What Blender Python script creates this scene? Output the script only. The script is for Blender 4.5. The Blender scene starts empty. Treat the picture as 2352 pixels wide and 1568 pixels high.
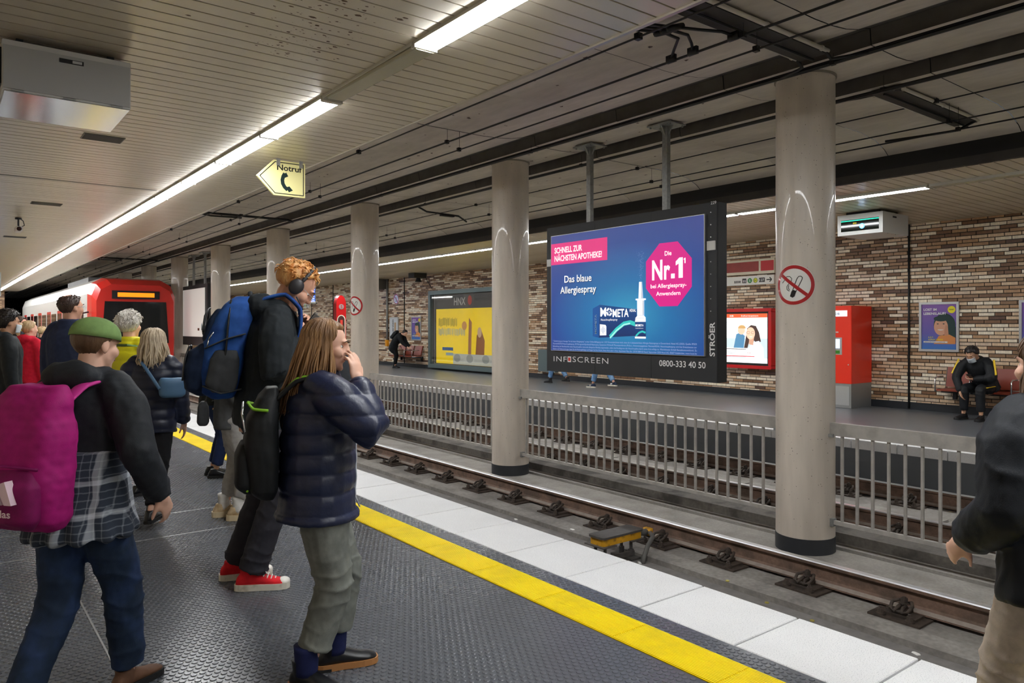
import bpy, bmesh, math, random
import numpy as np
from mathutils import Vector, Matrix

random.seed(7); RNG = np.random.default_rng(7)
SC = bpy.context.scene
COL = SC.collection

# ---------------------------------------------------------------- camera, world, exposure
CAM_H = 1.5
cam_d = bpy.data.cameras.new('camera'); cam = bpy.data.objects.new('camera', cam_d); COL.objects.link(cam)
cam.location = (0, 0, CAM_H)
cam.rotation_euler = (math.radians(90), 0, math.radians(-37.7))
cam_d.sensor_width = 36.0
cam_d.lens = 1712 / 2352 * 36.0
cam_d.shift_y = -(784 - 750) / 2352
cam_d.clip_end = 300; cam_d.clip_start = 0.02
SC.camera = cam
w = bpy.data.worlds.new('world'); SC.world = w; w.use_nodes = True
w.node_tree.nodes['Background'].inputs[0].default_value = (0.75, 0.82, 0.9, 1)
w.node_tree.nodes['Background'].inputs[1].default_value = 0.05
vs = SC.view_settings
vs.view_transform = 'Standard'; vs.look = 'None'; vs.gamma = 1; vs.use_curve_mapping = False
vs.exposure = 1.15
LAMP_STRENGTH = 22.0
SC.cycles.use_denoising = True
SC.cycles.adaptive_threshold = 0.06
SC.cycles.max_bounces = 7; SC.cycles.diffuse_bounces = 5; SC.cycles.glossy_bounces = 4
SC.cycles.sample_clamp_indirect = 8.0

# ---------------------------------------------------------------- materials
MATS = {}
def srgb(h):
    h = h.lstrip('#'); v = [int(h[i:i+2], 16) / 255 for i in (0, 2, 4)]
    return tuple(c / 12.92 if c <= 0.04045 else ((c + 0.055) / 1.055) ** 2.4 for c in v)
def mat(name, color, rough=0.6, metal=0.0, var=0.0, vscale=8.0, bump=0.0, bscale=60.0, spec=0.5, emit=None, es=0.0,
        color2=None, cscale=3.0, clo=0.45, chi=0.6, stretch=(1, 1, 1), rvar=0.0, trans=0.0, coat=0.0):
    """principled material; var = value noise, color2 = patches of a second colour, bump = fine relief"""
    if name in MATS: return MATS[name]
    m = bpy.data.materials.new(name); m.use_nodes = True; MATS[name] = m
    nt = m.node_tree; b = nt.nodes['Principled BSDF']; L = nt.links
    if isinstance(color, str): color = srgb(color)
    if isinstance(color2, str): color2 = srgb(color2)
    b.inputs['Base Color'].default_value = (*color, 1)
    b.inputs['Roughness'].default_value = rough; b.inputs['Metallic'].default_value = metal
    b.inputs['Specular IOR Level'].default_value = spec
    b.inputs['Coat Weight'].default_value = coat
    if trans: b.inputs['Transmission Weight'].default_value = trans
    if emit is not None:
        if isinstance(emit, str): emit = srgb(emit)
        b.inputs['Emission Color'].default_value = (*emit, 1); b.inputs['Emission Strength'].default_value = es
    if var or color2 is not None or bump or rvar:
        tc = nt.nodes.new('ShaderNodeTexCoord'); mp = nt.nodes.new('ShaderNodeMapping')
        mp.inputs['Scale'].default_value = stretch
        L.new(tc.outputs['Object'], mp.inputs['Vector'])
        src = None
        if color2 is not None:
            n = nt.nodes.new('ShaderNodeTexNoise'); n.inputs['Scale'].default_value = cscale; n.inputs['Detail'].default_value = 6
            L.new(mp.outputs[0], n.inputs['Vector'])
            r = nt.nodes.new('ShaderNodeValToRGB'); r.color_ramp.elements[0].position = clo; r.color_ramp.elements[1].position = chi
            r.color_ramp.elements[0].color = (*color, 1); r.color_ramp.elements[1].color = (*color2, 1)
            L.new(n.outputs['Fac'], r.inputs[0]); src = r.outputs[0]
        if var:
            n = nt.nodes.new('ShaderNodeTexNoise'); n.inputs['Scale'].default_value = vscale; n.inputs['Detail'].default_value = 5
            L.new(mp.outputs[0], n.inputs['Vector'])
            mr = nt.nodes.new('ShaderNodeMapRange'); mr.inputs['From Min'].default_value = 0.3; mr.inputs['From Max'].default_value = 0.7
            mr.inputs['To Min'].default_value = 1 - var; mr.inputs['To Max'].default_value = 1 + var
            L.new(n.outputs['Fac'], mr.inputs['Value'])
            hs = nt.nodes.new('ShaderNodeHueSaturation')
            if src is not None: L.new(src, hs.inputs['Color'])
            else: hs.inputs['Color'].default_value = (*color, 1)
            L.new(mr.outputs[0], hs.inputs['Value']); src = hs.outputs[0]
        if src is not None: L.new(src, b.inputs['Base Color'])
        if rvar:
            n = nt.nodes.new('ShaderNodeTexNoise'); n.inputs['Scale'].default_value = vscale * 0.6; n.inputs['Detail'].default_value = 4
            L.new(mp.outputs[0], n.inputs['Vector'])
            mr = nt.nodes.new('ShaderNodeMapRange'); mr.inputs['To Min'].default_value = max(0.02, rough - rvar); mr.inputs['To Max'].default_value = min(1, rough + rvar)
            L.new(n.outputs['Fac'], mr.inputs['Value']); L.new(mr.outputs[0], b.inputs['Roughness'])
        if bump:
            n = nt.nodes.new('ShaderNodeTexNoise'); n.inputs['Scale'].default_value = bscale; n.inputs['Detail'].default_value = 4
            L.new(mp.outputs[0], n.inputs['Vector'])
            bp = nt.nodes.new('ShaderNodeBump'); bp.inputs['Strength'].default_value = bump; bp.inputs['Distance'].default_value = 0.01
            L.new(n.outputs['Fac'], bp.inputs['Height']); L.new(bp.outputs[0], b.inputs['Normal'])
    return m

# ---------------------------------------------------------------- mesh helpers
class MB:
    """collects shapes; build() links them as one mesh object"""
    def __init__(s): s.v = []; s.f = []; s.m = []; s.mi = 0
    def add(s, verts, faces):
        o = len(s.v); s.v.extend([tuple(map(float, p)) for p in verts])
        s.f.extend([tuple(o + i for i in f) for f in faces]); s.m.extend([s.mi] * len(faces)); return s
    def box(s, x0, x1, y0, y1, z0, z1):
        v = [(x0,y0,z0),(x1,y0,z0),(x1,y1,z0),(x0,y1,z0),(x0,y0,z1),(x1,y0,z1),(x1,y1,z1),(x0,y1,z1)]
        return s.add(v, [(0,3,2,1),(4,5,6,7),(0,1,5,4),(1,2,6,5),(2,3,7,6),(3,0,4,7)])
    def cbox(s, cx, cy, cz, sx, sy, sz): return s.box(cx-sx/2, cx+sx/2, cy-sy/2, cy+sy/2, cz-sz/2, cz+sz/2)
    def bbox(s, x0, x1, y0, y1, z0, z1, r=0.01, axis='z', seg=3):
        """box with rounded edges around one axis"""
        def ring(a0, a1, b0, b1):
            P = []
            for cx, cy, st in ((a1-r, b1-r, 0), (a0+r, b1-r, 90), (a0+r, b0+r, 180), (a1-r, b0+r, 270)):
                for k in range(seg + 1):
                    t = math.radians(st + 90*k/seg); P.append((cx + r*math.cos(t), cy + r*math.sin(t)))
            return P
        if axis == 'z': P = ring(x0, x1, y0, y1); v = [(a, b, z0) for a, b in P] + [(a, b, z1) for a, b in P]
        elif axis == 'x': P = ring(y0, y1, z0, z1); v = [(x0, a, b) for a, b in P] + [(x1, a, b) for a, b in P]
        else: P = ring(z0, z1, x0, x1); v = [(b, y0, a) for a, b in P] + [(b, y1, a) for a, b in P]
        n = len(P)
        return s.add(v, [(i, (i+1) % n, n+(i+1) % n, n+i) for i in range(n)] + [tuple(range(n))[::-1], tuple(range(n, 2*n))])
    def tube(s, pts, r, n=8, cap=True, flat=1.0):
        pts = [Vector(p) for p in pts]; N = len(pts)
        rr = r if isinstance(r, (list, tuple)) else [r]*N
        ref = Vector((0, 0, 1))
        t0 = (pts[1]-pts[0]).normalized()
        if abs(t0.z) > 0.9: ref = Vector((1, 0, 0))
        V = []; side = None
        for i, p in enumerate(pts):
            t = (pts[min(i+1, N-1)] - pts[max(i-1, 0)]).normalized()
            if side is None: side = t.cross(ref).normalized()
            else: side = (side - t*side.dot(t)).normalized()
            up = t.cross(side)
            for k in range(n):
                a = 2*math.pi*k/n
                V.append(p + side*(math.cos(a)*rr[i]) + up*(math.sin(a)*rr[i]*flat))
        F = [(i*n+k, i*n+(k+1) % n, (i+1)*n+(k+1) % n, (i+1)*n+k) for i in range(N-1) for k in range(n)]
        if cap: F += [tuple(range(n))[::-1], tuple((N-1)*n+k for k in range(n))]
        return s.add(V, F)
    def cyl(s, p0, p1, r, n=12, r2=None): return s.tube([p0, p1], [r, r if r2 is None else r2], n)
    def lathe(s, prof, cx=0, cy=0, n=24, cap=True):
        V = [(cx + r*math.cos(2*math.pi*k/n), cy + r*math.sin(2*math.pi*k/n), z) for r, z in prof for k in range(n)]
        F = [(i*n+k, i*n+(k+1) % n, (i+1)*n+(k+1) % n, (i+1)*n+k) for i in range(len(prof)-1) for k in range(n)]
        if cap: F += [tuple(range(n))[::-1], tuple((len(prof)-1)*n+k for k in range(n))]
        return s.add(V, F)
    def prism(s, poly, fn, d0, d1):
        """poly 2-D points; fn(u, v, d) -> world"""
        n = len(poly); V = [fn(u, v, d0) for u, v in poly] + [fn(u, v, d1) for u, v in poly]
        return s.add(V, [(i, (i+1) % n, n+(i+1) % n, n+i) for i in range(n)] + [tuple(range(n))[::-1], tuple(range(n, 2*n))])
    def mesh(s, name, mats, smooth=False):
        me = bpy.data.meshes.new(name); me.from_pydata(s.v, [], s.f)
        mats = mats if isinstance(mats, (list, tuple)) else [mats]
        for m in mats: me.materials.append(m)
        if len(mats) > 1: me.polygons.foreach_set('material_index', s.m)
        if smooth: me.polygons.foreach_set('use_smooth', [True]*len(me.polygons))
        bm = bmesh.new(); bm.from_mesh(me); bmesh.ops.recalc_face_normals(bm, faces=bm.faces); bm.to_mesh(me); bm.free()
        me.update(); return me
    def build(s, name, mats, parent=None, smooth=False, **tags):
        return link(name, s.mesh(name, mats, smooth), parent, **tags)
def link(name, data, parent=None, loc=None, label=None, cat=None, group=None, kind=None):
    o = bpy.data.objects.new(name, data); COL.objects.link(o)
    if parent is not None: o.parent = parent
    if loc is not None: o.location = loc
    if label: o['label'] = label
    if cat: o['category'] = cat
    if group: o['group'] = group
    if kind: o['kind'] = kind
    return o
def empty(name, label, cat, loc=(0, 0, 0), rz=0.0, group=None, kind=None):
    o = link(name, None, None, loc, label, cat, group, kind); o.rotation_euler = (0, 0, rz); o.empty_display_size = 0.1
    return o
def autosmooth(o, ang=40):
    me = o.data
    me.polygons.foreach_set('use_smooth', [True]*len(me.polygons)); me.set_sharp_from_angle(angle=math.radians(ang)); return o
def copy_tree(o, parent=None):
    c = o.copy(); COL.objects.link(c); c.parent = parent
    for ch in o.children: copy_tree(ch, c)
    return c
ORD = ['first','second','third','fourth','fifth','sixth','seventh','eighth','ninth','tenth','eleventh','twelfth','thirteenth','fourteenth','fifteenth','sixteenth','seventeenth','eighteenth','nineteenth','twentieth',
       'twenty-first','twenty-second','twenty-third','twenty-fourth','twenty-fifth','twenty-sixth','twenty-seventh','twenty-eighth','twenty-ninth','thirtieth','thirty-first','thirty-second']

# a small side scene for evaluating text and modifiers without updating the whole station
WORK = bpy.data.scenes.new('work')
def evaluated_mesh(o):
    WORK.collection.objects.link(o); vl = WORK.view_layers[0]; vl.update(); dg = vl.depsgraph; dg.update()
    me = bpy.data.meshes.new_from_object(o.evaluated_get(dg), preserve_all_data_layers=False, depsgraph=dg)
    WORK.collection.objects.unlink(o); return me

# flat print on a face: fn(u, v, d) maps print coordinates to space, d = distance off the face
_txt = {}
def text_shape(t, bold=0.0, spacing=1.0):
    key = (t, bold, spacing)
    if key in _txt: return _txt[key]
    cu = bpy.data.curves.new('lettering', 'FONT'); cu.body = t; cu.size = 1.0; cu.align_x = 'LEFT'; cu.resolution_u = 3
    cu.offset = bold; cu.space_character = spacing
    o = bpy.data.objects.new('lettering', cu)
    me = evaluated_mesh(o)
    V = np.zeros(len(me.vertices)*3); me.vertices.foreach_get('co', V); V = V.reshape(-1, 3)[:, :2].copy()
    F = [tuple(p.vertices) for p in me.polygons]
    bpy.data.objects.remove(o); bpy.data.curves.remove(cu); bpy.data.meshes.remove(me)
    _txt[key] = (V, F); return V, F
def lettering(parent, fn, t, u, v, h, m, d=0.004, width=None, align='l', bold=0.0, vertical=False, spacing=1.0, name='lettering', sx=1.0, mb=None):
    """text with cap height h at (u, v); width squeezes it"""
    V, F = text_shape(t, bold, spacing)
    if len(V) == 0: return None
    k = h / 0.73
    x = (V[:, 0] - V[:, 0].min()) * k * sx; y = V[:, 1] * k
    w_ = x.max()
    if width: x *= width / w_; w_ = width
    if align == 'c': x = x - w_/2
    elif align == 'r': x = x - w_
    B = mb or MB()
    if vertical: B.add([fn(u - b, v + a, d) for a, b in zip(x, y)], F)
    else: B.add([fn(u + a, v + b, d) for a, b in zip(x, y)], F)
    if mb: return None
    return B.build(name, m, parent)
def disc(u, v, r, n=32, ry=None, a0=0, a1=360):
    ry = ry or r
    return [(u + r*math.cos(math.radians(a0+(a1-a0)*k/n)), v + ry*math.sin(math.radians(a0+(a1-a0)*k/n))) for k in range(n if a1-a0 == 360 else n+1)]
def rect(u0, v0, u1, v1): return [(u0, v0), (u1, v0), (u1, v1), (u0, v1)]
def printed(parent, fn, poly, m, d=0.002, name='print'):
    B = MB(); B.add([fn(u, v, d) for u, v in poly], [tuple(range(len(poly)))])
    return B.build(name, m, parent)
def stroke(pts, w):
    """2-D polyline -> outline polygon of width w"""
    L = []; R = []
    for i, p in enumerate(pts):
        a = pts[max(i-1, 0)]; b = pts[min(i+1, len(pts)-1)]
        tx, ty = b[0]-a[0], b[1]-a[1]; n = math.hypot(tx, ty) or 1; nx, ny = -ty/n*w/2, tx/n*w/2
        L.append((p[0]+nx, p[1]+ny)); R.append((p[0]-nx, p[1]-ny))
    return L, R
def stroke_mb(B, pts, w, fn, d):
    L, R = stroke(pts, w); n = len(L)
    B.add([fn(u, v, d) for u, v in L] + [fn(u, v, d) for u, v in R], [(i, i+1, n+i+1, n+i) for i in range(n-1)])
def gradient_mat(name, stops, kind='radial', center=(0.5, 0.5), scale=(1, 1), rough=0.35, emit=0.0, coords='Generated', axes=(1, 2)):
    """printed or shown picture ground: a colour gradient that is part of the artwork"""
    m = bpy.data.materials.new(name); m.use_nodes = True; nt = m.node_tree; b = nt.nodes['Principled BSDF']; L = nt.links
    tc = nt.nodes.new('ShaderNodeTexCoord'); sp = nt.nodes.new('ShaderNodeSeparateXYZ'); L.new(tc.outputs[coords], sp.inputs[0])
    def mth(op, a, bb):
        n = nt.nodes.new('ShaderNodeMath'); n.operation = op
        for i, x in enumerate((a, bb)):
            if x is None: continue
            if isinstance(x, (int, float)): n.inputs[i].default_value = x
            else: L.new(x, n.inputs[i])
        return n.outputs[0]
    u, v = sp.outputs[axes[0]], sp.outputs[axes[1]]
    if kind == 'radial':
        du = mth('MULTIPLY', mth('SUBTRACT', u, center[0]), scale[0]); dv = mth('MULTIPLY', mth('SUBTRACT', v, center[1]), scale[1])
        f = mth('SQRT', mth('ADD', mth('MULTIPLY', du, du), mth('MULTIPLY', dv, dv)), None)
    elif kind == 'u': f = u
    else: f = v
    r = nt.nodes.new('ShaderNodeValToRGB'); el = r.color_ramp.elements
    while len(el) < len(stops): el.new(0.5)
    for e, (p, c) in zip(el, stops): e.position = p; e.color = (*srgb(c), 1)
    L.new(f, r.inputs[0]); L.new(r.outputs[0], b.inputs['Base Color']); b.inputs['Roughness'].default_value = rough
    if emit: L.new(r.outputs[0], b.inputs['Emission Color']); b.inputs['Emission Strength'].default_value = emit
    return m
# ================================================================ THE STATION SHELL
# X = across the tracks, Y = along the tracks towards the tunnel, Z = up; near platform top at z = 0
Y0, Y1 = -6.0, 48.0
EDGE = 3.52; FEDGE = 9.65; FWALL = 14.05; NWALL = -0.95
RAILZ = -0.36; MIDX = 6.45; SLZ = 3.37; FSLZ = 3.36; CEIL = 3.82
PITCH = 0.146; MOD = 1.46

rubber = mat('rubber_floor', '#55585e', 0.27, var=0.14, vscale=2.0, bump=0.05, bscale=200, rvar=0.1)
rubber_stud = mat('rubber_stud', '#5c5f65', 0.25, var=0.12, vscale=5)
slab_m = mat('white_terrazzo', '#e2e2e2', 0.5, color2='#b4b5b8', cscale=190, clo=0.56, chi=0.66, var=0.05, vscale=2)
yellow_m = mat('yellow_tactile', '#ffe600', 0.45, color2='#d9c32e', cscale=2.2, clo=0.5, chi=0.75, var=0.06, vscale=5)
bed_m = mat('track_bed_concrete', '#8c8781', 0.85, color2='#6f6a65', cscale=2.5, clo=0.4, chi=0.65, var=0.18, vscale=25, bump=0.25, bscale=90)
bed_dark = mat('track_bed_dark', '#787471', 0.8, var=0.15, vscale=12, bump=0.15, bscale=90)
bed_light = mat('track_bed_light', '#9a958f', 0.85, color2='#807b75', cscale=3.2, clo=0.4, chi=0.7, var=0.12, vscale=40, bump=0.25, bscale=120)
soot = mat('soot_black', '#1b1a1a', 0.8, var=0.2, vscale=10)
slat_m = mat('ceiling_slat_metal', '#cfc5b2', 0.33, metal=0.3, var=0.04, vscale=2.0, color2='#c4b9a3', cscale=0.6)
gap_m = mat('ceiling_void', '#0e0d0c', 0.9)
trim_m = mat('ceiling_trim_metal', '#b9b1a4', 0.35, metal=0.6)
conc_c = mat('ceiling_concrete', '#cdc4b9', 0.7, color2='#b1a89c', cscale=1.2, clo=0.35, chi=0.7, var=0.08, vscale=14, bump=0.08, bscale=60, stretch=(1, 0.35, 1))
black_m = mat('black_fascia', '#16181b', 0.6, var=0.1)
brown_m = mat('brown_fascia', '#3d3936', 0.7, var=0.2, vscale=4)
dark_m = mat('dark_steel', '#222326', 0.55, metal=0.2)
pale_conc = mat('pale_tunnel_concrete', '#57534e', 0.9, var=0.2, vscale=3)
tunnel_m = mat('tunnel_concrete', '#1c1b1b', 0.9, var=0.2, vscale=1)
galv = mat('galvanised_steel', '#989a99', 0.45, metal=0.5, var=0.15, vscale=30)

# ---- platform floors
def stud_bump(m, pitch=0.036, strength=0.6):
    # relief of the same studs where they are too far away to tell apart
    nt = m.node_tree; L = nt.links; tc = nt.nodes.new('ShaderNodeTexCoord'); v = nt.nodes.new('ShaderNodeTexVoronoi'); v.inputs['Scale'].default_value = 1/pitch; v.inputs['Randomness'].default_value = 0.0
    L.new(tc.outputs['Object'], v.inputs['Vector']); r = nt.nodes.new('ShaderNodeMapRange'); r.inputs['From Min'].default_value = 0.32; r.inputs['From Max'].default_value = 0.4; r.inputs['To Min'].default_value = 1; r.inputs['To Max'].default_value = 0
    L.new(v.outputs['Distance'], r.inputs['Value']); b = nt.nodes.new('ShaderNodeBump'); b.inputs['Strength'].default_value = strength; b.inputs['Distance'].default_value = 0.003
    L.new(r.outputs[0], b.inputs['Height']); L.new(b.outputs[0], nt.nodes['Principled BSDF'].inputs['Normal'])
rubber_b = mat('rubber_floor_beyond', '#575a60', 0.36, var=0.14, vscale=2.0, rvar=0.1); stud_bump(rubber_b, strength=1.0)
B = MB(); B.box(NWALL - 0.1, 2.58, Y0, 14.0, -0.9, -0.003); B.mi = 1; B.box(NWALL - 0.1, 2.58, 14.0, Y1, -0.9, -0.003); B.mi = 0; B.box(2.58, 2.835, Y0, Y1, -0.9, -0.02); B.box(2.835, 2.975, Y0, Y1, -0.9, -0.003); B.box(2.975, EDGE - 0.08, Y0, Y1, -0.9, -0.03)
floor = B.build('floor', [rubber, rubber_b], kind='structure')
def slab_mesh(wx, ly, top=0.0, th=0.12):
    b = MB(); g = 0.006; c = 0.004
    b.box(g, wx, g, ly - g, -th, top - c)
    v = [(g, g, top-c), (wx, g, top-c), (wx, ly-g, top-c), (g, ly-g, top-c), (g+c, g+c, top), (wx-c, g+c, top), (wx-c, ly-g-c, top), (g+c, ly-g-c, top)]
    b.add(v, [(4, 5, 6, 7), (0, 1, 5, 4), (1, 2, 6, 5), (2, 3, 7, 6), (3, 0, 4, 7)])
    return b.mesh('slab', slab_m)
SLAB = slab_mesh(EDGE - 2.975, 0.6)
for k in range(-3, 75):
    link('slab', SLAB, floor, (2.975, 0.34 + 0.6*k, random.uniform(-0.002, 0.001)))
b = MB(); n = 20
for i in range(n):
    x = 0.006 + i*(0.243/n); b.box(x, x + 0.0075, 0.003, 0.597, 0.0, 0.006)
b.box(0.002, 0.253, 0.002, 0.598, -0.018, 0.0015)
TACT = b.mesh('tactile_tile', yellow_m)
for k in range(-3, 75):
    link('tactile_tile', TACT, floor, (2.58, 0.15 + 0.6*k, 0))
B = MB()
for y in (5.72, 6.42): B.box(NWALL, 2.57, y, y + 0.012, -0.003, 0.0012)
B.box(0.62, 0.628, Y0, 5.7, -0.003, 0.0008)
B.build('seam_strip', mat('seam_strip_grey', '#a3a4a6', 0.4, metal=0.3), floor)
# raised round studs of the rubber flooring (nobody could count them)
a = 0.036
pts = []
for (x0, x1, yy0, yy1) in ((NWALL + 0.02, 2.565, 1.2, 14.0), (2.85, 2.965, 1.2, 14.0)):
    nx = int((x1 - x0)/a); ny = int((yy1 - yy0)/(a*0.866))
    for j in range(ny):
        for i in range(nx): pts.append((x0 + (i + 0.5*(j % 2))*a + 0.01, yy0 + j*a*0.866, -0.0028))
me = bpy.data.meshes.new('floor_studs'); me.from_pydata(pts, [], []); me.materials.append(rubber_stud)
studs = link('floor_studs', me, floor, kind='stuff')
ng = bpy.data.node_groups.new('studs', 'GeometryNodeTree')
ng.interface.new_socket('Geometry', in_out='INPUT', socket_type='NodeSocketGeometry'); ng.interface.new_socket('Geometry', in_out='OUTPUT', socket_type='NodeSocketGeometry')
gi = ng.nodes.new('NodeGroupInput'); go = ng.nodes.new('NodeGroupOutput'); ip = ng.nodes.new('GeometryNodeInstanceOnPoints')
cn = ng.nodes.new('GeometryNodeMeshCone'); cn.inputs['Vertices'].default_value = 12; cn.inputs['Radius Top'].default_value = 0.0115; cn.inputs['Radius Bottom'].default_value = 0.0138; cn.inputs['Depth'].default_value = 0.0032
sm = ng.nodes.new('GeometryNodeSetMaterial'); sm.inputs['Material'].default_value = rubber_stud
ng.links.new(gi.outputs[0], ip.inputs['Points']); ng.links.new(cn.outputs['Mesh'], sm.inputs[0]); ng.links.new(sm.outputs[0], ip.inputs['Instance']); ng.links.new(ip.outputs[0], go.inputs[0])
studs.modifiers.new('studs', 'NODES').node_group = ng

B = MB(); B.box(FEDGE + 0.08, FWALL + 0.1, Y0, Y1, -0.9, -0.003); B.box(FEDGE + 0.015, FEDGE + 0.08, Y0, Y1, -0.9, -0.12)
ffloor = B.build('floor_opposite_platform', mat('rubber_floor_far', '#5f6367', 0.3, var=0.06, vscale=1.5, bump=0.04, bscale=120, rvar=0.03), kind='structure')
FS = slab_mesh(0.5, 0.6)
for k in range(0, 70):
    link('slab', FS, ffloor, (FEDGE, 0.3 + 0.6*k, 0.003))
B = MB(); B.box(FEDGE + 0.62, FEDGE + 0.88, Y0, Y1, -0.01, 0.004); B.build('tactile_strip', yellow_m, ffloor)
B = MB(); B.box(EDGE - 0.09, EDGE - 0.05, Y0, Y1, -0.62, -0.12); B.build('wall_platform_edge', soot, kind='structure')
B = MB(); B.box(FEDGE + 0.02, FEDGE + 0.06, Y0, Y1, -0.62, -0.12)
B.build('wall_opposite_platform_edge', mat('platform_face_dark', '#3b3833', 0.85, color2='#23211f', cscale=1.6, var=0.2), kind='structure')

# ---- track bed
B = MB(); B.box(EDGE - 0.1, FEDGE + 0.1, Y0, 74, -1.0, -0.60)
B.mi = 1; B.box(5.04, 5.95, Y0, 74, -0.7, -0.555)
B.mi = 2; B.box(5.95, 6.62, Y0, 74, -0.7, -0.57); B.box(6.70, 6.84, Y0, 74, -0.7, -0.565)
B.mi = 1; B.box(7.15, 8.15, Y0, 74, -0.7, -0.555); B.box(8.45, 9.3, Y0, 74, -0.7, -0.555)
B.build('floor_track_bed', [bed_dark, bed_m, bed_light], kind='structure')
B = MB(); B.box(6.84, 7.15, Y0, 74, -0.7, -0.47)
B.build('kerb', mat('kerb_concrete', '#6d6862', 0.85, color2='#45413d', cscale=3, var=0.15, vscale=30, bump=0.2), kind='structure')
# slabs of broken fill between the rails of the opposite track
B = MB()
yy = 1.0
while yy < 30:
    B.box(8.16, 8.44, yy, yy + 2.35, -0.6, -0.53); yy += 2.4
B.build('floor_track_fill', bed_light, kind='structure')

# ---- rails with their fastenings
rail_rust = mat('rail_rust', '#70584a', 0.8, color2='#57463b', cscale=6, var=0.15, vscale=40, bump=0.25, bscale=120)
rail_top = mat('rail_running_steel', '#e8eaec', 0.3, metal=0.9)
iron = mat('fastening_iron', '#4d423a', 0.7, metal=0.25, color2='#3a322c', cscale=12, bump=0.3, bscale=120)
def rail_prof():
    h = RAILZ + 0.53
    return [(-0.062, 0), (0.062, 0), (0.062, 0.012), (0.02, 0.028), (0.009, 0.045), (0.009, h-0.045), (0.034, h-0.03), (0.035, h-0.008), (0.028, h), (-0.028, h), (-0.035, h-0.008), (-0.034, h-0.03), (-0.009, h-0.045), (-0.009, 0.045), (-0.02, 0.028), (-0.062, 0.012)]
def clip_meshes():
    b = MB()   # base plate
    b.box(-0.26, 0.26, -0.18, 0.18, 0, 0.014); b.box(-0.2, 0.2, -0.125, 0.125, 0.014, 0.03)
    plate = b.mesh('base_plate', iron)
    b = MB()   # spring clip: double loop with bolt and nut, on the near side of the rail
    for s_ in (-1, 1):
        P = [(-0.05, s_*0.02, 0.085), (-0.075, s_*0.045, 0.10), (-0.12, s_*0.07, 0.09), (-0.17, s_*0.06, 0.055), (-0.185, s_*0.03, 0.05), (-0.15, s_*0.018, 0.07), (-0.105, s_*0.02, 0.075)]
        b.tube(P, 0.0125, 7)
    b.box(-0.175, -0.06, -0.05, 0.05, 0.03, 0.055)
    clip = b.mesh('spring_clip', iron, True)
    b = MB(); b.cyl((-0.09, 0, 0.03), (-0.09, 0, 0.135), 0.013, 8); b.cyl((-0.09, 0, 0.095), (-0.09, 0, 0.125), 0.026, 6)
    b.cyl((-0.09, 0, 0.088), (-0.09, 0, 0.096), 0.036, 10)
    bolt = b.mesh('bolt', iron)
    b = MB(); b.cyl((0, 0, 0.014), (0, 0, 0.026), 0.034, 10); b.cyl((0, 0, 0.026), (0, 0, 0.056), 0.024, 6, 0.02); b.cyl((0, 0, 0.056), (0, 0, 0.07), 0.014, 4)
    screw = b.mesh('screw', iron)
    return plate, clip, bolt, screw
PLATE, CLIP, BOLT, SCREW = clip_meshes()
def rail(x, label, y_from, y_to, both=True):
    P = rail_prof(); b = MB(); n = len(P)
    V = [(px, Y0, pz) for px, pz in P] + [(px, 74, pz) for px, pz in P]
    for i in range(n):
        b.mi = 1 if i in (7, 8, 9) else (2 if i in (2, 14) else 0)
        b.add([V[i], V[(i+1) % n], V[n+(i+1) % n], V[n+i]], [(0, 1, 2, 3)])
    o = b.build('rail', [rail_rust, rail_top, mat('rail_foot_dust', '#8a7f76', 0.85, var=0.15, vscale=20)], label=label, cat='rail', group='rails of the two tracks'); o.location = (x, 0, -0.53)
    autosmooth(o, 35)
    y = 2.78 + random.uniform(-0.3, 0.1)
    k = 0
    while y < y_to:
        if y > y_from:
            f = link('fastening', PLATE, o, (0, y, -0.024)); f.rotation_euler = (0, 0, random.uniform(-0.03, 0.03))
            for s_ in ((0, math.pi) if both else (0,)):
                c = link('spring_clip', CLIP, f); c.rotation_euler = (0, 0, s_)
                c = link('bolt', BOLT, f); c.rotation_euler = (0, 0, s_)
            for sx, sy in ((-0.225, -0.1), (-0.225, 0.1)):
                link('screw', SCREW, f, (sx, sy, 0))
        y += 0.742; k += 1
    return o
rail(5.54, 'rusty brown rail with a shiny head, nearest visible one beside the white platform slabs', 1.3, 20)
rail(5.54 - 1.435, 'rail sunk out of sight right under the white platform edge', 100, 99)
rail(7.55, 'rusty rail just behind the row of grey railings', 1.5, 20)
rail(8.985, 'rusty rail along the foot of the opposite platform', 2.5, 20)

# ---- near slatted ceiling
def slat_ceiling(name, x0, x1, z, ymin, ymax, n_single, y_first):
    b = MB(); b.box(x0, x1, Y0, Y1, z + 0.075, z + 0.11)
    root = b.build(name, gap_m, kind='structure')
    b = MB(); g = 0.0065; y_a, y_b = g, PITCH - g
    P = [(y_a, z + 0.03), (y_a, z + 0.001), (y_a + 0.0012, z), (y_b - 0.0012, z), (y_b, z + 0.001), (y_b, z + 0.03)]
    V = [(x0, y, zz) for y, zz in P] + [(x1, y, zz) for y, zz in P]; n = len(P)
    b.add(V, [(i, i+1, n+i+1, n+i) for i in range(n-1)])
    me = b.mesh('slat', slat_m)
    k0 = int(round((y_first) / PITCH)); total = int((ymax - y_first)/PITCH)
    rest = MB()
    for k in range(total):
        y = y_first + k*PITCH
        if k < n_single: link('slat', me, root, (0, y, random.uniform(-0.0006, 0.0006)))
        else: rest.add([(v[0], v[1] + y, v[2]) for v in V], [(i, i+1, n+i+1, n+i) for i in range(n-1)])
    yb = y_first
    while yb > ymin:
        yb -= PITCH; rest.add([(v[0], v[1] + yb, v[2]) for v in V], [(i, i+1, n+i+1, n+i) for i in range(n-1)])
    rest.build('slats', slat_m, root, kind='stuff')
    return root
ceil_near = slat_ceiling('ceiling', NWALL, 3.46, SLZ, Y0, Y1, 250, 2.012)
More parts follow.
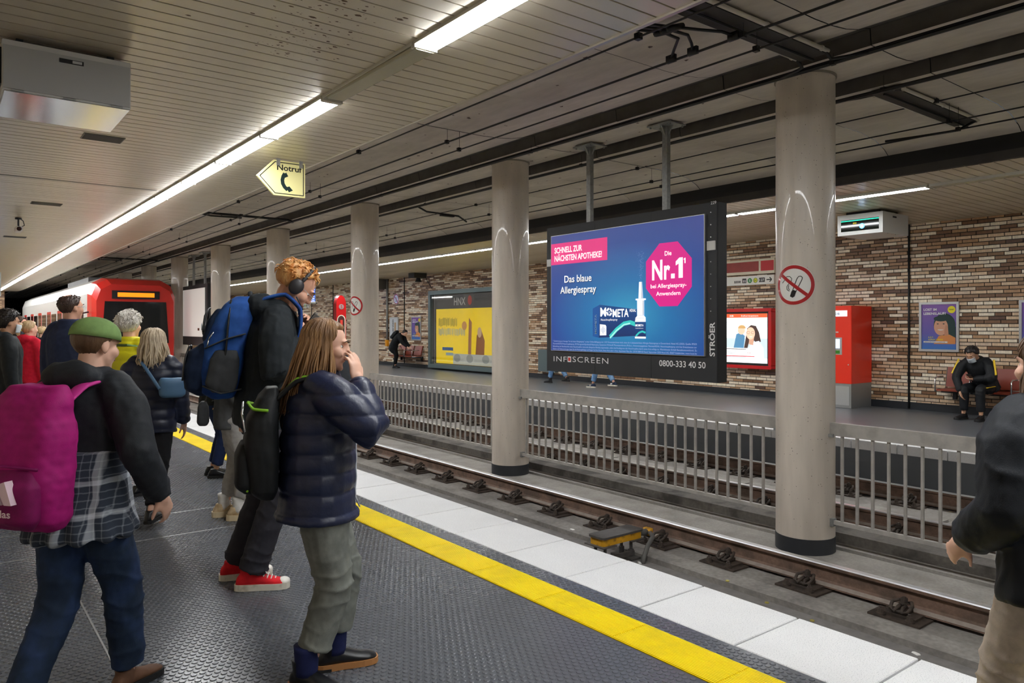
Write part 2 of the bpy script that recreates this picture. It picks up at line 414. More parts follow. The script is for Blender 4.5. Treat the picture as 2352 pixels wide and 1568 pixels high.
B = MB(); B.box(3.455, 3.485, Y0, Y1, SLZ - 0.012, SLZ + 0.07); B.build('trim_1', trim_m, kind='structure')
ceil_far = slat_ceiling('ceiling_opposite_platform', 9.46, FWALL, FSLZ, Y0, Y1, 200, 2.9)
B = MB(); B.box(3.44, 3.475, Y0, Y1, SLZ + 0.07, 3.95); B.build('wall_ceiling_step', black_m, kind='structure')
B = MB(); B.box(9.42, 9.47, Y0, Y1, 3.465, 3.75); B.mi = 1; B.box(9.415, 9.47, Y0, Y1, 3.365, 3.465)
B.build('trim_2', [black_m, brown_m], kind='structure')
# dark stains on a few slats beside the unlit lamp
stain_m = mat('rust_stain', '#5d452c', 0.7)
B = MB()
for i in range(150):
    k = random.choice([0, 0, 1, 1, 2, 3]); row = 2.012 + PITCH*(random.randint(13, 20))
    x = random.gauss(1.88, 0.17); y = row + random.uniform(0.02, 0.125); r = abs(random.gauss(0, 0.006)) + 0.002
    B.add([(x + r*random.uniform(0.7, 1.8)*math.cos(t), y + r*random.uniform(0.5, 1)*math.sin(t), SLZ - 0.0010) for t in (0, 1, 2, 3, 4, 5)], [(0, 1, 2, 3, 4, 5)])
B.build('stain', stain_m, ceil_near, kind='stuff')
# access strip: one darker, wider joint across the slats
B = MB(); B.box(NWALL, 2.4, 11.05, 11.12, SLZ - 0.004, SLZ + 0.02); B.build('cover_strip', mat('cover_strip', '#77705f', 0.4, metal=0.5), ceil_near)
for (x, y, w_) in ((1.31, 8.33, 0.36), (1.33, 13.3, 0.4), (1.3, 18.6, 0.4)):
    b = MB(); b.box(x - w_/2, x + w_/2, y - 0.13, y + 0.13, SLZ - 0.006, SLZ + 0.01)
    lab = {8.33: 'grey air grille in the ceiling just behind the white projector box', 13.3: 'grey air grille in the ceiling in front of the surveillance camera', 18.6: 'small air grille in the ceiling beyond the surveillance camera'}[y]
    o = b.build('ceiling_grille', mat('grille_grey', '#6f695d', 0.5, metal=0.4), label=lab, cat='grille', group='air grilles in the slatted ceiling')
    b = MB()
    for i in range(14): b.box(x - w_/2 + 0.01, x + w_/2 - 0.01, y - 0.12 + i*0.0175, y - 0.112 + i*0.0175, SLZ - 0.010, SLZ - 0.006)
    b.build('louvre', mat('grille_dark', '#4c483f', 0.5), o)

# ---- concrete ceiling over the tracks
PROF = [(3.47, 3.55), (3.6, 3.66), (3.85, 3.78), (4.2, CEIL), (5.25, CEIL), (5.5, CEIL + 0.012), (5.7, CEIL + 0.036), (5.88, CEIL + 0.075), (6.0, CEIL + 0.115), (6.08, CEIL + 0.132), (6.10, CEIL), (6.55, CEIL), (6.72, CEIL + 0.012), (6.88, CEIL + 0.036), (7.0, CEIL + 0.075), (7.1, CEIL + 0.115), (7.18, CEIL + 0.132), (7.20, CEIL), (8.75, CEIL), (9.1, 3.78), (9.33, 3.70), (9.45, 3.62)]
b = MB(); V = [(x, 0.004, z) for x, z in PROF] + [(x, 1.446, z) for x, z in PROF] ; n = len(PROF)
b.add(V, [(i, i+1, n+i+1, n+i) for i in range(n-1)])
b.m = [1 if (PROF[i][1] > CEIL + 0.07) else 0 for i in range(n-1)]     # recess shade of the two cable channels, painted as a darker colour
PANEL = b.mesh('panel', [conc_c, mat('channel_shade', '#5b5651', 0.85, var=0.15, vscale=6)]); PANEL.polygons.foreach_set('use_smooth', [True]*len(PANEL.polygons)); PANEL.set_sharp_from_angle(angle=math.radians(40))
B = MB(); B.box(3.44, 9.47, Y0, 74, 4.12, 4.2)
ceil_mid = B.build('ceiling_over_tracks', soot, kind='structure')
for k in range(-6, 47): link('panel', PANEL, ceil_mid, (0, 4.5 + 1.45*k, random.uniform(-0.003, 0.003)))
rust_m = mat('anchor_rust', '#4b3a2e', 0.8)
B = MB()
for i in range(170):
    x = random.choice([4.45, 4.7, 5.2, 6.3, 6.62, 7.7, 8.1, 8.6]) + random.gauss(0, 0.02); y = 4.2 + 0.24*random.randint(0, 52) + random.gauss(0, 0.02); r = random.uniform(0.008, 0.022)
    B.add([(x + r*random.uniform(0.3, 1.3)*math.cos(t), y + 1.6*r*random.uniform(0.3, 1.3)*math.sin(t), CEIL - 0.0045) for t in np.linspace(0, 6, 8)], [tuple(range(8))])
B.build('anchor_stain', rust_m, ceil_mid, kind='stuff')

# ---- walls
brick_cols = [('#f3e6d0', 0.27), ('#dcc0a0', 0.23), ('#b58f6b', 0.15), ('#826046', 0.16), ('#957558', 0.08), ('#d3bda6', 0.08), ('#664c40', 0.03)]
bm_ = [mat('brick_' + c[1:], c, 0.42, var=0.13, vscale=14, bump=0.1, bscale=80, stretch=(1, 3, 0.8)) for c, _ in brick_cols]
bprob = np.array([p for _, p in brick_cols]); bprob /= bprob.sum()
mortar = mat('mortar', '#3a342f', 0.9, var=0.15, vscale=30)
B = MB(); B.box(FWALL, FWALL + 0.2, Y0, Y1 + 2, -0.9, 3.6)
wall_far = B.build('wall_opposite', mortar, kind='structure')
BL, BH = 0.25, 0.0632
def brick_box(b, y, z, L, x=FWALL, dx=0.0):
    g = 0.0055; x0 = x - 0.011 - dx
    b.add([(x, y + g, z + g), (x, y + L - g, z + g), (x, y + L - g, z + BH - g), (x, y + g, z + BH - g), (x0, y + g + .002, z + g + .002), (x0, y + L - g - .002, z + g + .002), (x0, y + L - g - .002, z + BH - g - .002), (x0, y + g + .002, z + BH - g - .002)],
          [(4, 7, 6, 5), (0, 4, 5, 1), (1, 5, 6, 2), (2, 6, 7, 3), (3, 7, 4, 0)])
BM = []
for m in bm_:
    b = MB(); brick_box(b, 0, 0, BL, 0); BM.append(b.mesh('brick', m))
rest = MB(); near_b = []
rows = int(3.34 / BH)
run = 0
for r in range(2, rows + 2):
    off = (0.0, 0.083, 0.166, 0.05, 0.125)[r % 5] + random.uniform(-0.01, 0.01); z = r*BH - 0.03
    y = 1.6 - off; prev = 0
    while y < Y1 - 0.8:
        L = BL
        ci = prev if random.random() < 0.3 else int(RNG.choice(len(bm_), p=bprob))
        prev = ci
        if 4.15 < y and len(near_b) < 300 and y < 5.75: near_b.append((y, z, ci))
        else: rest.mi = ci; brick_box(rest, y, z, L, dx=random.uniform(-0.002, 0.002))
        y += L
for y, z, ci in near_b: link('brick', BM[ci], wall_far, (FWALL, y, z))
rest.build('bricks', bm_, wall_far, kind='stuff')
B = MB(); B.box(FWALL - 0.022, FWALL, Y0, Y1, -0.01, 0.13); B.box(FWALL - 0.03, FWALL, Y0, Y1, 0.115, 0.13)
B.build('baseboard_opposite', mat('baseboard_dark', '#23272d', 0.5, var=0.1), kind='structure')
def brick_mat():
    m = bpy.data.materials.new('brick_distant'); m.use_nodes = True; nt = m.node_tree
    t = nt.nodes.new('ShaderNodeTexBrick'); tc = nt.nodes.new('ShaderNodeTexCoord'); mp = nt.nodes.new('ShaderNodeMapping')
    mp.inputs['Rotation'].default_value = (math.radians(90), 0, 0)
    t.inputs['Scale'].default_value = 1; t.inputs['Brick Width'].default_value = 0.25; t.inputs['Row Height'].default_value = 0.063; t.inputs['Mortar Size'].default_value = 0.006
    t.inputs['Color1'].default_value = (*srgb('#d0ab80'), 1); t.inputs['Color2'].default_value = (*srgb('#7a5538'), 1); t.inputs['Mortar'].default_value = (*srgb('#4a433c'), 1)
    nt.links.new(tc.outputs['Object'], mp.inputs[0]); nt.links.new(mp.outputs[0], t.inputs['Vector']); nt.links.new(t.outputs['Color'], nt.nodes['Principled BSDF'].inputs['Base Color'])
    nt.nodes['Principled BSDF'].inputs['Roughness'].default_value = 0.5
    return m
bd = brick_mat()
B = MB(); B.box(NWALL - 0.3, 2.86, Y1 - 0.6, Y1, -0.5, 3.6); B.build('wall_tunnel_end', bd, kind='structure')
B = MB(); B.box(10.2, FWALL + 0.2, Y1 - 0.6, Y1, -0.5, 3.6); B.build('wall_tunnel_end_opposite', bd, kind='structure')
B = MB(); B.box(NWALL - 0.25, NWALL, Y0, Y1, -0.9, 3.6); B.build('wall_near', mat('wall_near_brick', '#d8c8ae', 0.5, var=0.2, vscale=9, stretch=(1, 2, 8)), kind='structure')
B = MB(); B.box(NWALL - 0.2, FWALL + 0.2, Y0 - 0.2, Y0, -1.0, 4.2); B.build('wall_behind', mat('wall_behind_plain', '#d9d4ca', 0.8), kind='structure')
for nm, bx_ in (('wall_tunnel_left', (2.6, 2.8, Y1, 74, -1.0, 4.2)), ('wall_tunnel_right', (10.2, 10.4, Y1, 74, -1.0, 4.2)), ('wall_tunnel_back', (2.6, 10.4, 74, 74.2, -1.0, 4.2))):
    B = MB(); B.box(*bx_); B.build(nm, tunnel_m, kind='structure')

# ---- round concrete columns with black foot ring
col_m = mat('column_concrete', '#d6ccc0', 0.34, color2='#beb3a6', cscale=1.5, clo=0.35, chi=0.7, var=0.1, vscale=9, bump=0.12, bscale=70, stretch=(1, 1, 0.16), coat=0.25)
ring_m = mat('column_foot', '#2b2d31', 0.5, var=0.15)
pit_m = mat('column_pit', '#4c443c', 0.9)
cb = MB(); cb.lathe([(0.262, -0.43), (0.262, 3.9)], n=40); COLM = cb.mesh('shaft', col_m, True); COLM.set_sharp_from_angle(angle=math.radians(40))
cb = MB(); cb.lathe([(0.266, -0.62), (0.266, -0.43), (0.262, -0.428)], n=40); RINGM = cb.mesh('foot_ring', ring_m, True); RINGM.set_sharp_from_angle(angle=math.radians(40))
cb = MB(); cb.lathe([(0.275, 3.80), (0.275, 3.83)], n=40); CAPM = cb.mesh('top_seal', mat('column_seal', '#8f877a', 0.8), True)
cb = MB()
for i in range(900):
    t = random.uniform(0, 6.283); z = -0.4 + 4.2*random.random()**0.8; r = random.uniform(0.0012, 0.0036)
    P = []
    for k in range(6):
        a_ = k*1.047; tt = t + r*math.cos(a_)*random.uniform(0.6, 1.5)/0.262; P.append((0.2627*math.cos(tt), 0.2627*math.sin(tt), z + r*math.sin(a_)*random.uniform(0.6, 1.5)))
    cb.add(P, [tuple(range(6))])
PITM = cb.mesh('pits', pit_m)
COLY = [3.85 + 4.535*k for k in range(10)]
collab = ['thick round concrete column with a no-smoking sign, nearest one, beside the red ticket machine', 'round concrete column just beyond the big blue advertising screen', 'round concrete column with a no-smoking sign beside the red emergency pillar',
          'round concrete column behind the red-haired head with headphones', 'round concrete column right beside the blank white screen', 'round concrete column just past the far end of the blank white screen'] + ['round concrete column beside the train, %s behind the blank white screen' % ORD[i] for i in (1, 2, 3, 4)]
for k, y in enumerate(COLY):
    e = empty('column', collab[k], 'column', (MIDX, y, 0), 0.7*k, 'row of columns between the tracks')
    link('shaft', COLM, e); link('foot_ring', RINGM, e); link('top_seal', CAPM, e)
    if k < 4: p = link('pits', PITM, e, kind='stuff')

# ---- railings between the columns
rail_grey = mat('railing_paint', '#b0aca6', 0.45, metal=0.15, color2='#a19d97', cscale=8, var=0.04, vscale=20, bump=0.05)
raillab = ['grey bar railing at the side of the no-smoking column, running out of the frame', 'grey bar railing below the big blue advertising screen', 'grey bar railing in front of the yellow poster case', 'grey bar railing between the third and fourth concrete columns', 'grey bar railing just in front of the blank white screen', 'grey bar railing below the blank white screen']
bar_m = MB().box(-0.011, 0.011, -0.011, 0.011, -0.26, 0.525).mesh('bar', rail_grey)
for k in range(6):
    ya = (COLY[0] - 4.535 if k == 0 else COLY[k-1]) + 0.262; yb = COLY[k] - 0.262
    e = empty('railing', raillab[k], 'railing', (MIDX, 0, 0), 0, 'grey railings between the columns')
    b = MB(); b.box(-0.03, 0.03, ya - 0.01, yb + 0.01, 0.515, 0.63); o = b.build('handrail', rail_grey, e)
    b = MB(); b.box(-0.02, 0.02, ya, yb, -0.29, -0.255); b.build('bottom_bar', rail_grey, e)
    for yy_ in (ya, yb):
        b = MB(); b.box(-0.03, 0.03, yy_ - 0.03, yy_ + 0.03, -0.31, -0.24); b.build('bracket', galv, e)
        b = MB(); b.box(-0.05, -0.03, yy_ - 0.04, yy_ + 0.04, 0.5, 0.53); b.build('bracket', galv, e)
    nb = int((yb - ya - 0.06)/0.138)
    for i in range(nb): link('bar', bar_m, e, (0, yb - 0.1 - 0.138*i, 0))

# ---- ceiling lamps (near platform row, opposite platform row)
diff_m = mat('lamp_diffuser', '#ffffff', 0.5, emit=(0.965, 0.985, 1.0), es=LAMP_STRENGTH)
diff_far = diff_m
house_m = mat('lamp_housing', '#cfccc3', 0.5, metal=0.2)
unlit_m = mat('lamp_diffuser_unlit', '#c9c3a6', 0.25, trans=0.3, spec=0.6)
def lamp_meshes(z, wx, lip=0.022):
    b = MB(); b.box(-wx/2, wx/2, 0.012, MOD - 0.012, z - 0.004, z + 0.07); b.box(-wx/2 - 0.006, -wx/2, 0.01, MOD - 0.01, z - lip, z + 0.03); b.box(wx/2, wx/2 + 0.006, 0.01, MOD - 0.01, z - lip, z + 0.03)
    b.box(-wx/2 - 0.004, wx/2 + 0.004, 0.004, 0.024, z - 0.042, z + 0.03); b.box(-wx/2 - 0.004, wx/2 + 0.004, MOD - 0.024, MOD - 0.004, z - 0.042, z + 0.03)
    h = b.mesh('housing', house_m)
    b = MB(); b.bbox(-wx/2 + 0.004, wx/2 - 0.004, 0.026, MOD - 0.026, z - 0.036, z - 0.006, r=0.012, axis='y')
    return h, b.mesh('diffuser', diff_m)
HN, DN = lamp_meshes(SLZ, 0.165); HF, DF = lamp_meshes(FSLZ, 0.165, 0.034)
b = MB(); b.bbox(-0.078, 0.078, 0.03, MOD - 0.03, SLZ - 0.05, SLZ - 0.012, r=0.02, axis='y'); DU = b.mesh('diffuser', unlit_m)
NL = 4.264
for k in range(-6, 29):
    unlit = (k == 0)
    if k < -1: lab, gr = 'lit ceiling lamp overhead out of view, %s before the one at the top edge' % ORD[-k-2], 'lamps above the near platform'
    elif k == -1: lab, gr = 'lit fluorescent ceiling lamp cut by the top edge, before the dark unlit lamp', 'lamps above the near platform'
    elif unlit: lab, gr = 'unlit ceiling lamp with a dull sagging cover in the lamp row', 'lamps above the near platform'
    else: lab, gr = 'lit fluorescent ceiling lamp, %s after the unlit one towards the tunnel' % ORD[k-1], 'lamps above the near platform'
    e = empty('ceiling_lamp', lab, 'lamp', (2.561, NL + MOD*k, 0), 0, gr)
    link('housing', HN, e); d = link('diffuser', DU if unlit else DN, e)
    if unlit: d.rotation_euler = (0.012, 0, 0); d['label'] = 'dull unlit plastic cover'
MODF = 1.476
for k in range(-5, 28):
    unlit = k in (-1,)
    if k < -1: lab = 'lit lamp above the opposite platform out of view, %s beyond the unlit one' % ORD[-k-2]
    elif unlit: lab = 'unlit ceiling lamp above the opposite platform, over the seated man'
    elif k == 0: lab = 'lit fluorescent lamp above the opposite platform beside the unlit one'
    else: lab = 'lit fluorescent lamp above the opposite platform, %s after the unlit one' % ORD[k]
    e = empty('ceiling_lamp', lab, 'lamp', (10.34, 4.39 + MODF*k, 0), 0, 'lamps above the opposite platform')
    link('housing', HF, e); link('diffuser', DU if unlit else DF, e)
# ================================================================ THINGS OF THE STATION
white_p = mat('print_white', '#f4f4f4', 0.5); red_p = mat('print_red', '#c3122b', 0.4); black_p = mat('print_black', '#151515', 0.5)
magenta_p = mat('print_magenta', '#e0148c', 0.4, emit='#e0148c', es=0.25); grey_p = mat('print_grey', '#8d9096', 0.5)
white_e = mat('screen_white', '#ffffff', 0.4, emit='#ffffff', es=0.3)
alu = mat('brushed_aluminium', '#c3c5c6', 0.35, metal=0.7)

# ---- overhead wires and cables
wire_m = mat('wire_black', '#121213', 0.5)
WIRES = [('overhead_wire', 'thin black wire along the edge of the slatted ceiling', [(3.62, 3.385, 0.007)]),
         ('overhead_wire', 'upper black contact wire above the near track', [(4.75, 3.665, 0.010)]),
         ('overhead_wire', 'lower black contact wire above the near track', [(4.92, 3.60, 0.008)]),
         ('power_cable', 'thick double black cable running in front of the column tops', [(6.02, 3.735, 0.017), (6.075, 3.775, 0.013)]),
         ('power_cable', 'thick black cable running behind the column tops', [(6.9, 3.675, 0.02)]),
         ('overhead_wire', 'upper thin wire above the opposite track', [(8.0, 3.775, 0.007)]),
         ('overhead_wire', 'middle thin wire above the opposite track', [(8.3, 3.62, 0.008)]),
         ('overhead_wire', 'lowest contact wire above the opposite track, nearest the black fascia', [(8.52, 3.575, 0.009)])]
for nm, lab, ws in WIRES:
    b = MB()
    for x, z, r in ws: b.cyl((x, Y0, z), (x, 73, z), r, 6)
    o = b.build(nm, wire_m, label=lab, cat='wire' if nm == 'overhead_wire' else 'cable', group='overhead wires')
    x, z, r = ws[0]
    for k in range(-1, 11):
        y = 7.4 + 4.06*k
        c = MB(); c.box(x - 0.018, x + 0.022, y - 0.02, y + 0.02, z - 0.016, z + 0.026); c.cyl((x + 0.01, y, z + 0.03), (x + 0.01, y, min(CEIL, z + 0.25) if x > 3.7 else z + 0.2), 0.0022, 6)
        c.build('wire_clamp', wire_m, o)

# ---- dark feeder troughs with pale edge pipes across the track ceilings
pipe_p = mat('pale_conduit', '#cbc5ba', 0.5)
def trough(x0, x1, y, lab, tails):
    e = empty('feeder_trough', lab, 'cable duct', (0, y, CEIL), 0, 'cable ducts on the track ceiling')
    b = MB(); b.box(x0, x1, -0.12, 0.12, -0.055, -0.012); b.build('tray', mat('tray_dark', '#37332f', 0.7, var=0.15), e)
    for yy in (-0.135, 0.135):
        b = MB(); b.cyl((x0, yy, -0.035), (x1, yy, -0.035), 0.018, 10)
        for xx in np.linspace(x0 + 0.1, x1 - 0.1, 3): b.cyl((xx - 0.008, yy, -0.035), (xx + 0.008, yy, -0.035), 0.024, 10)
        b.build('conduit', pipe_p, e, True)
    b = MB(); b.cyl((x0, 0.0, -0.075), (x1, 0.0, -0.075), 0.011, 6); b.build('feeder_cable', wire_m, e)
    for i, P in enumerate(tails):
        b = MB(); b.tube(P, 0.014, 7); b.build('cable_tail', wire_m, e, True)
    return e
trough(4.1, 5.85, 3.42, 'dark cable duct with pale pipes under the ceiling, leading to the nearest column', [
    [(5.82, -0.13, -0.04), (5.9, -0.13, -0.09), (5.95, -0.2, -0.085), (6.02, -0.4, -0.085)],
    [(5.82, 0.13, -0.04), (5.9, 0.13, -0.09), (5.95, 0.2, -0.085), (6.02, 0.42, -0.085)]])
trough(7.25, 9.2, 3.5, 'dark cable duct with pale pipes behind the nearest column top', [
    [(7.3, -0.13, -0.04), (7.1, -0.16, -0.1), (6.95, -0.25, -0.13), (6.9, -0.5, -0.14)],
    [(7.3, 0.13, -0.04), (7.1, 0.16, -0.1), (6.95, 0.28, -0.13), (6.9, 0.55, -0.14)],
    [(9.1, -0.1, -0.05), (8.9, 0.0, -0.16), (8.6, 0.25, -0.22), (8.52, 0.6, -0.22)]])
# insulated feeder tails hanging from the slat edge to the contact wire
e = empty('feeder_tail', 'bundle of three black insulated cables hanging from the ceiling edge to the wire', 'cable', (0, 0, 0))
for i, (ya, yb) in enumerate(((3.72, 4.02), (3.66, 3.8), (3.6, 3.42))):
    b = MB(); P = [(3.6 + 0.02*i, ya, 3.50), (3.85, ya, 3.62), (4.3, ya, 3.70), (4.55, ya + (yb-ya)*0.2, 3.73), (4.68, ya + (yb-ya)*0.7, 3.72), (4.75, yb, 3.69)]
    b.tube(P, 0.012, 7)
    for q in (1, 2): b.cyl(Vector(P[q]) - Vector((0.08, 0, 0.03)), Vector(P[q]) + Vector((0.08, 0, 0.03)), 0.024, 8)
    b.cbox(4.75, yb, 3.685, 0.03, 0.09, 0.06)
    b.build('cable', wire_m, e, True)
# lighter support arms further down the line
for y, lab in ((15.4, 'black support arm for the wires beside the emergency call sign'), (27.5, 'small black wire support arm far down the near track')):
    e = empty('wire_arm', lab, 'support arm', (0, y, 0), 0, 'wire support arms')
    b = MB(); b.tube([(3.75, 0, 3.72), (4.0, 0, 3.76), (5.9, 0, 3.76), (6.05, 0.1, 3.74)], 0.025, 8); b.build('arm', wire_m, e, True)
    b = MB(); b.tube([(4.0, 0, 3.75), (4.3, -0.12, 3.69), (4.7, -0.25, 3.68), (4.8, -0.4, 3.66)], 0.017, 8); b.cbox(4.76, -0.42, 3.69, 0.05, 0.24, 0.05); b.build('wire_holder', wire_m, e, True)
    b = MB(); b.cbox(3.72, 0, 3.72, 0.12, 0.2, 0.07); b.build('bracket', wire_m, e)
for y in (12.4,):
    e = empty('wire_arm', 'small black wire holder right of the third column top', 'support arm', (0, y, 0), 0, 'wire support arms')
    b = MB(); b.tube([(7.3, 0, 3.8), (7.5, 0, 3.72), (8.3, 0.1, 3.72), (8.5, 0.1, 3.62)], 0.018, 8); b.build('arm', wire_m, e, True)
    b = MB(); b.cbox(8.0, 0.05, 3.70, 0.3, 0.08, 0.05); b.build('wire_holder', wire_m, e)

# ---- no-smoking signs bent round the columns
def curved(cx, cy, r, a0, z0):
    def fn(u, v, d):
        t = a0 + u/r
        return (cx + (r + d)*math.cos(t), cy + (r + d)*math.sin(t), z0 + v)
    return fn
def no_smoking(root, fn, R):
    def fill_disc(r_out, m, d, nm):
        b = MB(); rings = 8; n = 40; V = [fn(0, 0, d)]
        for i in range(1, rings + 1):
            for k in range(n): V.append(fn(r_out*i/rings*math.cos(2*math.pi*k/n), r_out*i/rings*math.sin(2*math.pi*k/n), d))
        F = [(0, 1+k, 1+(k+1) % n) for k in range(n)]
        for i in range(rings - 1):
            F += [(1+i*n+k, 1+(i+1)*n+k, 1+(i+1)*n+(k+1) % n, 1+i*n+(k+1) % n) for k in range(n)]
        b.add(V, F); return b.build(nm, m, root, True)
    enamel_w = mat('enamel_white', '#eceae6', 0.2, coat=0.4); enamel_r = mat('enamel_red', '#b3141f', 0.2, coat=0.4); enamel_b = mat('enamel_black', '#17181c', 0.25)
    fill_disc(R, mat('enamel_edge', '#dcd6cc', 0.3), 0.003, 'plate')
    fill_disc(R*0.975, enamel_w, 0.0045, 'face')
    b = MB(); n = 48
    V = [fn(q*math.cos(2*math.pi*k/n), q*math.sin(2*math.pi*k/n), 0.006) for q in (R*0.80, R*0.965) for k in range(n)]
    b.add(V, [(k, (k+1) % n, n+(k+1) % n, n+k) for k in range(n)]); b.build('red_ring', enamel_r, root, True)
    # cigarette outline with loop of smoke
    b = MB()
    def S(P, w):
        Q = []
        for i in range(len(P)-1):
            for k in range(4): Q.append((P[i][0] + (P[i+1][0]-P[i][0])*k/4, P[i][1] + (P[i+1][1]-P[i][1])*k/4))
        Q.append(P[-1]); stroke_mb(b, [(x*R, y*R) for x, y in Q], w*R, fn, 0.0062)
    S([(-0.05, -0.30), (0.17, 0.30), (0.24, 0.40), (0.34, 0.42), (0.41, 0.36), (0.40, 0.26), (0.12, -0.34)], 0.035)
    S([(-0.45, 0.30), (-0.34, 0.42), (-0.18, 0.42), (-0.08, 0.32), (-0.10, 0.18), (-0.25, 0.05), (-0.34, -0.08), (-0.32, -0.22), (-0.2, -0.30)], 0.03)
    S([(-0.6, 0.12), (-0.52, 0.2), (-0.42, 0.3)], 0.03); S([(-0.22, 0.0), (-0.25, -0.12), (-0.2, -0.25)], 0.03)
    b.add([fn(x*R, y*R, 0.0062) for x, y in ((-0.17, -0.55), (-0.04, -0.62), (0.06, -0.56), (0.15, -0.30), (0.0, -0.24), (-0.09, -0.30))], [(0, 1, 2, 3, 4, 5)])
    b.build('cigarette', enamel_b, root)
    b = MB(); n = 14
    A = [(-0.62 + 1.24*k/n, 0.50 - 1.0*k/n*1.0) for k in range(n+1)]
    stroke_mb(b, [(x*R, y*R) for x, y in A], 0.16*R, fn, 0.0075); b.build('red_bar', enamel_r, root)
def sign_dir(k, off): return math.pi + math.radians(off)
for k, lab in ((0, 'round red and white no-smoking sign bent round the nearest concrete column'), (2, 'round no-smoking sign on the concrete column beside the red emergency pillar')):
    e = empty('no_smoking_sign', lab, 'sign', (0, 0, 0), 0, 'no-smoking signs')
    no_smoking(e, curved(MIDX, COLY[k], 0.263, math.pi + math.radians(9 if k == 0 else 16), 1.88 if k == 0 else 1.89), 0.187)

# ---- hanging advertising screens between the columns
frame_m = mat('screen_frame_black', '#2a2c30', 0.55, var=0.08, vscale=3)
def hanging_screen(ya, yb, z0, z1, lab, xf=6.45, th=0.17):
    e = empty('advertising_screen', lab, 'advertising screen', (xf, ya, 0), 0, 'screens hanging between the columns')
    L = yb - ya
    n = 3
    for i in range(n):   # cladding panels
        a0, a1 = (0, .914, 1.835, L)[3-i-1 if False else i], (0, .914, 1.835, L)[i+1]
        b = MB(); b.box(0.0, 0.02, L - a1 + 0.002, L - a0 - 0.002, z0, z1); b.build('panel', frame_m, e)
    b = MB(); b.box(0.02, th, 0, L, z0, z1); b.build('body', mat('screen_side_black', '#1d1e21', 0.5), e)
    for f in (0.30, 0.76) if xf else ():
        y = L*f
        b = MB(); b.box(th/2 - 0.03 + 0.08, th/2 + 0.03 + 0.08, y - 0.035, y + 0.035, z1, CEIL - 0.03); b.build('hanger_post', galv, e)
        b = MB(); b.box(th/2 - 0.14 + 0.08, th/2 + 0.14 + 0.08, y - 0.17, y + 0.17, CEIL - 0.032, CEIL - 0.018)
        for sx in (-0.11, 0.11):
            for sy in (-0.14, 0.14): b.cyl((th/2 + 0.08 + sx, y + sy, CEIL - 0.05), (th/2 + 0.08 + sx, y + sy, CEIL - 0.004), 0.012, 6)
        for dx, dy in ((1, 0), (-1, 0), (0, 1), (0, -1)):
            if dx: b.add([(th/2+0.08+dx*0.03, y-0.008, CEIL-0.03), (th/2+0.08+dx*0.09, y-0.008, CEIL-0.03), (th/2+0.08+dx*0.03, y-0.008, CEIL-0.13), (th/2+0.08+dx*0.03, y+0.008, CEIL-0.03), (th/2+0.08+dx*0.09, y+0.008, CEIL-0.03), (th/2+0.08+dx*0.03, y+0.008, CEIL-0.13)], [(0, 1, 2), (5, 4, 3), (0, 3, 4, 1), (1, 4, 5, 2), (2, 5, 3, 0)])
            else: b.add([(th/2+0.072, y+dy*0.035, CEIL-0.03), (th/2+0.072, y+dy*0.1, CEIL-0.03), (th/2+0.072, y+dy*0.035, CEIL-0.13), (th/2+0.088, y+dy*0.035, CEIL-0.03), (th/2+0.088, y+dy*0.1, CEIL-0.03), (th/2+0.088, y+dy*0.035, CEIL-0.13)], [(0, 1, 2), (5, 4, 3), (0, 3, 4, 1), (1, 4, 5, 2), (2, 5, 3, 0)])
        b.build('ceiling_plate', galv, e)
    return e
YA, YB, ZA, ZB = 4.85, 7.585, 0.913, 2.808
scr = hanging_screen(YA, YB, ZA, ZB, 'big hanging advertising screen with a blue nasal spray advert and black frame')
LW = YB - YA
fnF = lambda u, v, d: (-d, LW - u, ZA + v)                 # on the frame, local to the screen
SU, SV = 0.12, 0.273                                       # lower left of the picture on the frame
fnS = lambda u, v, d: (-0.03 - d, LW - SU - u, ZA + SV + v)
SW, SH = 2.48, 1.504
b = MB(); b.box(-0.03, 0.0, LW - SU - SW, LW - SU, ZA + SV, ZA + SV + SH); b.build('screen_rim', alu, scr)
blue_g = gradient_mat('advert_blue', [(0.0, '#38a6d4'), (0.25, '#1f78b8'), (0.55, '#244a9c'), (0.9, '#3d4394')], center=(0.45, 0.3), scale=(1.0, 0.95), emit=0.2, axes=(1, 2))
b = MB(); b.add([fnS(0.006, 0.006, 0.001), fnS(SW - 0.006, 0.006, 0.001), fnS(SW - 0.006, SH - 0.006, 0.001), fnS(0.006, SH - 0.006, 0.001)], [(0, 1, 2, 3)]); b.build('picture', blue_g, scr)
mag_b = mat('advert_pink', '#e0307f', 0.4, emit='#e0307f', es=0.3)
printed(scr, fnS, rect(0.006, 1.121, 1.044, 1.397), mag_b, 0.002, 'banner')
lettering(scr, fnS, 'SCHNELL ZUR', 0.076, 1.271, 0.076, white_e, width=0.525, bold=0.022)
lettering(scr, fnS, 'NÄCHSTEN APOTHEKE!', 0.076, 1.165, 0.076, white_e, width=0.876, bold=0.022)
sh_p = mat('advert_letter_shadow', '#1f3f7a', 0.5)
for dx, dv, m, d in ((0.008, -0.009, sh_p, 0.003), (0, 0, white_e, 0.004)):
    lettering(scr, fnS, 'Das blaue', 0.269 + dx, 0.882 + dv, 0.092, m, d, width=0.502, bold=0.01)
    lettering(scr, fnS, 'Allergiespray', 0.19 + dx, 0.742 + dv, 0.092, m, d, width=0.662, bold=0.01)
printed(scr, fnS, [(1.864, 1.247), (2.124, 1.247), (2.316, 1.05), (2.316, 0.744), (2.124, 0.54), (1.864, 0.54), (1.664, 0.75), (1.664, 1.055)], magenta_p, 0.002, 'badge')
lettering(scr, fnS, 'Die', 1.99, 1.104, 0.052, white_e, align='c', width=0.098, bold=0.015)
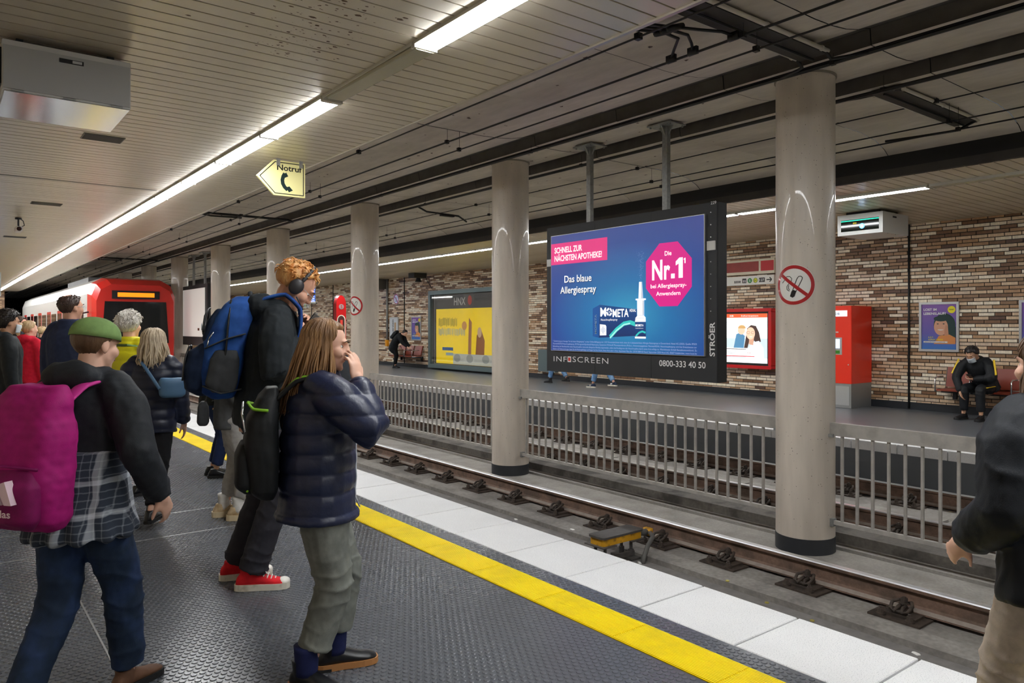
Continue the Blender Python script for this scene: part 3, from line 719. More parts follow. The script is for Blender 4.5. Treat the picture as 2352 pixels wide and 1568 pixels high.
lettering(scr, fnS, 'Nr', 1.757, 0.846, 0.222, white_e, width=0.262, bold=0.03, spacing=1.04)
printed(scr, fnS, rect(2.032, 0.846, 2.084, 0.898), white_e, 0.004, 'lettering')
ONE = [(0.04, 0), (0.098, 0), (0.098, 0.222), (0.05, 0.222), (0.0, 0.182), (0.0, 0.138), (0.04, 0.158)]
printed(scr, fnS, [(2.098 + u, 0.846 + v) for u, v in ONE], white_e, 0.004, 'lettering')
printed(scr, fnS, [(2.208 + u*0.26, 1.002 + v*0.26) for u, v in ONE], white_e, 0.004, 'lettering')
lettering(scr, fnS, 'bei Allergiespray-', 1.99, 0.748, 0.047, white_e, align='c', width=0.51, bold=0.012)
lettering(scr, fnS, 'Anwendern', 1.99, 0.662, 0.047, white_e, align='c', width=0.345, bold=0.012)
# packet
navy = gradient_mat('advert_packet', [(0.0, '#0b2f6d'), (1.0, '#0d4d93')], kind='v', emit=0.2)
navy_s = mat('advert_packet_side', '#0d56a5', 0.4, emit='#0d56a5', es=0.2)
printed(scr, fnS, [(0.901, 0.179), (1.523, 0.208), (1.523, 0.516), (0.913, 0.582)], navy, 0.003, 'packet_front')
printed(scr, fnS, [(0.792, 0.198), (0.901, 0.179), (0.913, 0.582), (0.792, 0.537)], navy_s, 0.003, 'packet_side')
teal = mat('advert_teal', '#2fc4c0', 0.4, emit='#2fc4c0', es=0.3); pteal = mat('advert_pale_teal', '#a6f0e6', 0.4, emit='#a6f0e6', es=0.3)
b = MB(); W = [(1.09, 0.19), (1.2, 0.28), (1.32, 0.35), (1.42, 0.365), (1.51, 0.34)]
stroke_mb(b, W, 0.05, fnS, 0.0036); b.build('wave', teal, scr)
b = MB(); stroke_mb(b, [(x, y - 0.012) for x, y in W[:4]], 0.018, fnS, 0.004); b.build('wave', pteal, scr)
lettering(scr, fnS, 'M', 0.926, 0.441, 0.108, white_e, 0.0042, width=0.10, bold=0.022)
lettering(scr, fnS, 'META', 1.135, 0.431, 0.096, white_e, 0.0042, width=0.262, bold=0.022)
b = MB(); n = 20
b.add([fnS(1.078 + q*math.cos(2*math.pi*k/n), 0.492 + q*math.sin(2*math.pi*k/n), 0.0042) for q in (0.026, 0.05) for k in range(n)], [(k, (k+1) % n, n+(k+1) % n, n+k) for k in range(n) if k % 5 < 4]); b.build('logo', white_e, scr)
lettering(scr, fnS, '24', 1.078, 0.483, 0.018, white_e, 0.0042, align='c', bold=0.01)
lettering(scr, fnS, 'HEXAL', 1.411, 0.488, 0.034, white_e, 0.0042, width=0.10, bold=0.02)
lettering(scr, fnS, 'Heuschnupfenspray', 0.935, 0.386, 0.028, white_e, 0.0042, width=0.28)
lettering(scr, fnS, 'MOMETA', 0.862, 0.225, 0.034, mat('advert_pale_blue', '#9fc4e4', 0.5), 0.0042, width=0.24, vertical=True, bold=0.018)
printed(scr, fnS, [(0.919, 0.207), (1.029, 0.211), (1.029, 0.318), (1.014, 0.336), (0.919, 0.344)], white_e, 0.0042, 'label')
b = MB()
for q in range(4):
    a_ = q*math.pi/2; cx, cy = 0.974 + 0.025*math.cos(a_), 0.274 + 0.025*math.sin(a_)
    stroke_mb(b, disc(cx, cy, 0.014, 10) + [(cx + 0.014, cy)], 0.005, fnS, 0.0048)
b.build('logo', navy_s, scr)
# bottle
for nm, P in (('bottle_nozzle', [(1.551, 0.64), (1.622, 0.64), (1.606, 0.83), (1.561, 0.83)]), ('bottle_collar', rect(1.507, 0.619, 1.664, 0.638)), ('bottle_neck', rect(1.531, 0.434, 1.639, 0.619)),
              ('bottle_shoulder', [(1.497, 0.37), (1.662, 0.37), (1.661, 0.42), (1.64, 0.436), (1.53, 0.436), (1.507, 0.42)]), ('bottle_foot', rect(1.497, 0.178, 1.664, 0.20))):
    printed(scr, fnS, P, white_e, 0.0045, nm)
gs = mat('advert_bottle_shade', '#c3cbd8', 0.5, emit='#c3cbd8', es=0.3)
for P in (rect(1.612, 0.44, 1.639, 0.615), [(1.592, 0.64), (1.622, 0.64), (1.606, 0.83), (1.59, 0.83)], rect(1.531, 0.445, 1.639, 0.45), rect(1.5, 0.41, 1.66, 0.415)): printed(scr, fnS, P, gs, 0.005, 'bottle_shading')
printed(scr, fnS, rect(1.497, 0.2, 1.664, 0.37), navy, 0.0046, 'bottle_label')
lettering(scr, fnS, 'MOMETA', 1.505, 0.318, 0.026, white_e, 0.0052, width=0.125, bold=0.018)
lettering(scr, fnS, 'Heuschnupfenspray', 1.505, 0.292, 0.011, white_e, 0.0052, width=0.12)
b = MB(); stroke_mb(b, [(1.51, 0.205), (1.56, 0.245), (1.61, 0.26), (1.66, 0.245)], 0.022, fnS, 0.0052); b.build('wave', teal, scr)
b = MB()
for i in range(230):
    t = random.random(); x = 1.586 + random.gauss(0, 0.008 + 0.028*t); y = 0.84 + 0.34*t; r = random.uniform(0.001, 0.0028)
    b.add([fnS(x + r*math.cos(q), y + r*math.sin(q), 0.0035) for q in (0, 1.57, 3.14, 4.71)], [(0, 1, 2, 3)])
b.build('spray_mist', mat('advert_mist', '#8fb8e2', 0.5, emit='#8fb8e2', es=0.25), scr, kind='stuff')
fine_m = mat('advert_fine_print', '#aebfe4', 0.5, emit='#aebfe4', es=0.2)
for i, t in enumerate(('* Zustimmung zur Aussage "Ist das beste Allergiespray" in einer Online-Befragung von 1.015 Verwender/innen mind. eines der 6 absatzstärksten Allergie-Nasensprays in Deutschland, Hexal AG (2020); Quelle: IPSOS',
                       'MometaHEXAL® Heuschnupfenspray, 50 Mikrogramm/Sprühstoß Nasenspray, Suspension Wirkstoff: Mometasonfuroat (Ph.Eur.). Anwendungsgebiete: MometaHEXAL Heuschnupfenspray wird bei Erwachsenen zur',
                       'Behandlung der Beschwerden eines Heuschnupfens (saisonale allergische Rhinitis) angewendet, sofern die Erstdiagnose des Heuschnupfens durch einen Arzt erfolgt ist. Warnhinweis: Enthält Benzalkoniumchlorid. Zu',
                       'Risiken und Nebenwirkungen lesen Sie die Packungsbeilage und fragen Sie Ihre Ärztin, Ihren Arzt oder in Ihrer Apotheke! Mat.-Nr.: 2/51013869-02 Stand: September 2020 Hexal AG, 83607 Holzkirchen, www.hexal.de')):
    lettering(scr, fnS, t, 0.043, 0.118 - 0.034*i, 0.02, fine_m, 0.003, width=2.34)
# frame lettering
lettering(scr, fnF, 'INF', 0.141, 0.132, 0.072, white_p, 0.002, width=0.255, bold=-0.005, spacing=1.15)
printed(scr, fnF, rect(0.415, 0.132, 0.482, 0.204), white_p, 0.002, 'logo_square'); printed(scr, fnF, rect(0.428, 0.146, 0.469, 0.190), mat('logo_red', '#e2342a', 0.4), 0.003, 'logo_square')
lettering(scr, fnF, 'SCREEN', 0.51, 0.136, 0.074, white_p, 0.002, width=0.64, bold=-0.005, spacing=1.15)
lettering(scr, fnF, '0800-333 40 50', 1.954, 0.145, 0.07, white_p, 0.002, width=0.64, bold=0.012)
lettering(scr, fnF, 'STRÖER', 2.71, 0.275, 0.066, white_p, 0.002, width=0.36, vertical=True, bold=0.022)
lettering(scr, fnF, '229', 2.66, 1.872, 0.032, white_p, 0.002, width=0.07, bold=0.005)
wp = mat('access_plate', '#d6d6d4', 0.4)
for (u0, v0, u1, v1) in ((2.617, 1.39, 2.723, 1.487), (0.012, 1.385, 0.095, 1.478)):
    b = MB(); b.box(-0.012, 0, LW - u1, LW - u0, ZA + v0, ZA + v1); b.build('sensor_plate', wp, scr)
b = MB()
for i in range(9): b.cyl((-0.004, LW - 2.66, ZA + 0.75 + 0.13*i), (0.001, LW - 2.66, ZA + 0.75 + 0.13*i), 0.006, 6)
b.build('screw_heads', alu, scr)
scr2 = hanging_screen(23.3, 26.1, ZA, ZB, 'hanging screen with a blank white picture far down between the columns')
b = MB(); b.box(-0.03, 0.0, 0.15, 2.68, ZA + 0.273, ZA + 1.777); b.build('screen_rim', alu, scr2)
b = MB(); b.box(-0.034, -0.028, 0.16, 2.67, ZA + 0.28, ZA + 1.77); b.build('picture', mat('screen_blank', '#e9e6e1', 0.5, emit='#e9e6e1', es=0.12), scr2)

# ---- projector boxes under both ceilings
box_m = mat('projector_box_white', '#c9c9c8', 0.35, metal=0.1); box_s = mat('projector_box_steel', '#d2d4d6', 0.16, metal=0.9)
e = empty('projector_box', 'white metal projector box hanging from the near ceiling', 'projector', (0.33, 5.69, 3.0), 0, 'projector boxes under the ceilings')
b = MB(); b.bbox(0, 0.735, 0, 0.74, 0.0, 0.32, r=0.006, axis='y'); b.build('body', box_m, e)
b = MB(); b.box(0.012, 0.73, 0.004, 0.735, -0.006, 0.0); b.build('bottom_plate', box_s, e)
b = MB(); b.box(0.006, 0.729, -0.008, 0.0, 0.012, 0.285); b.build('door', mat('projector_door', '#a9aaab', 0.45, metal=0.1), e)
b = MB(); b.box(0.31, 0.45, -0.013, -0.008, 0.235, 0.262); o = b.build('latch', mat('latch_black', '#161617', 0.4), e)
b = MB(); b.box(0.385, 0.44, -0.016, -0.013, 0.24, 0.257); b.cyl((0.43, -0.018, 0.2485), (0.43, -0.013, 0.2485), 0.008, 10); b.build('latch_plate', alu, o)
for x in (0.08, 0.37, 0.65):
    b = MB(); b.cyl((x - 0.035, -0.008, 0.003), (x + 0.035, -0.008, 0.003), 0.006, 8); b.build('hinge', alu, e)
b = MB(); b.box(-0.012, 0.0, 0.05, 0.68, 0.05, 0.28); b.build('edge_strip', dark_m, e)
for x in (0.1, 0.63):
    b = MB(); b.box(x - 0.02, x + 0.02, 0.1, 0.64, 0.32, 0.37); b.build('ceiling_bracket', dark_m, e)
b = MB(); b.add([(0.735, 0.04, 0.05), (0.735, 0.7, 0.05), (0.735, 0.7, 0.27), (0.735, 0.04, 0.27)], [(0, 1, 2, 3)]); b.build('window', mat('projector_glass', '#0a0d10', 0.08), e)
e = empty('projector_box', 'projector box with a green strip light under the opposite ceiling', 'projector', (11.75, 5.69, 2.985), 0, 'projector boxes under the ceilings')
b = MB(); b.bbox(0, 0.85, 0, 0.74, 0.0, 0.33, r=0.006, axis='y'); b.build('body', box_m, e)
b = MB(); b.box(-0.008, 0, 0.0, 0.74, 0.0, 0.33); b.build('front_panel', mat('projector_front', '#d9dbdb', 0.3, metal=0.1), e)
b = MB(); b.box(-0.010, -0.008, 0.06, 0.68, 0.06, 0.245); g = b.build('window', mat('projector_glass_b', '#0b1512', 0.06), e)
b = MB(); b.box(-0.0115, -0.010, 0.06, 0.68, 0.222, 0.236); b.build('green_strip', mat('green_glow', '#19c58e', 0.3, emit='#19c58e', es=1.2), g)
b = MB(); b.cyl((-0.013, 0.33, 0.13), (-0.010, 0.33, 0.13), 0.042, 20); b.build('lens', mat('lens_glow', '#4aa8ff', 0.2, emit='#3f9bff', es=2.5), g)
b = MB(); b.cyl((-0.015, 0.33, 0.13), (-0.013, 0.33, 0.13), 0.022, 16); b.build('lens_core', mat('lens_core', '#ffffff', 0.2, emit='#dff0ff', es=8), g)
b = MB(); b.box(-0.0115, -0.010, 0.42, 0.48, 0.17, 0.198); b.build('warning_label', mat('label_yellow', '#f0d21c', 0.4), g)
b = MB(); b.box(0.32, 0.44, -0.004, 0.0, 0.255, 0.28); b.build('latch', dark_m, e)
b = MB()
for x in (0.2, 0.33, 0.45): b.cyl((x, 0.02, -0.012), (x, 0.02, 0.0), 0.008, 6)
b.build('bolts', alu, e)
for x in (0.1, 0.7):
    b = MB(); b.box(x - 0.02, x + 0.02, 0.1, 0.64, 0.33, 0.375); b.build('ceiling_bracket', dark_m, e)

# ---- emergency call arrow sign
e = empty('arrow_sign', 'cream arrow-shaped sign with a telephone handset hanging from the ceiling', 'sign', (2.77, 8.14, 2.96))
P = [(0.0, 0.195), (0.19, 0.0), (0.55, 0.0), (0.55, 0.39), (0.19, 0.39)]
fnA = lambda u, v, d: (u, -d, v)
cream = mat('sign_cream', '#f3eaa6', 0.35, emit='#f3eaa6', es=0.06)
b = MB(); b.prism(P, fnA, -0.03, 0.0); b.build('plate', cream, e)
P2 = [(0.028, 0.195), (0.2, 0.018), (0.532, 0.018), (0.532, 0.372), (0.2, 0.372)]; P3 = [(0.04, 0.195), (0.205, 0.027), (0.523, 0.027), (0.523, 0.363), (0.205, 0.363)]
b = MB(); b.add([fnA(u, v, 0.002) for u, v in P2] + [fnA(u, v, 0.002) for u, v in P3], [(i, (i+1) % 5, 5+(i+1) % 5, 5+i) for i in range(5)]); b.build('border', black_p, e)
lettering(e, fnA, 'Notruf', 0.225, 0.282, 0.066, black_p, 0.002, width=0.285, bold=0.02)
b = MB(); stroke_mb(b, [(0.315, 0.25), (0.295, 0.215), (0.285, 0.175), (0.29, 0.135), (0.31, 0.1), (0.345, 0.07)], 0.042, fnA, 0.002)
b.add([fnA(u, v, 0.0022) for u, v in ((0.285, 0.235), (0.33, 0.262), (0.352, 0.222), (0.31, 0.20))], [(0, 1, 2, 3)]); b.add([fnA(u, v, 0.0022) for u, v in ((0.325, 0.095), (0.365, 0.112), (0.405, 0.07), (0.36, 0.045))], [(0, 1, 2, 3)])
b.build('handset', mat('print_dark_teal', '#18302e', 0.5), e)
for x in (0.24, 0.5):
    b = MB(); b.box(x - 0.02, x + 0.02, -0.006, 0.0, 0.33, 0.41); b.build('hook', alu, e)

# ---- surveillance camera
e = empty('surveillance_camera', 'small white surveillance camera hanging from the slatted ceiling', 'camera', (1.12, 15.3, SLZ))
b = MB(); b.cyl((0, 0, 0), (0, 0, -0.03), 0.05, 12); b.tube([(0, 0, -0.02), (0, 0, -0.12), (0.0, -0.02, -0.16)], 0.014, 8); b.build('bracket', dark_m, e)
b = MB(); b.bbox(-0.05, 0.05, -0.14, 0.12, -0.25, -0.16, r=0.015, axis='y'); b.build('housing', mat('camera_white', '#d4cfcc', 0.4), e)
b = MB(); b.cyl((0, -0.141, -0.205), (0, -0.15, -0.205), 0.036, 16); b.build('lens', mat('camera_lens', '#2a1216', 0.1), e)
b = MB(); b.tube([(0.03, 0.05, -0.16), (0.09, 0.05, -0.12), (0.07, 0.02, -0.05), (0.02, 0, -0.01)], 0.008, 6); b.build('cable', wire_m, e, True)

# ---- departure boards
def departure_board(x0, x1, y, z0, z1, lab, rows):
    e = empty('departure_board', lab, 'departure board', (x0, y, z0), 0, 'departure boards above the platforms')
    w_, h_ = x1 - x0, z1 - z0
    b = MB(); b.box(0, w_, 0, 0.16, 0, h_); b.build('housing', mat('board_grey', '#b9bdb8', 0.4), e)
    m1 = mat('board_blue_dark', '#04208e', 0.3, emit='#04208e', es=0.9); m2 = mat('board_blue', '#0a55e0', 0.3, emit='#0a55e0', es=0.9); wt = mat('board_white', '#ffffff', 0.3, emit='#ffffff', es=1.0)
    fn = lambda u, v, d: (u, -d, v)
    mx, my = 0.09*w_, 0.08*h_
    printed(e, fn, rect(mx, my, w_ - 0.03*w_, h_ - my), m1, 0.002, 'screen')
    rh = (h_ - 2*my)/(rows + 1.6)
    for i in range(rows):
        v = h_ - my - rh*(i + 2)
        if i % 2 == 0: printed(e, fn, rect(mx, v, w_ - 0.03*w_, v + rh), m2, 0.003, 'row')
        printed(e, fn, rect(mx + 0.015*w_, v + 0.12*rh, mx + 0.09*w_, v + 0.9*rh), wt, 0.004, 'line_number')
        lettering(e, fn, ('Zollstock', 'Ubierring', 'Ubierring', 'Zollstock', 'Zollstock', 'Ubierring', 'Zollstock')[i % 7], mx + 0.12*w_, v + 0.25*rh, 0.5*rh, wt, 0.004, bold=0.018)
        lettering(e, fn, '%d Min' % (5, 12, 20, 21, 25, 30, 45)[i % 7], w_ - 0.045*w_, v + 0.25*rh, 0.5*rh, wt, 0.004, align='r', bold=0.018)
    for a_, c_ in ((0.03, 0.12), (0.2, 0.34), (0.8, 0.84)): printed(e, fn, rect(mx + a_*w_, h_ - my - 0.8*rh, mx + c_*w_, h_ - my - 0.4*rh), wt, 0.004, 'header_text')
    printed(e, fn, rect(mx, my, w_ - 0.03*w_, my + 0.35*rh), wt, 0.004, 'ticker')
    for x in (0.25*w_, 0.75*w_):
        b = MB(); b.cyl((x, 0.08, h_), (x, 0.08, SLZ - z0), 0.03, 8); b.build('hanger', dark_m, e)
    return e
departure_board(11.2, 12.5, 29.5, 2.46, 3.2, 'lit blue departure board hanging above the opposite platform', 7)
departure_board(-0.05, 1.21, 21.2, 2.22, 2.78, 'blue departure board at the left edge above the near platform', 6)

# ---- far wall fittings; fnW on the wall face, u to the right in the picture
def fnW(ya, z0, x=FWALL - 0.012): return lambda u, v, d: (x - d, ya - u, z0 + v)
def wall_empty(name, lab, cat, ya, z0, group=None): return empty(name, lab, cat, (0, 0, 0), 0, group)
hair_p = mat('poster_hair', '#1d3a39', 0.6); skin_p = mat('poster_skin', '#d8a286', 0.6); orange_p = mat('poster_orange', '#d98c4e', 0.6); yell_p = mat('poster_yellow', '#f1e21a', 0.5)
poster_g = gradient_mat('poster_violet', [(0.0, '#3c78c4'), (0.35, '#6a63b4'), (1.0, '#8a62b0')], kind='v', axes=(1, 2), rough=0.25)
def job_poster(yL, wY, zb, h, lab):
    e = empty('framed_poster', lab, 'poster', (0, 0, 0), 0, 'framed posters on the brick wall')
    X = FWALL - 0.012
    fr = 0.04*h/0.87
    for (u0, v0, u1, v1) in ((0, 0, wY, fr), (0, h - fr, wY, h), (0, fr, fr, h - fr), (wY - fr, fr, wY, h - fr)):
        b = MB(); b.box(X - 0.03, X, yL - u1, yL - u0, zb + v0, zb + v1); b.build('frame_bar', alu, e)
    fn = fnW(yL - fr, zb + fr, X - 0.012); W_, H_ = wY - 2*fr, h - 2*fr
    b = MB(); b.box(X - 0.012, X - 0.001, yL - wY + fr, yL - fr, zb + fr, zb + h - fr); b.build('sheet', poster_g, e)
    for t, v, hh in (('LOST IM', 0.86, 0.055), ('LEBENSLAUF?', 0.77, 0.055)): lettering(e, fn, t, 0.06*W_, v*H_, hh*H_, white_p, 0.005, bold=0.022, width=(0.38 if 'IM' in t else 0.64)*W_)
    # woman with dark hair, hand at her cheek
    printed(e, fn, disc(0.66*W_, 0.54*H_, 0.31*W_, 24, 0.26*H_), hair_p, 0.002, 'portrait_hair'); printed(e, fn, [(0.75*W_, 0.6*H_), (0.98*W_, 0.5*H_), (0.98*W_, 0.15*H_), (0.7*W_, 0.2*H_)], hair_p, 0.0021, 'portrait_hair')
    printed(e, fn, [(0.35*W_, 0.12*H_), (0.97*W_, 0.12*H_), (0.97*W_, 0.26*H_), (0.8*W_, 0.33*H_), (0.5*W_, 0.3*H_)], orange_p, 0.0025, 'portrait_jumper')
    printed(e, fn, disc(0.56*W_, 0.50*H_, 0.2*W_, 24, 0.19*H_), skin_p, 0.003, 'portrait_face')
    printed(e, fn, disc(0.56*W_, 0.68*H_, 0.21*W_, 16, 0.06*H_), hair_p, 0.0035, 'portrait_fringe')
    printed(e, fn, disc(0.55*W_, 0.44*H_, 0.09*W_, 12, 0.02*H_, 180, 360), white_p, 0.0038, 'portrait_smile')
    for du in (0.47, 0.64): printed(e, fn, disc(du*W_, 0.565*H_, 0.03*W_, 8, 0.012*H_), hair_p, 0.0038, 'portrait_eye')
    printed(e, fn, [(0.66*W_, 0.3*H_), (0.78*W_, 0.32*H_), (0.76*W_, 0.5*H_), (0.7*W_, 0.55*H_), (0.66*W_, 0.42*H_)], mat('poster_skin_b', '#c98f72', 0.6), 0.0042, 'portrait_hand')
    printed(e, fn, disc(0.86*W_, 0.88*H_, 0.11*W_, 20, 0.11*W_), yell_p, 0.002, 'badge'); lettering(e, fn, 'TICKET', 0.86*W_, 0.87*H_, 0.022*H_, hair_p, 0.003, align='c', bold=0.02)
    lettering(e, fn, 'KÖLN MESSE', 0.2*W_, 0.20*H_, 0.03*H_, yell_p, 0.005, bold=0.02, width=0.42*W_); lettering(e, fn, '6. & 7.', 0.2*W_, 0.255*H_, 0.03*H_, yell_p, 0.005, bold=0.02)
    printed(e, fn, rect(0.06*W_, 0.145*H_, 0.75*W_, 0.178*H_), white_p, 0.005, 'strip'); lettering(e, fn, 'ABSOLVENTENKONGRESS.DE', 0.08*W_, 0.152*H_, 0.018*H_, hair_p, 0.006, width=0.6*W_, bold=0.018)
    return e
job_poster(6.14, 0.66, 1.06, 0.875, 'violet framed poster of a smiling woman beside the dark wall pipe')
job_poster(4.575, 0.64, 1.06, 0.875, 'violet framed poster cut by the right edge of the frame')
job_poster(24.28, 0.70, 0.99, 0.89, 'violet framed poster above the red seats with the bending woman')
# narrow poster with upright lettering
e = empty('framed_poster', 'narrow framed poster with upright black lettering behind the bending woman', 'poster', (0, 0, 0), 0, 'framed posters on the brick wall')
X = FWALL - 0.012
b = MB(); b.box(X - 0.03, X, 25.26, 25.95, 1.02, 1.87); b.build('frame', alu, e); b = MB(); b.box(X - 0.033, X - 0.03, 25.3, 25.91, 1.06, 1.83); b.build('sheet', mat('poster_pale', '#cfd4da', 0.4), e)
fn = fnW(25.91, 1.06, X - 0.033); lettering(e, fn, 'Querstein', 0.3, 0.06, 0.13, black_p, 0.002, width=0.66, vertical=True, bold=0.02); printed(e, fn, rect(0.36, 0.02, 0.5, 0.6), mat('poster_tan', '#b89a78', 0.5), 0.002, 'picture')
# small round sign on the wall
e = empty('no_smoking_sign', 'small round no-smoking sign high on the brick wall', 'sign', (0, 0, 0), 0, 'no-smoking signs'); no_smoking(e, fnW(25.46, 2.56), 0.2)
# vertical pipe with orange handle, dark wall joint pipe
e = empty('wall_pipe', 'grey vertical pipe with an orange end on the brick wall by the third column', 'pipe', (FWALL - 0.06, 26.1, 0))
b = MB(); b.cyl((0, 0, 0.95), (0, 0, 3.36), 0.04, 10); b.build('tube', galv, e, True); b = MB(); b.bbox(-0.07, 0.05, -0.07, 0.07, 0.74, 0.98, r=0.03, axis='z'); b.build('orange_box', mat('orange_plastic', '#f0a21a', 0.4), e)
e = empty('wall_pipe', 'dark vertical pipe on the brick wall below the opposite projector box', 'pipe', (FWALL - 0.03, 6.32, 0))
b = MB(); b.cyl((0, 0, 0.02), (0, 0, 3.36), 0.018, 8); b.build('tube', dark_m, e, True)
for z in (0.5, 1.6, 2.7):
    b = MB(); b.box(-0.005, 0.03, -0.03, 0.03, z, z + 0.02); b.build('pipe_clip', dark_m, e)
for y in (16.2, 24.8, 31.2, 33.6):
    lab = {16.2: 'thin dark cable duct on the wall behind the blue screen', 24.8: 'thin dark cable duct behind the red seats', 31.2: 'thin dark cable duct below the lit departure board', 33.6: 'thin dark cable duct beside the distant red line sign'}[y]
    b = MB(); b.box(FWALL - 0.035, FWALL, y, y + 0.03, 0.1, 3.36); b.build('cable_duct', dark_m, label=lab, cat='cable duct', group='thin ducts on the brick wall')
b = MB(); b.box(FWALL - 0.5, FWALL, 26.2, 27.2, 2.98, 3.36); b.build('bulkhead', mat('bulkhead_grey', '#5b5953', 0.6), label='grey bulkhead box where wall and ceiling meet by the pipe', cat='bulkhead')
# line signs
def line_sign(yR, lab):
    e = empty('line_sign', lab, 'sign', (0, 0, 0), 0, 'red line signs on the brick wall')
    L_ = 2.0; yL = yR + L_; X = FWALL - 0.012
    b = MB(); b.box(X - 0.05, X, yR, yL, 2.635, 2.955); b.build('board', mat('sign_ivory', '#e6dcc4', 0.4), e)
    fn = fnW(yL, 2.635, X - 0.05)
    printed(e, fn, rect(0.02, 0.06, 1.62, 0.275), mat('sign_red_worn', '#a23a34', 0.45, var=0.1), 0.002, 'red_field'); printed(e, fn, rect(1.67, 0.06, 1.985, 0.275), mat('sign_red', '#c8101e', 0.4), 0.002, 'red_field')
    b = MB(); b.box(X - 0.05, X, yR + 0.01, yL, 2.405, 2.60); b.build('direction_board', mat('sign_white', '#eceae4', 0.4), e)
    fn = fnW(yL, 2.405, X - 0.05)
    lettering(e, fn, 'asse', 1.17, 0.055, 0.075, black_p, 0.002, align='r', bold=0.02)
    for u, m, t in ((1.26, black_p, 'n'), (1.40, mat('s_bahn_green', '#2c8a4a', 0.4), 'S'), (1.54, mat('h_green', '#2c8a4a', 0.4), 'H')):
        if t == 'n':
            printed(e, fn, rect(u - 0.05, 0.045, u + 0.05, 0.145), m, 0.002, 'symbol')
            for du in (-0.02, 0.02): printed(e, fn, rect(u + du - 0.009, 0.06, u + du + 0.009, 0.115), white_p, 0.003, 'symbol')
        else:
            printed(e, fn, disc(u, 0.095, 0.055, 20), m, 0.002, 'symbol')
            if t == 'H': printed(e, fn, disc(u, 0.095, 0.044, 20), yell_p, 0.0026, 'symbol')
            lettering(e, fn, t, u, 0.068, 0.055, white_p if t == 'S' else m, 0.0032, align='c', bold=0.018)
    printed(e, fn, rect(1.63, 0.05, 1.77, 0.145), black_p, 0.002, 'symbol'); lettering(e, fn, '127', 1.70, 0.072, 0.052, white_p, 0.003, align='c', bold=0.018, width=0.11)
    b = MB(); stroke_mb(b, [(1.81, 0.097), (1.93, 0.097)], 0.022, fn, 0.002); stroke_mb(b, [(1.885, 0.145), (1.935, 0.097)], 0.022, fn, 0.002); stroke_mb(b, [(1.885, 0.05), (1.935, 0.097)], 0.022, fn, 0.002); b.build('arrow', black_p, e)
    return e
line_sign(9.05, 'red line sign with transfer symbols above the lit information case'); line_sign(33.8, 'distant red line sign beside the bent head with headphones')
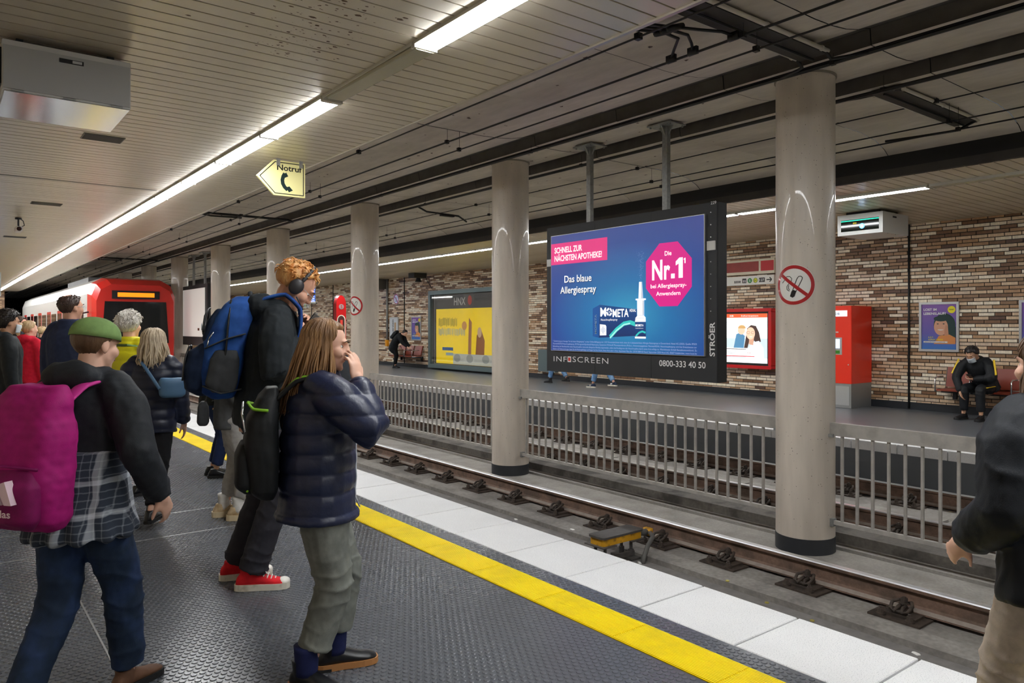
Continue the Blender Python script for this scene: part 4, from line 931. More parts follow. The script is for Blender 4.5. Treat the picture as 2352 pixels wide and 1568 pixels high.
# lit information cases
red_case = mat('case_red', '#d51520', 0.3, coat=0.3)
def info_case(yR, lab):
    e = empty('information_case', lab, 'display case', (0, 0, 0), 0, 'red lit information cases')
    yL = yR + 1.32; X = FWALL - 0.012; z0, z1 = 0.6, 1.89
    t = 0.07
    for (a0, a1, c0, c1) in ((yR, yL, z0, z0 + t), (yR, yL, z1 - t, z1), (yR, yR + t, z0 + t, z1 - t), (yL - t, yL, z0 + t, z1 - t)):
        b = MB(); b.bbox(X - 0.2, X, a0, a1, c0, c1, r=0.02, axis='x'); b.build('frame_bar', red_case, e)
    b = MB(); b.box(X - 0.17, X - 0.01, yR + t, yL - t, z0 + t, z1 - t); b.build('black_surround', black_p, e)
    pe = mat('case_poster', '#f4f6f8', 0.3, emit='#f4f6f8', es=0.5)
    fn = fnW(yL - t - 0.04, z0 + t + 0.05, X - 0.17); W_, H_ = 1.32 - 2*t - 0.08, z1 - z0 - 2*t - 0.09
    printed(e, fn, rect(0, 0, W_, H_), pe, 0.002, 'poster')
    def em(n, c, s_=0.35): return mat(n, c, 0.4, emit=c, es=s_)
    printed(e, fn, rect(0, 0.92*H_, W_, H_), em('case_orange', '#ea6236'), 0.003, 'header'); lettering(e, fn, 'Information', 0.42*W_, 0.94*H_, 0.036*H_, white_e, 0.004, width=0.38*W_); lettering(e, fn, 'KVB', 0.15*W_, 0.94*H_, 0.036*H_, white_e, 0.004, bold=0.02)
    printed(e, fn, rect(0, 0.1*H_, W_, 0.5*H_), em('case_room', '#b7c6cc', 0.5), 0.0026, 'picture_room')
    # boy in blue, woman with long dark hair and pale blouse
    printed(e, fn, [(0.24*W_, 0.3*H_), (0.47*W_, 0.3*H_), (0.5*W_, 0.55*H_), (0.4*W_, 0.62*H_), (0.3*W_, 0.58*H_)], em('case_blue', '#4f83a8', 0.4), 0.0034, 'picture_shirt')
    printed(e, fn, disc(0.42*W_, 0.66*H_, 0.085*W_, 18, 0.085*H_), em('case_skin', '#e6b79c', 0.5), 0.0036, 'picture_face'); printed(e, fn, disc(0.43*W_, 0.70*H_, 0.09*W_, 14, 0.07*H_, 0, 180), em('case_blond', '#c39a62', 0.45), 0.004, 'picture_hair')
    dk = em('case_dark_hair', '#4a3530', 0.3)
    printed(e, fn, [(0.48*W_, 0.3*H_), (0.56*W_, 0.3*H_), (0.6*W_, 0.45*H_), (0.72*W_, 0.45*H_), (0.76*W_, 0.36*H_), (0.86*W_, 0.44*H_), (0.82*W_, 0.62*H_), (0.75*W_, 0.75*H_), (0.64*W_, 0.77*H_), (0.55*W_, 0.7*H_), (0.52*W_, 0.5*H_)], dk, 0.0042, 'picture_hair')
    printed(e, fn, [(0.5*W_, 0.05*H_), (0.93*W_, 0.05*H_), (0.92*W_, 0.3*H_), (0.82*W_, 0.45*H_), (0.68*W_, 0.42*H_), (0.58*W_, 0.28*H_)], em('case_blouse', '#cfdcea', 0.6), 0.0046, 'picture_blouse')
    printed(e, fn, [(0.59*W_, 0.38*H_), (0.69*W_, 0.36*H_), (0.71*W_, 0.52*H_), (0.6*W_, 0.52*H_)], em('case_neck', '#d9a88c', 0.3), 0.0048, 'picture_neck')
    printed(e, fn, disc(0.63*W_, 0.60*H_, 0.1*W_, 20, 0.125*H_), em('case_skin', '#e6b79c', 0.5), 0.005, 'picture_face')
    b = MB()
    for du in (0.58, 0.68): stroke_mb(b, [(p[0], p[1]) for p in disc(du*W_, 0.615*H_, 0.035*W_, 12, 0.025*H_)], 0.006, fn, 0.0054)
    b.build('picture_glasses', dk, e)
    printed(e, fn, disc(0.64*W_, 0.535*H_, 0.035*W_, 10, 0.014*H_, 180, 360), white_e, 0.0054, 'picture_smile')
    printed(e, fn, rect(0, 0.13*H_, 0.72*W_, 0.3*H_), em('case_textbox', '#e8eced', 0.6), 0.0056, 'text_box'); printed(e, fn, rect(0, 0.125*H_, 0.72*W_, 0.14*H_), em('case_red_line', '#e02b2b', 0.6), 0.006, 'red_line')
    printed(e, fn, rect(0.03*W_, 0.27*H_, 0.53*W_, 0.283*H_), dk, 0.006, 'text_line')
    for i in range(3): printed(e, fn, rect(0.03*W_, (0.235 - 0.025*i)*H_, (0.3 + 0.03*i)*W_, (0.241 - 0.025*i)*H_), grey_p, 0.006, 'text_line')
    lettering(e, fn, 'KVB', 0.56*W_, 0.19*H_, 0.03*H_, em('case_red_line', '#e02b2b', 0.6), 0.006, bold=0.02)
    printed(e, fn, rect(0.05*W_, 0.815*H_, 0.45*W_, 0.84*H_), em('case_pale_text', '#c9d2dc', 0.5), 0.004, 'text_line')
    return e
info_case(9.03, 'red-framed lit information case with a woman in glasses, below the line sign'); info_case(33.9, 'distant red-framed lit information case beside the held phone')
# yellow poster case
e = empty('poster_case', 'large glazed grey case with a yellow poster behind the railing', 'display case', (0, 0, 0)); X = FWALL - 0.012
ya, yb, z0, z1 = 18.55, 22.75, 0.06, 2.76; t = 0.14
steel_b = mat('case_steel_blue', '#647478', 0.4, metal=0.3)
for (a0, a1, c0, c1) in ((ya, yb, z0, z0 + t), (ya, yb, z1 - t, z1), (ya, ya + t, z0 + t, z1 - t), (yb - t, yb, z0 + t, z1 - t)):
    b = MB(); b.bbox(X - 0.22, X, a0, a1, c0, c1, r=0.02, axis='x'); b.build('frame_bar', steel_b, e)
b = MB(); b.box(X - 0.1, X - 0.02, ya + t, yb - t, z0 + t, z1 - t); b.build('back_panel', mat('case_back', '#4a4744', 0.35), e)
fn = fnW(yb - t, z0 + t, X - 0.1); W_, H_ = yb - ya - 2*t, z1 - z0 - 2*t
yel = mat('poster_bright_yellow', '#f7d60a', 0.35, emit='#f7d60a', es=0.12)
printed(e, fn, rect(0.1, 0.0, 0.13, H_), alu, 0.002, 'strip'); lettering(e, fn, 'STRÖER', 0.115, 0.05, 0.07, black_p, 0.003, width=0.45, vertical=True, bold=0.018)
printed(e, fn, rect(0.22, 0.03, W_ - 0.06, 0.79*H_), yel, 0.002, 'sheet')
dgrey = mat('poster_blurred_grey', '#8f8f88', 0.4); 
lettering(e, fn, 'HNX', 1.35, 0.84*H_, 0.26, mat('poster_pale_letters', '#c9c9c4', 0.4), 0.002, width=0.7, bold=0.022); printed(e, fn, disc(2.3, 0.90*H_, 0.12, 20, 0.16), mat('poster_red', '#c8402c', 0.4), 0.002, 'dot')
olive = mat('poster_olive', '#a08c10', 0.4)
pbl = mat('poster_pale_blue', '#aeb7b0', 0.4)
for m_, u0_, u1_, v0_, hh_ in ((olive, 0.38, 1.55, 0.55*H_, 0.26), (pbl, 0.38, 2.0, 0.42*H_, 0.22)):     # lettering smeared by the scrolling sheet
    b = MB(); u_ = u0_
    while u_ < u1_:
        w_ = random.uniform(0.018, 0.04); v_ = v0_ + random.uniform(-0.03, 0.03); b.add([fn(a_, c_, 0.003) for a_, c_ in rect(u_, v_, u_ + w_, v_ + hh_)], [(0, 1, 2, 3)]); u_ += w_ + random.uniform(0.012, 0.035)
    b.build('smeared_print', m_, e)
printed(e, fn, rect(0.62, 0.2*H_, 1.3, 0.245*H_), mat('poster_blue', '#2a62ad', 0.4), 0.003, 'block'); printed(e, fn, rect(0.85, 0.13*H_, 1.3, 0.17*H_), mat('poster_pale_blue2', '#9fb6c4', 0.4), 0.003, 'block')
printed(e, fn, [(2.2, 0.15*H_), (2.38, 0.15*H_), (2.42, 0.6*H_), (2.25, 0.66*H_)], mat('poster_arm', '#b87a4a', 0.5), 0.003, 'arm'); printed(e, fn, disc(1.98, 0.55*H_, 0.15, 14), mat('poster_peach', '#e8a860', 0.5), 0.003, 'balloon')
printed(e, fn, [(2.6, 0.04*H_), (3.1, 0.04*H_), (3.15, 0.35*H_), (2.95, 0.5*H_), (2.7, 0.42*H_)], mat('poster_brown', '#a35f1c', 0.5), 0.003, 'figure'); printed(e, fn, disc(2.86, 0.46*H_, 0.12, 14, 0.17), mat('poster_skin_c', '#e6c3a0', 0.5), 0.0035, 'figure_head')
printed(e, fn, rect(1.3, 0.035, 3.7, 0.16*H_), mat('poster_pale_grey', '#d6d8cf', 0.4), 0.0032, 'foreground')
for u in (1.55, 2.3, 3.2): printed(e, fn, disc(u, 0.1*H_, 0.2, 14, 0.14), mat('poster_mid_grey', '#a9ada8', 0.5), 0.0036, 'blurred_shape')
b = MB(); b.box(X - 0.19, X - 0.186, ya + t, yb - t, z0 + t, z1 - t)
glass = bpy.data.materials.new('case_glass'); glass.use_nodes = True; gn = glass.node_tree; pb = gn.nodes['Principled BSDF']; out = gn.nodes['Material Output']
mx_ = gn.nodes.new('ShaderNodeMixShader'); tr = gn.nodes.new('ShaderNodeBsdfTransparent'); gl = gn.nodes.new('ShaderNodeBsdfGlossy'); gl.inputs['Roughness'].default_value = 0.03; mx_.inputs[0].default_value = 0.09
gn.links.new(tr.outputs[0], mx_.inputs[1]); gn.links.new(gl.outputs[0], mx_.inputs[2]); gn.links.new(mx_.outputs[0], out.inputs[0])
b.build('pane', glass, e)
b = MB(); b.box(FWALL - 0.14, FWALL - 0.01, 16.0, 16.75, 0.2, 0.84); b.build('wall_cabinet', steel_b, label='grey-green wall cabinet peeping out beside the big blue screen', cat='cabinet')
e = empty('loudspeaker', 'dark loudspeaker under the ceiling above the yellow poster case', 'loudspeaker', (13.3, 22.6, FSLZ))
b = MB(); b.box(-0.25, 0.25, -0.2, 0.2, -0.16, 0.0); b.build('housing', mat('speaker_dark', '#2d2b29', 0.6), e); b = MB(); b.lathe([(0.06, -0.16), (0.11, -0.28), (0.12, -0.3)], 0.0, -0.05, 16); b.build('horn', dark_m, e); b = MB(); b.tube([(0.3, 0, 0), (0.4, 0.05, -0.2), (0.7, 0.2, -0.5)], 0.01, 6); b.build('cable', wire_m, e)
# ticket machine
e = empty('ticket_machine', 'bright red ticket machine with grey base against the brick wall', 'ticket machine', (13.27, 7.0, 0)); D = FWALL - 13.27 - 0.03; Wm = 0.82
red_t = mat('machine_red', '#f3331c', 0.3, coat=0.2)
b = MB(); b.bbox(0, D, 0, Wm, 0.45, 1.885, r=0.012, axis='z'); b.build('cabinet', red_t, e)
b = MB(); b.box(0.012, D, 0.012, Wm - 0.012, 0, 0.45); b.build('plinth', mat('machine_grey', '#9b9c9b', 0.35, metal=0.5), e)
fn = lambda u, v, d: (-d, Wm - u, v)
b = MB(); b.box(0.008, 0.012, 0.05, Wm - 0.05, 0.05, 0.4); b.build('plinth_door', alu, e)
b = MB(); b.box(-0.006, 0, 0.08, Wm - 0.06, 1.69, 1.80); b.build('header_panel', mat('machine_header', '#e9eef4', 0.3, emit='#e9eef4', es=0.4), e); lettering(e, fn, 'KVB', 0.5, 1.72, 0.04, mat('machine_blue', '#2b4a80', 0.4), 0.008, bold=0.018)
b = MB(); b.box(-0.008, 0, 0.18, 0.62, 0.98, 1.30); r_ = b.build('panel', alu, e); b = MB(); b.box(-0.012, -0.008, 0.22, 0.40, 1.1, 1.27); b.build('screen', mat('machine_screen', '#bcd2ff', 0.2, emit='#a8c4ff', es=0.9), r_)
b = MB(); b.box(-0.014, -0.008, 0.42, 0.58, 1.02, 1.25); b.build('keypad', mat('machine_dark', '#4a4f52', 0.4), r_); b = MB(); b.box(-0.013, -0.008, 0.22, 0.4, 1.0, 1.06); b.build('slot', mat('machine_slot', '#1d2420', 0.3, emit='#55d020', es=0.1), r_)
b = MB(); b.box(-0.006, 0, 0.25, 0.5, 1.385, 1.41); b.build('note_slot', mat('machine_pale', '#e8c8c4', 0.4), e); printed(e, fn, [(0.38, 0.88), (0.46, 0.88), (0.44, 0.94), (0.40, 0.94)], white_p, 0.003, 'symbol')
b = MB(); b.cyl((-0.004, 0.06, 0.8), (0, 0.06, 0.8), 0.012, 10); b.build('lock', alu, e)
# emergency pillar
e = empty('emergency_pillar', 'red round-topped emergency pillar beside the third column', 'emergency pillar', (10.27, 22.6, 0)); Wp = 0.34; Hp = 2.52
P = [(0, 0), (Wp, 0)] + [(Wp/2 + Wp/2*math.cos(math.radians(a_)), Hp - 0.33 + 0.33*math.sin(math.radians(a_))) for a_ in range(0, 181, 12)]
fn = lambda u, v, d: (u, -d, v)
b = MB(); b.prism(P, fn, -0.22, 0); b.build('body', mat('pillar_red', '#c9161b', 0.3, coat=0.3), e)
b = MB(); b.prism([(u*1.0, v + 0.0) for u, v in P], lambda u, v, d: (u + 0.02, 0.23 + d, v + 0.02), 0.0, 0.1); b.build('back_shell', dark_m, e)
b = MB(); b.cyl((Wp/2, -0.02, 2.15), (Wp/2, 0, 2.15), 0.085, 20); b.build('disc', alu, e); lettering(e, fn, 'S', Wp/2, 2.1, 0.1, mat('pillar_red', '#c9161b', 0.3), 0.022, align='c', bold=0.018)
A = [(Wp/2 + q*math.cos(math.radians(a_)), 1.72 + 1.15*q*math.sin(math.radians(a_))) for q in (0.13,) for a_ in range(0, 181, 12)]
b = MB(); stroke_mb(b, [(Wp/2 + 0.13, 0.5)] + A + [(Wp/2 - 0.13, 0.5)], 0.03, fn, 0.006); b.build('arch_rim', mat('pillar_cream', '#e6dccb', 0.4), e)
printed(e, fn, [(Wp/2 + 0.115, 0.5)] + [(Wp/2 + (u - Wp/2)*0.88, 1.72 + (v - 1.72)*0.88) for u, v in A] + [(Wp/2 - 0.115, 0.5)], mat('pillar_niche', '#51302c', 0.4), 0.004, 'niche')
b = MB(); b.box(Wp/2 - 0.04, Wp/2 + 0.04, -0.03, 0, 1.5, 1.72); b.build('call_box', mat('pillar_box', '#e2463a', 0.4), e)
# wall benches
seat_m = mat('seat_red_brown', '#8d3a26', 0.35, coat=0.2); chrome = mat('chrome_tube', '#d6d8da', 0.15, metal=0.95)
def bench(y0, n, lab, zs=0.44):
    e = empty('bench', lab, 'bench', (FWALL - 0.03, y0, 0), 0, 'rows of red-brown seats on the brick wall')
    pitch = 0.6
    b = MB(); b.box(-0.12, -0.06, -0.05, n*pitch + 0.02, zs - 0.09, zs - 0.04); b.box(-0.06, 0.0, 0.1, 0.16, zs - 0.2, zs - 0.03); b.box(-0.06, 0.0, n*pitch - 0.2, n*pitch - 0.14, zs - 0.2, zs - 0.03); b.build('beam', dark_m, e)
    for i in range(n):
        y = i*pitch + 0.04
        b = MB(); b.bbox(-0.52, -0.08, y, y + 0.5, zs - 0.03, zs, r=0.02, axis='z'); s_ = b.build('seat', seat_m, e)
        b = MB(); b.add([(-0.13, y, zs + 0.02), (-0.13, y + 0.5, zs + 0.02), (-0.04, y + 0.5, zs + 0.36), (-0.04, y, zs + 0.36), (-0.10, y, zs + 0.02), (-0.10, y + 0.5, zs + 0.02), (-0.01, y + 0.5, zs + 0.36), (-0.01, y, zs + 0.36)], [(0, 1, 2, 3), (7, 6, 5, 4), (0, 3, 7, 4), (1, 5, 6, 2), (3, 2, 6, 7), (0, 4, 5, 1)]); b.build('backrest', seat_m, e)
        for yy in (y - 0.02, y + 0.52):
            b = MB(); b.tube([(-0.5, yy, zs - 0.05), (-0.5, yy, zs + 0.17), (-0.45, yy, zs + 0.2), (-0.2, yy, zs + 0.2)], 0.013, 8); b.tube([(-0.5, yy, zs - 0.03), (-0.09, yy, zs - 0.03), (-0.01, yy, zs + 0.36)], 0.011, 8); b.build('armrest', chrome, e, True)
bench(4.5, 2, 'row of red-brown wall seats with the man in black sitting on it')
bench(23.35, 3, 'row of red wall seats beside the bending woman in black')

# ---- yellow track magnet on its stand
e = empty('track_magnet', 'dirty yellow track magnet on a steel stand beside the rail', 'track magnet', (4.62, 4.76, -0.6))
ym = mat('magnet_yellow', '#d49a16', 0.6, color2='#6b4d14', cscale=14, clo=0.5, chi=0.7, var=0.15); dm = mat('magnet_dark', '#4c4845', 0.7, var=0.2, vscale=20)
b = MB(); b.bbox(0, 0.5, -0.09, 0.09, 0.17, 0.235, r=0.03, axis='z'); b.build('housing', ym, e)
b = MB(); b.bbox(-0.012, 0.512, -0.1, 0.1, 0.232, 0.25, r=0.03, axis='z'); b.build('lid', dm, e)
b = MB(); b.box(-0.03, 0.14, -0.12, 0.12, 0.16, 0.17); b.box(0.34, 0.5, -0.12, 0.12, 0.16, 0.17); b.build('support_plate', dm, e)
for x, y in ((0.05, -0.06), (0.38, -0.06), (0.38, 0.06), (0.05, 0.06)):
    b = MB(); b.cyl((x, y, 0.0), (x, y, 0.165), 0.014, 8); b.cyl((x, y, 0.0), (x, y, 0.08), 0.026, 8); b.build('leg', dm, e)
b = MB(); b.box(0.05, 0.4, -0.085, -0.06, 0.03, 0.07); b.box(0.3, 0.47, -0.14, 0.12, 0.0, 0.02); b.build('base_bar', dm, e)
b = MB(); b.tube([(0.5, -0.03, 0.2), (0.6, -0.06, 0.2)], 0.03, 8); b.mi = 1; b.box(0.585, 0.63, -0.1, -0.02, 0.17, 0.235); b.mi = 0; b.tube([(0.6, -0.09, 0.2), (0.55, -0.17, 0.185), (0.45, -0.2, 0.13), (0.38, -0.22, 0.05), (0.34, -0.24, 0.0)], 0.021, 8); b.build('cable', [mat('hose_grey', '#5d5b58', 0.6), ym], e, True)
# litter
litter = [(4.95, 4.55, 'white'), (5.0, 3.3, 'gold'), (4.88, 3.05, 'gold'), (5.33, 2.62, 'butt'), (4.98, 2.2, 'white'), (4.9, 4.75, 'blue'), (5.06, 3.7, 'gold'), (5.0, 6.4, 'white'), (5.9, 3.5, 'white'), (6.0, 2.6, 'butt'), (4.95, 2.9, 'gold'), (5.1, 5.6, 'white')]
lm = {'white': mat('litter_white', '#e8e6e2', 0.6), 'gold': mat('litter_gold', '#c2b35a', 0.35, metal=0.5), 'butt': mat('litter_butt', '#e0955a', 0.7), 'blue': mat('litter_blue', '#1f86d6', 0.4)}
wl = {'white': 'small white scrap of paper', 'gold': 'small brass-coloured bottle cap', 'butt': 'orange cigarette butt', 'blue': 'small blue plastic cap'}
place = ['beside the stand of the yellow magnet', 'on the track bed third from the right frame edge', 'on the dark strip by the platform slabs', 'on a rail fastening near the right edge', 'on the dark strip near the right edge', 'behind the yellow magnet', 'near the dirty rail fastenings, farther along', 'left of the yellow magnet', 'lying behind the rail near the first column', 'lying behind the rail right of the first column', 'next to the platform slabs among the caps', 'by the long crack near the magnet']
for (x, y, kx), pl in zip(litter, place):
    zf = -0.6 if x < 5.04 else (-0.555 if x < 5.95 else -0.57)
    if kx == 'butt' and x < 5.5: zf = -0.54
    b = MB()
    if kx in ('gold', 'blue'): b.lathe([(0.016, 0.0), (0.016, 0.005), (0.012, 0.008)], 0, 0, 14)
    elif kx == 'butt': b.cyl((-0.03, 0, 0.006), (0.01, 0.004, 0.006), 0.005, 8); b.cyl((0.01, 0.004, 0.006), (0.03, 0.006, 0.006), 0.0045, 8)
    else: b.add([(-0.025, -0.012, 0), (0.02, -0.015, 0), (0.028, 0.012, 0.0), (-0.02, 0.014, 0), (-0.02, -0.01, 0.008), (0.018, -0.01, 0.006), (0.02, 0.008, 0.01), (-0.015, 0.01, 0.007)], [(0, 3, 2, 1), (4, 5, 6, 7), (0, 1, 5, 4), (1, 2, 6, 5), (2, 3, 7, 6), (3, 0, 4, 7)])
    nm = {'white': 'paper_scrap', 'gold': 'bottle_cap', 'butt': 'cigarette_butt', 'blue': 'bottle_cap'}[kx]
    o = b.build(nm, lm[kx], None, label=wl[kx] + ' ' + pl, cat=nm.replace('_', ' '), group='litter on the track bed'); o.location = (x, y, zf); o.rotation_euler = (0, 0, random.uniform(0, 6))

# ---- the arriving train
t_red = mat('train_red', '#cf2a22', 0.3, coat=0.3); t_white = mat('train_white', '#d9d8d4', 0.3, coat=0.2); t_dark = mat('train_glass', '#14171a', 0.08); t_grey = mat('train_grey', '#6d6e70', 0.5); t_blk = mat('train_black', '#17181a', 0.5)
e = empty('train', 'red and white light rail train arriving at the far end of the near track', 'train', (3.62, 25.0, RAILZ))
TW, TH, TLn = 2.42, 3.35, 22.0
def tsec(z_lo, z_hi, ins): return None
def tprof(ins, lo, hi):
    P = [(ins, lo), (TW - ins, lo), (TW - ins, hi - 0.5), (TW - 0.12 - ins, hi - 0.16), (TW - 0.4 - ins, hi), (0.4 + ins, hi), (0.12 + ins, hi - 0.16), (ins, hi - 0.5)]
    return P
b = MB(); rings = [(0.0, 0.14, 0.28, TH - 0.22), (0.25, 0.05, 0.22, TH - 0.06), (0.7, 0.0, 0.2, TH), (TLn, 0.0, 0.2, TH)]
V = []; n = 8
for y, ins, lo, hi in rings: V += [(x, y, z) for x, z in tprof(ins, lo, hi)]
for i in range(3):
    b.mi = 0 if i < 2 else 1
    b.add(V, [(i*n+k, i*n+(k+1) % n, (i+1)*n+(k+1) % n, (i+1)*n+k) for k in range(n)])
b.mi = 0; b.add(V[:8], [tuple(range(8))[::-1]]); b.mi = 1; b.add(V[-8:], [tuple(range(8))])
b.build('body', [t_red, t_white], e)
fn = lambda u, v, d: (u, -d, v)
b = MB(); b.prism([(0.28, 1.35), (TW - 0.28, 1.35), (TW - 0.36, 2.62), (0.36, 2.62)], fn, -0.02, 0.02); b.build('windscreen', t_dark, e)
b = MB(); b.prism(rect(0.55, 2.70, TW - 0.55, 2.95), fn, -0.02, 0.03); g = b.build('destination_box', t_blk, e); printed(g, fn, rect(0.7, 2.76, TW - 0.7, 2.89), mat('destination_amber', '#ff7a10', 0.4, emit='#ff7010', es=0.9), 0.034, 'destination_text')
b = MB(); b.prism(rect(0.2, 0.3, TW - 0.2, 0.62), fn, -0.02, 0.05); b.build('bumper', t_grey, e)
b = MB(); b.prism(rect(0.3, 0.95, TW - 0.3, 1.2), fn, -0.02, 0.015); b.build('white_band', t_white, e)
for x in (0.42, TW - 0.42):
    b = MB(); b.cyl((x, -0.05, 0.82), (x, 0.02, 0.82), 0.1, 20); b.build('headlight', mat('headlight_glow', '#ffffff', 0.3, emit='#fff4ea', es=14), e)
b = MB(); b.box(0.15, TW - 0.15, 0.4, TLn, 0.05, 0.25); b.build('underframe', t_blk, e)
for k in range(6):
    y = 1.4 + 3.3*k
    b = MB(); b.bbox(-0.006, 0.02, y, y + 1.5, 1.35, 2.35, r=0.06, axis='x'); b.build('side_window', t_dark, e)
    b = MB(); b.bbox(-0.008, 0.02, y + 1.7, y + 2.95, 0.4, 2.45, r=0.04, axis='x'); dd = b.build('door', t_red, e)
    for q in (0, 1):
        b = MB(); b.bbox(-0.012, 0.0, y + 1.78 + 0.6*q, y + 2.28 + 0.6*q, 0.9, 2.35, r=0.05, axis='x'); b.build('door_window', t_dark, dd)
b = MB(); b.box(-0.004, 0.02, 0.75, TLn, 0.25, 1.05); b.build('red_skirt', t_red, e)
b = MB(); b.box(0.5, TW - 0.5, 4, 9, TH - 0.02, TH + 0.2); b.build('roof_unit', t_grey, e)
b = MB(); b.tube([(0.0, 0.5, 2.3), (-0.2, 0.35, 2.25), (-0.22, 0.3, 1.9)], 0.025, 8); b.build('mirror_arm', t_blk, e)
# ================================================================ PEOPLE: builders
def V3(*a): return Vector(a)
def loft(B, rings, n=14, cap=True):
    """rings: (centre, axis a * radius, axis b * radius)"""
    V = []; F = []
    for c, a, b in rings:
        for k in range(n):
            t = 2*math.pi*k/n; V.append(c + a*math.cos(t) + b*math.sin(t))
    m = len(rings)
    for i in range(m-1):
        F += [(i*n+k, i*n+(k+1) % n, (i+1)*n+(k+1) % n, (i+1)*n+k) for k in range(n)]
    if cap:
        V += [rings[0][0], rings[-1][0]]
        F += [(m*n, (k+1) % n, k) for k in range(n)] + [(m*n+1, (m-1)*n+k, (m-1)*n+(k+1) % n) for k in range(n)]
    B.add(V, F)
def limb(B, pts, radii, side=None, n=12, flat=1.0, round_ends=True):
    """tapering rounded limb through the points"""
    pts = [Vector(p) for p in pts]; rings = []; N = len(pts)
    # resample with smooth interpolation
    P = []; R = []
    for i in range(N-1):
        st = 5
        for k in range(st):
            t = k/st
            p0 = pts[max(i-1, 0)]; p1 = pts[i]; p2 = pts[i+1]; p3 = pts[min(i+2, N-1)]
            lin = p1.lerp(p2, t); cr = 0.5*((2*p1) + (p2-p0)*t + (2*p0-5*p1+4*p2-p3)*t*t + (3*p1-p0-3*p2+p3)*t**3)
            P.append(lin.lerp(cr, 0.45)); R.append(radii[i] + (radii[i+1]-radii[i])*t)
    P.append(pts[-1]); R.append(radii[-1])
    if round_ends:
        d0 = (P[0]-P[1]).normalized(); d1 = (P[-1]-P[-2]).normalized()
        P = [P[0]+d0*R[0]*0.85, P[0]+d0*R[0]*0.5] + P + [P[-1]+d1*R[-1]*0.5, P[-1]+d1*R[-1]*0.85]; R = [R[0]*0.4, R[0]*0.85] + R + [R[-1]*0.85, R[-1]*0.4]
    s = Vector(side) if side is not None else Vector((1, 0, 0))
    for i, p in enumerate(P):
        t = (P[min(i+1, len(P)-1)] - P[max(i-1, 0)]).normalized()
        a = s - t*s.dot(t)
        if a.length < 0.05: a = Vector((0, 1, 0)) - t*t.y
        a.normalize(); b = t.cross(a)
        rings.append((p, a*R[i], b*R[i]*flat))
    loft(B, rings, n)
def ellipsoid(B, c, r, M=None, n=12, m=8):
    V = []; F = []; c = Vector(c)
    for i in range(1, m):
        th = math.pi*i/m
        for k in range(n):
            ph = 2*math.pi*k/n; p = Vector((r[0]*math.sin(th)*math.cos(ph), r[1]*math.sin(th)*math.sin(ph), r[2]*math.cos(th)))
            V.append(c + (M @ p if M is not None else p))
    top = Vector((0, 0, r[2])); V += [c + (M @ top if M is not None else top), c - (M @ top if M is not None else top)]
    for i in range(m-2): F += [(i*n+k, (i+1)*n+k, (i+1)*n+(k+1) % n, i*n+(k+1) % n) for k in range(n)]
    T = (m-1)*n
    F += [(T, k, (k+1) % n) for k in range(n)] + [(T+1, (m-2)*n+(k+1) % n, (m-2)*n+k) for k in range(n)]
    B.add(V, F)
def voxelize(B, vs, smooth=4):
    """union of the shapes as one continuous skin"""
    me = B.mesh('tmp', [mat('tmp', '#888888')]); o = bpy.data.objects.new('tmp', me)
    r = o.modifiers.new('r', 'REMESH'); r.mode = 'VOXEL'; r.voxel_size = vs; r.adaptivity = 0
    if smooth: s = o.modifiers.new('s', 'SMOOTH'); s.factor = 0.5; s.iterations = smooth
    nm = evaluated_mesh(o)
    bpy.data.objects.remove(o); bpy.data.meshes.remove(me)
    nm.materials.clear(); nm.polygons.foreach_set('use_smooth', [True]*len(nm.polygons))
    return nm
def vn(me):
    n = len(me.vertices); V = np.zeros(n*3); N = np.zeros(n*3); me.vertices.foreach_get('co', V); me.vertices.foreach_get('normal', N)
    return V.reshape(-1, 3), N.reshape(-1, 3)
def setv(me, V): me.vertices.foreach_set('co', V.ravel()); me.update()
def wob(V, sc, seed, k=5):
    g = np.random.default_rng(seed); out = np.zeros(len(V))
    for i in range(k):
        a = g.normal(size=3)*sc*(1+0.5*i); b = g.normal(size=3)*sc*0.7
        out += np.sin(V @ a + 1.8*np.sin(V @ b + g.uniform(0, 6)) + g.uniform(0, 6))/(1+0.4*i)
    return out/2.6
def seg_dist(V, a, b):
    a = np.array(a); b = np.array(b); d = b-a; t = np.clip(((V-a) @ d)/(d @ d), 0, 1); return np.linalg.norm(V-(a+t[:, None]*d), axis=1), t
def ik(a, b, l1, l2, pole):
    a, b = Vector(a), Vector(b); d = b-a; L = min(d.length, (l1+l2)*0.999); u = d.normalized(); b = a+u*L
    x = (l1*l1-l2*l2+L*L)/(2*L); h = math.sqrt(max(l1*l1-x*x, 0)); p = Vector(pole); p = (p-u*p.dot(u)).normalized()
    return a+u*x+p*h, b
skin_light = dict(rough=0.5, var=0.05, vscale=12)

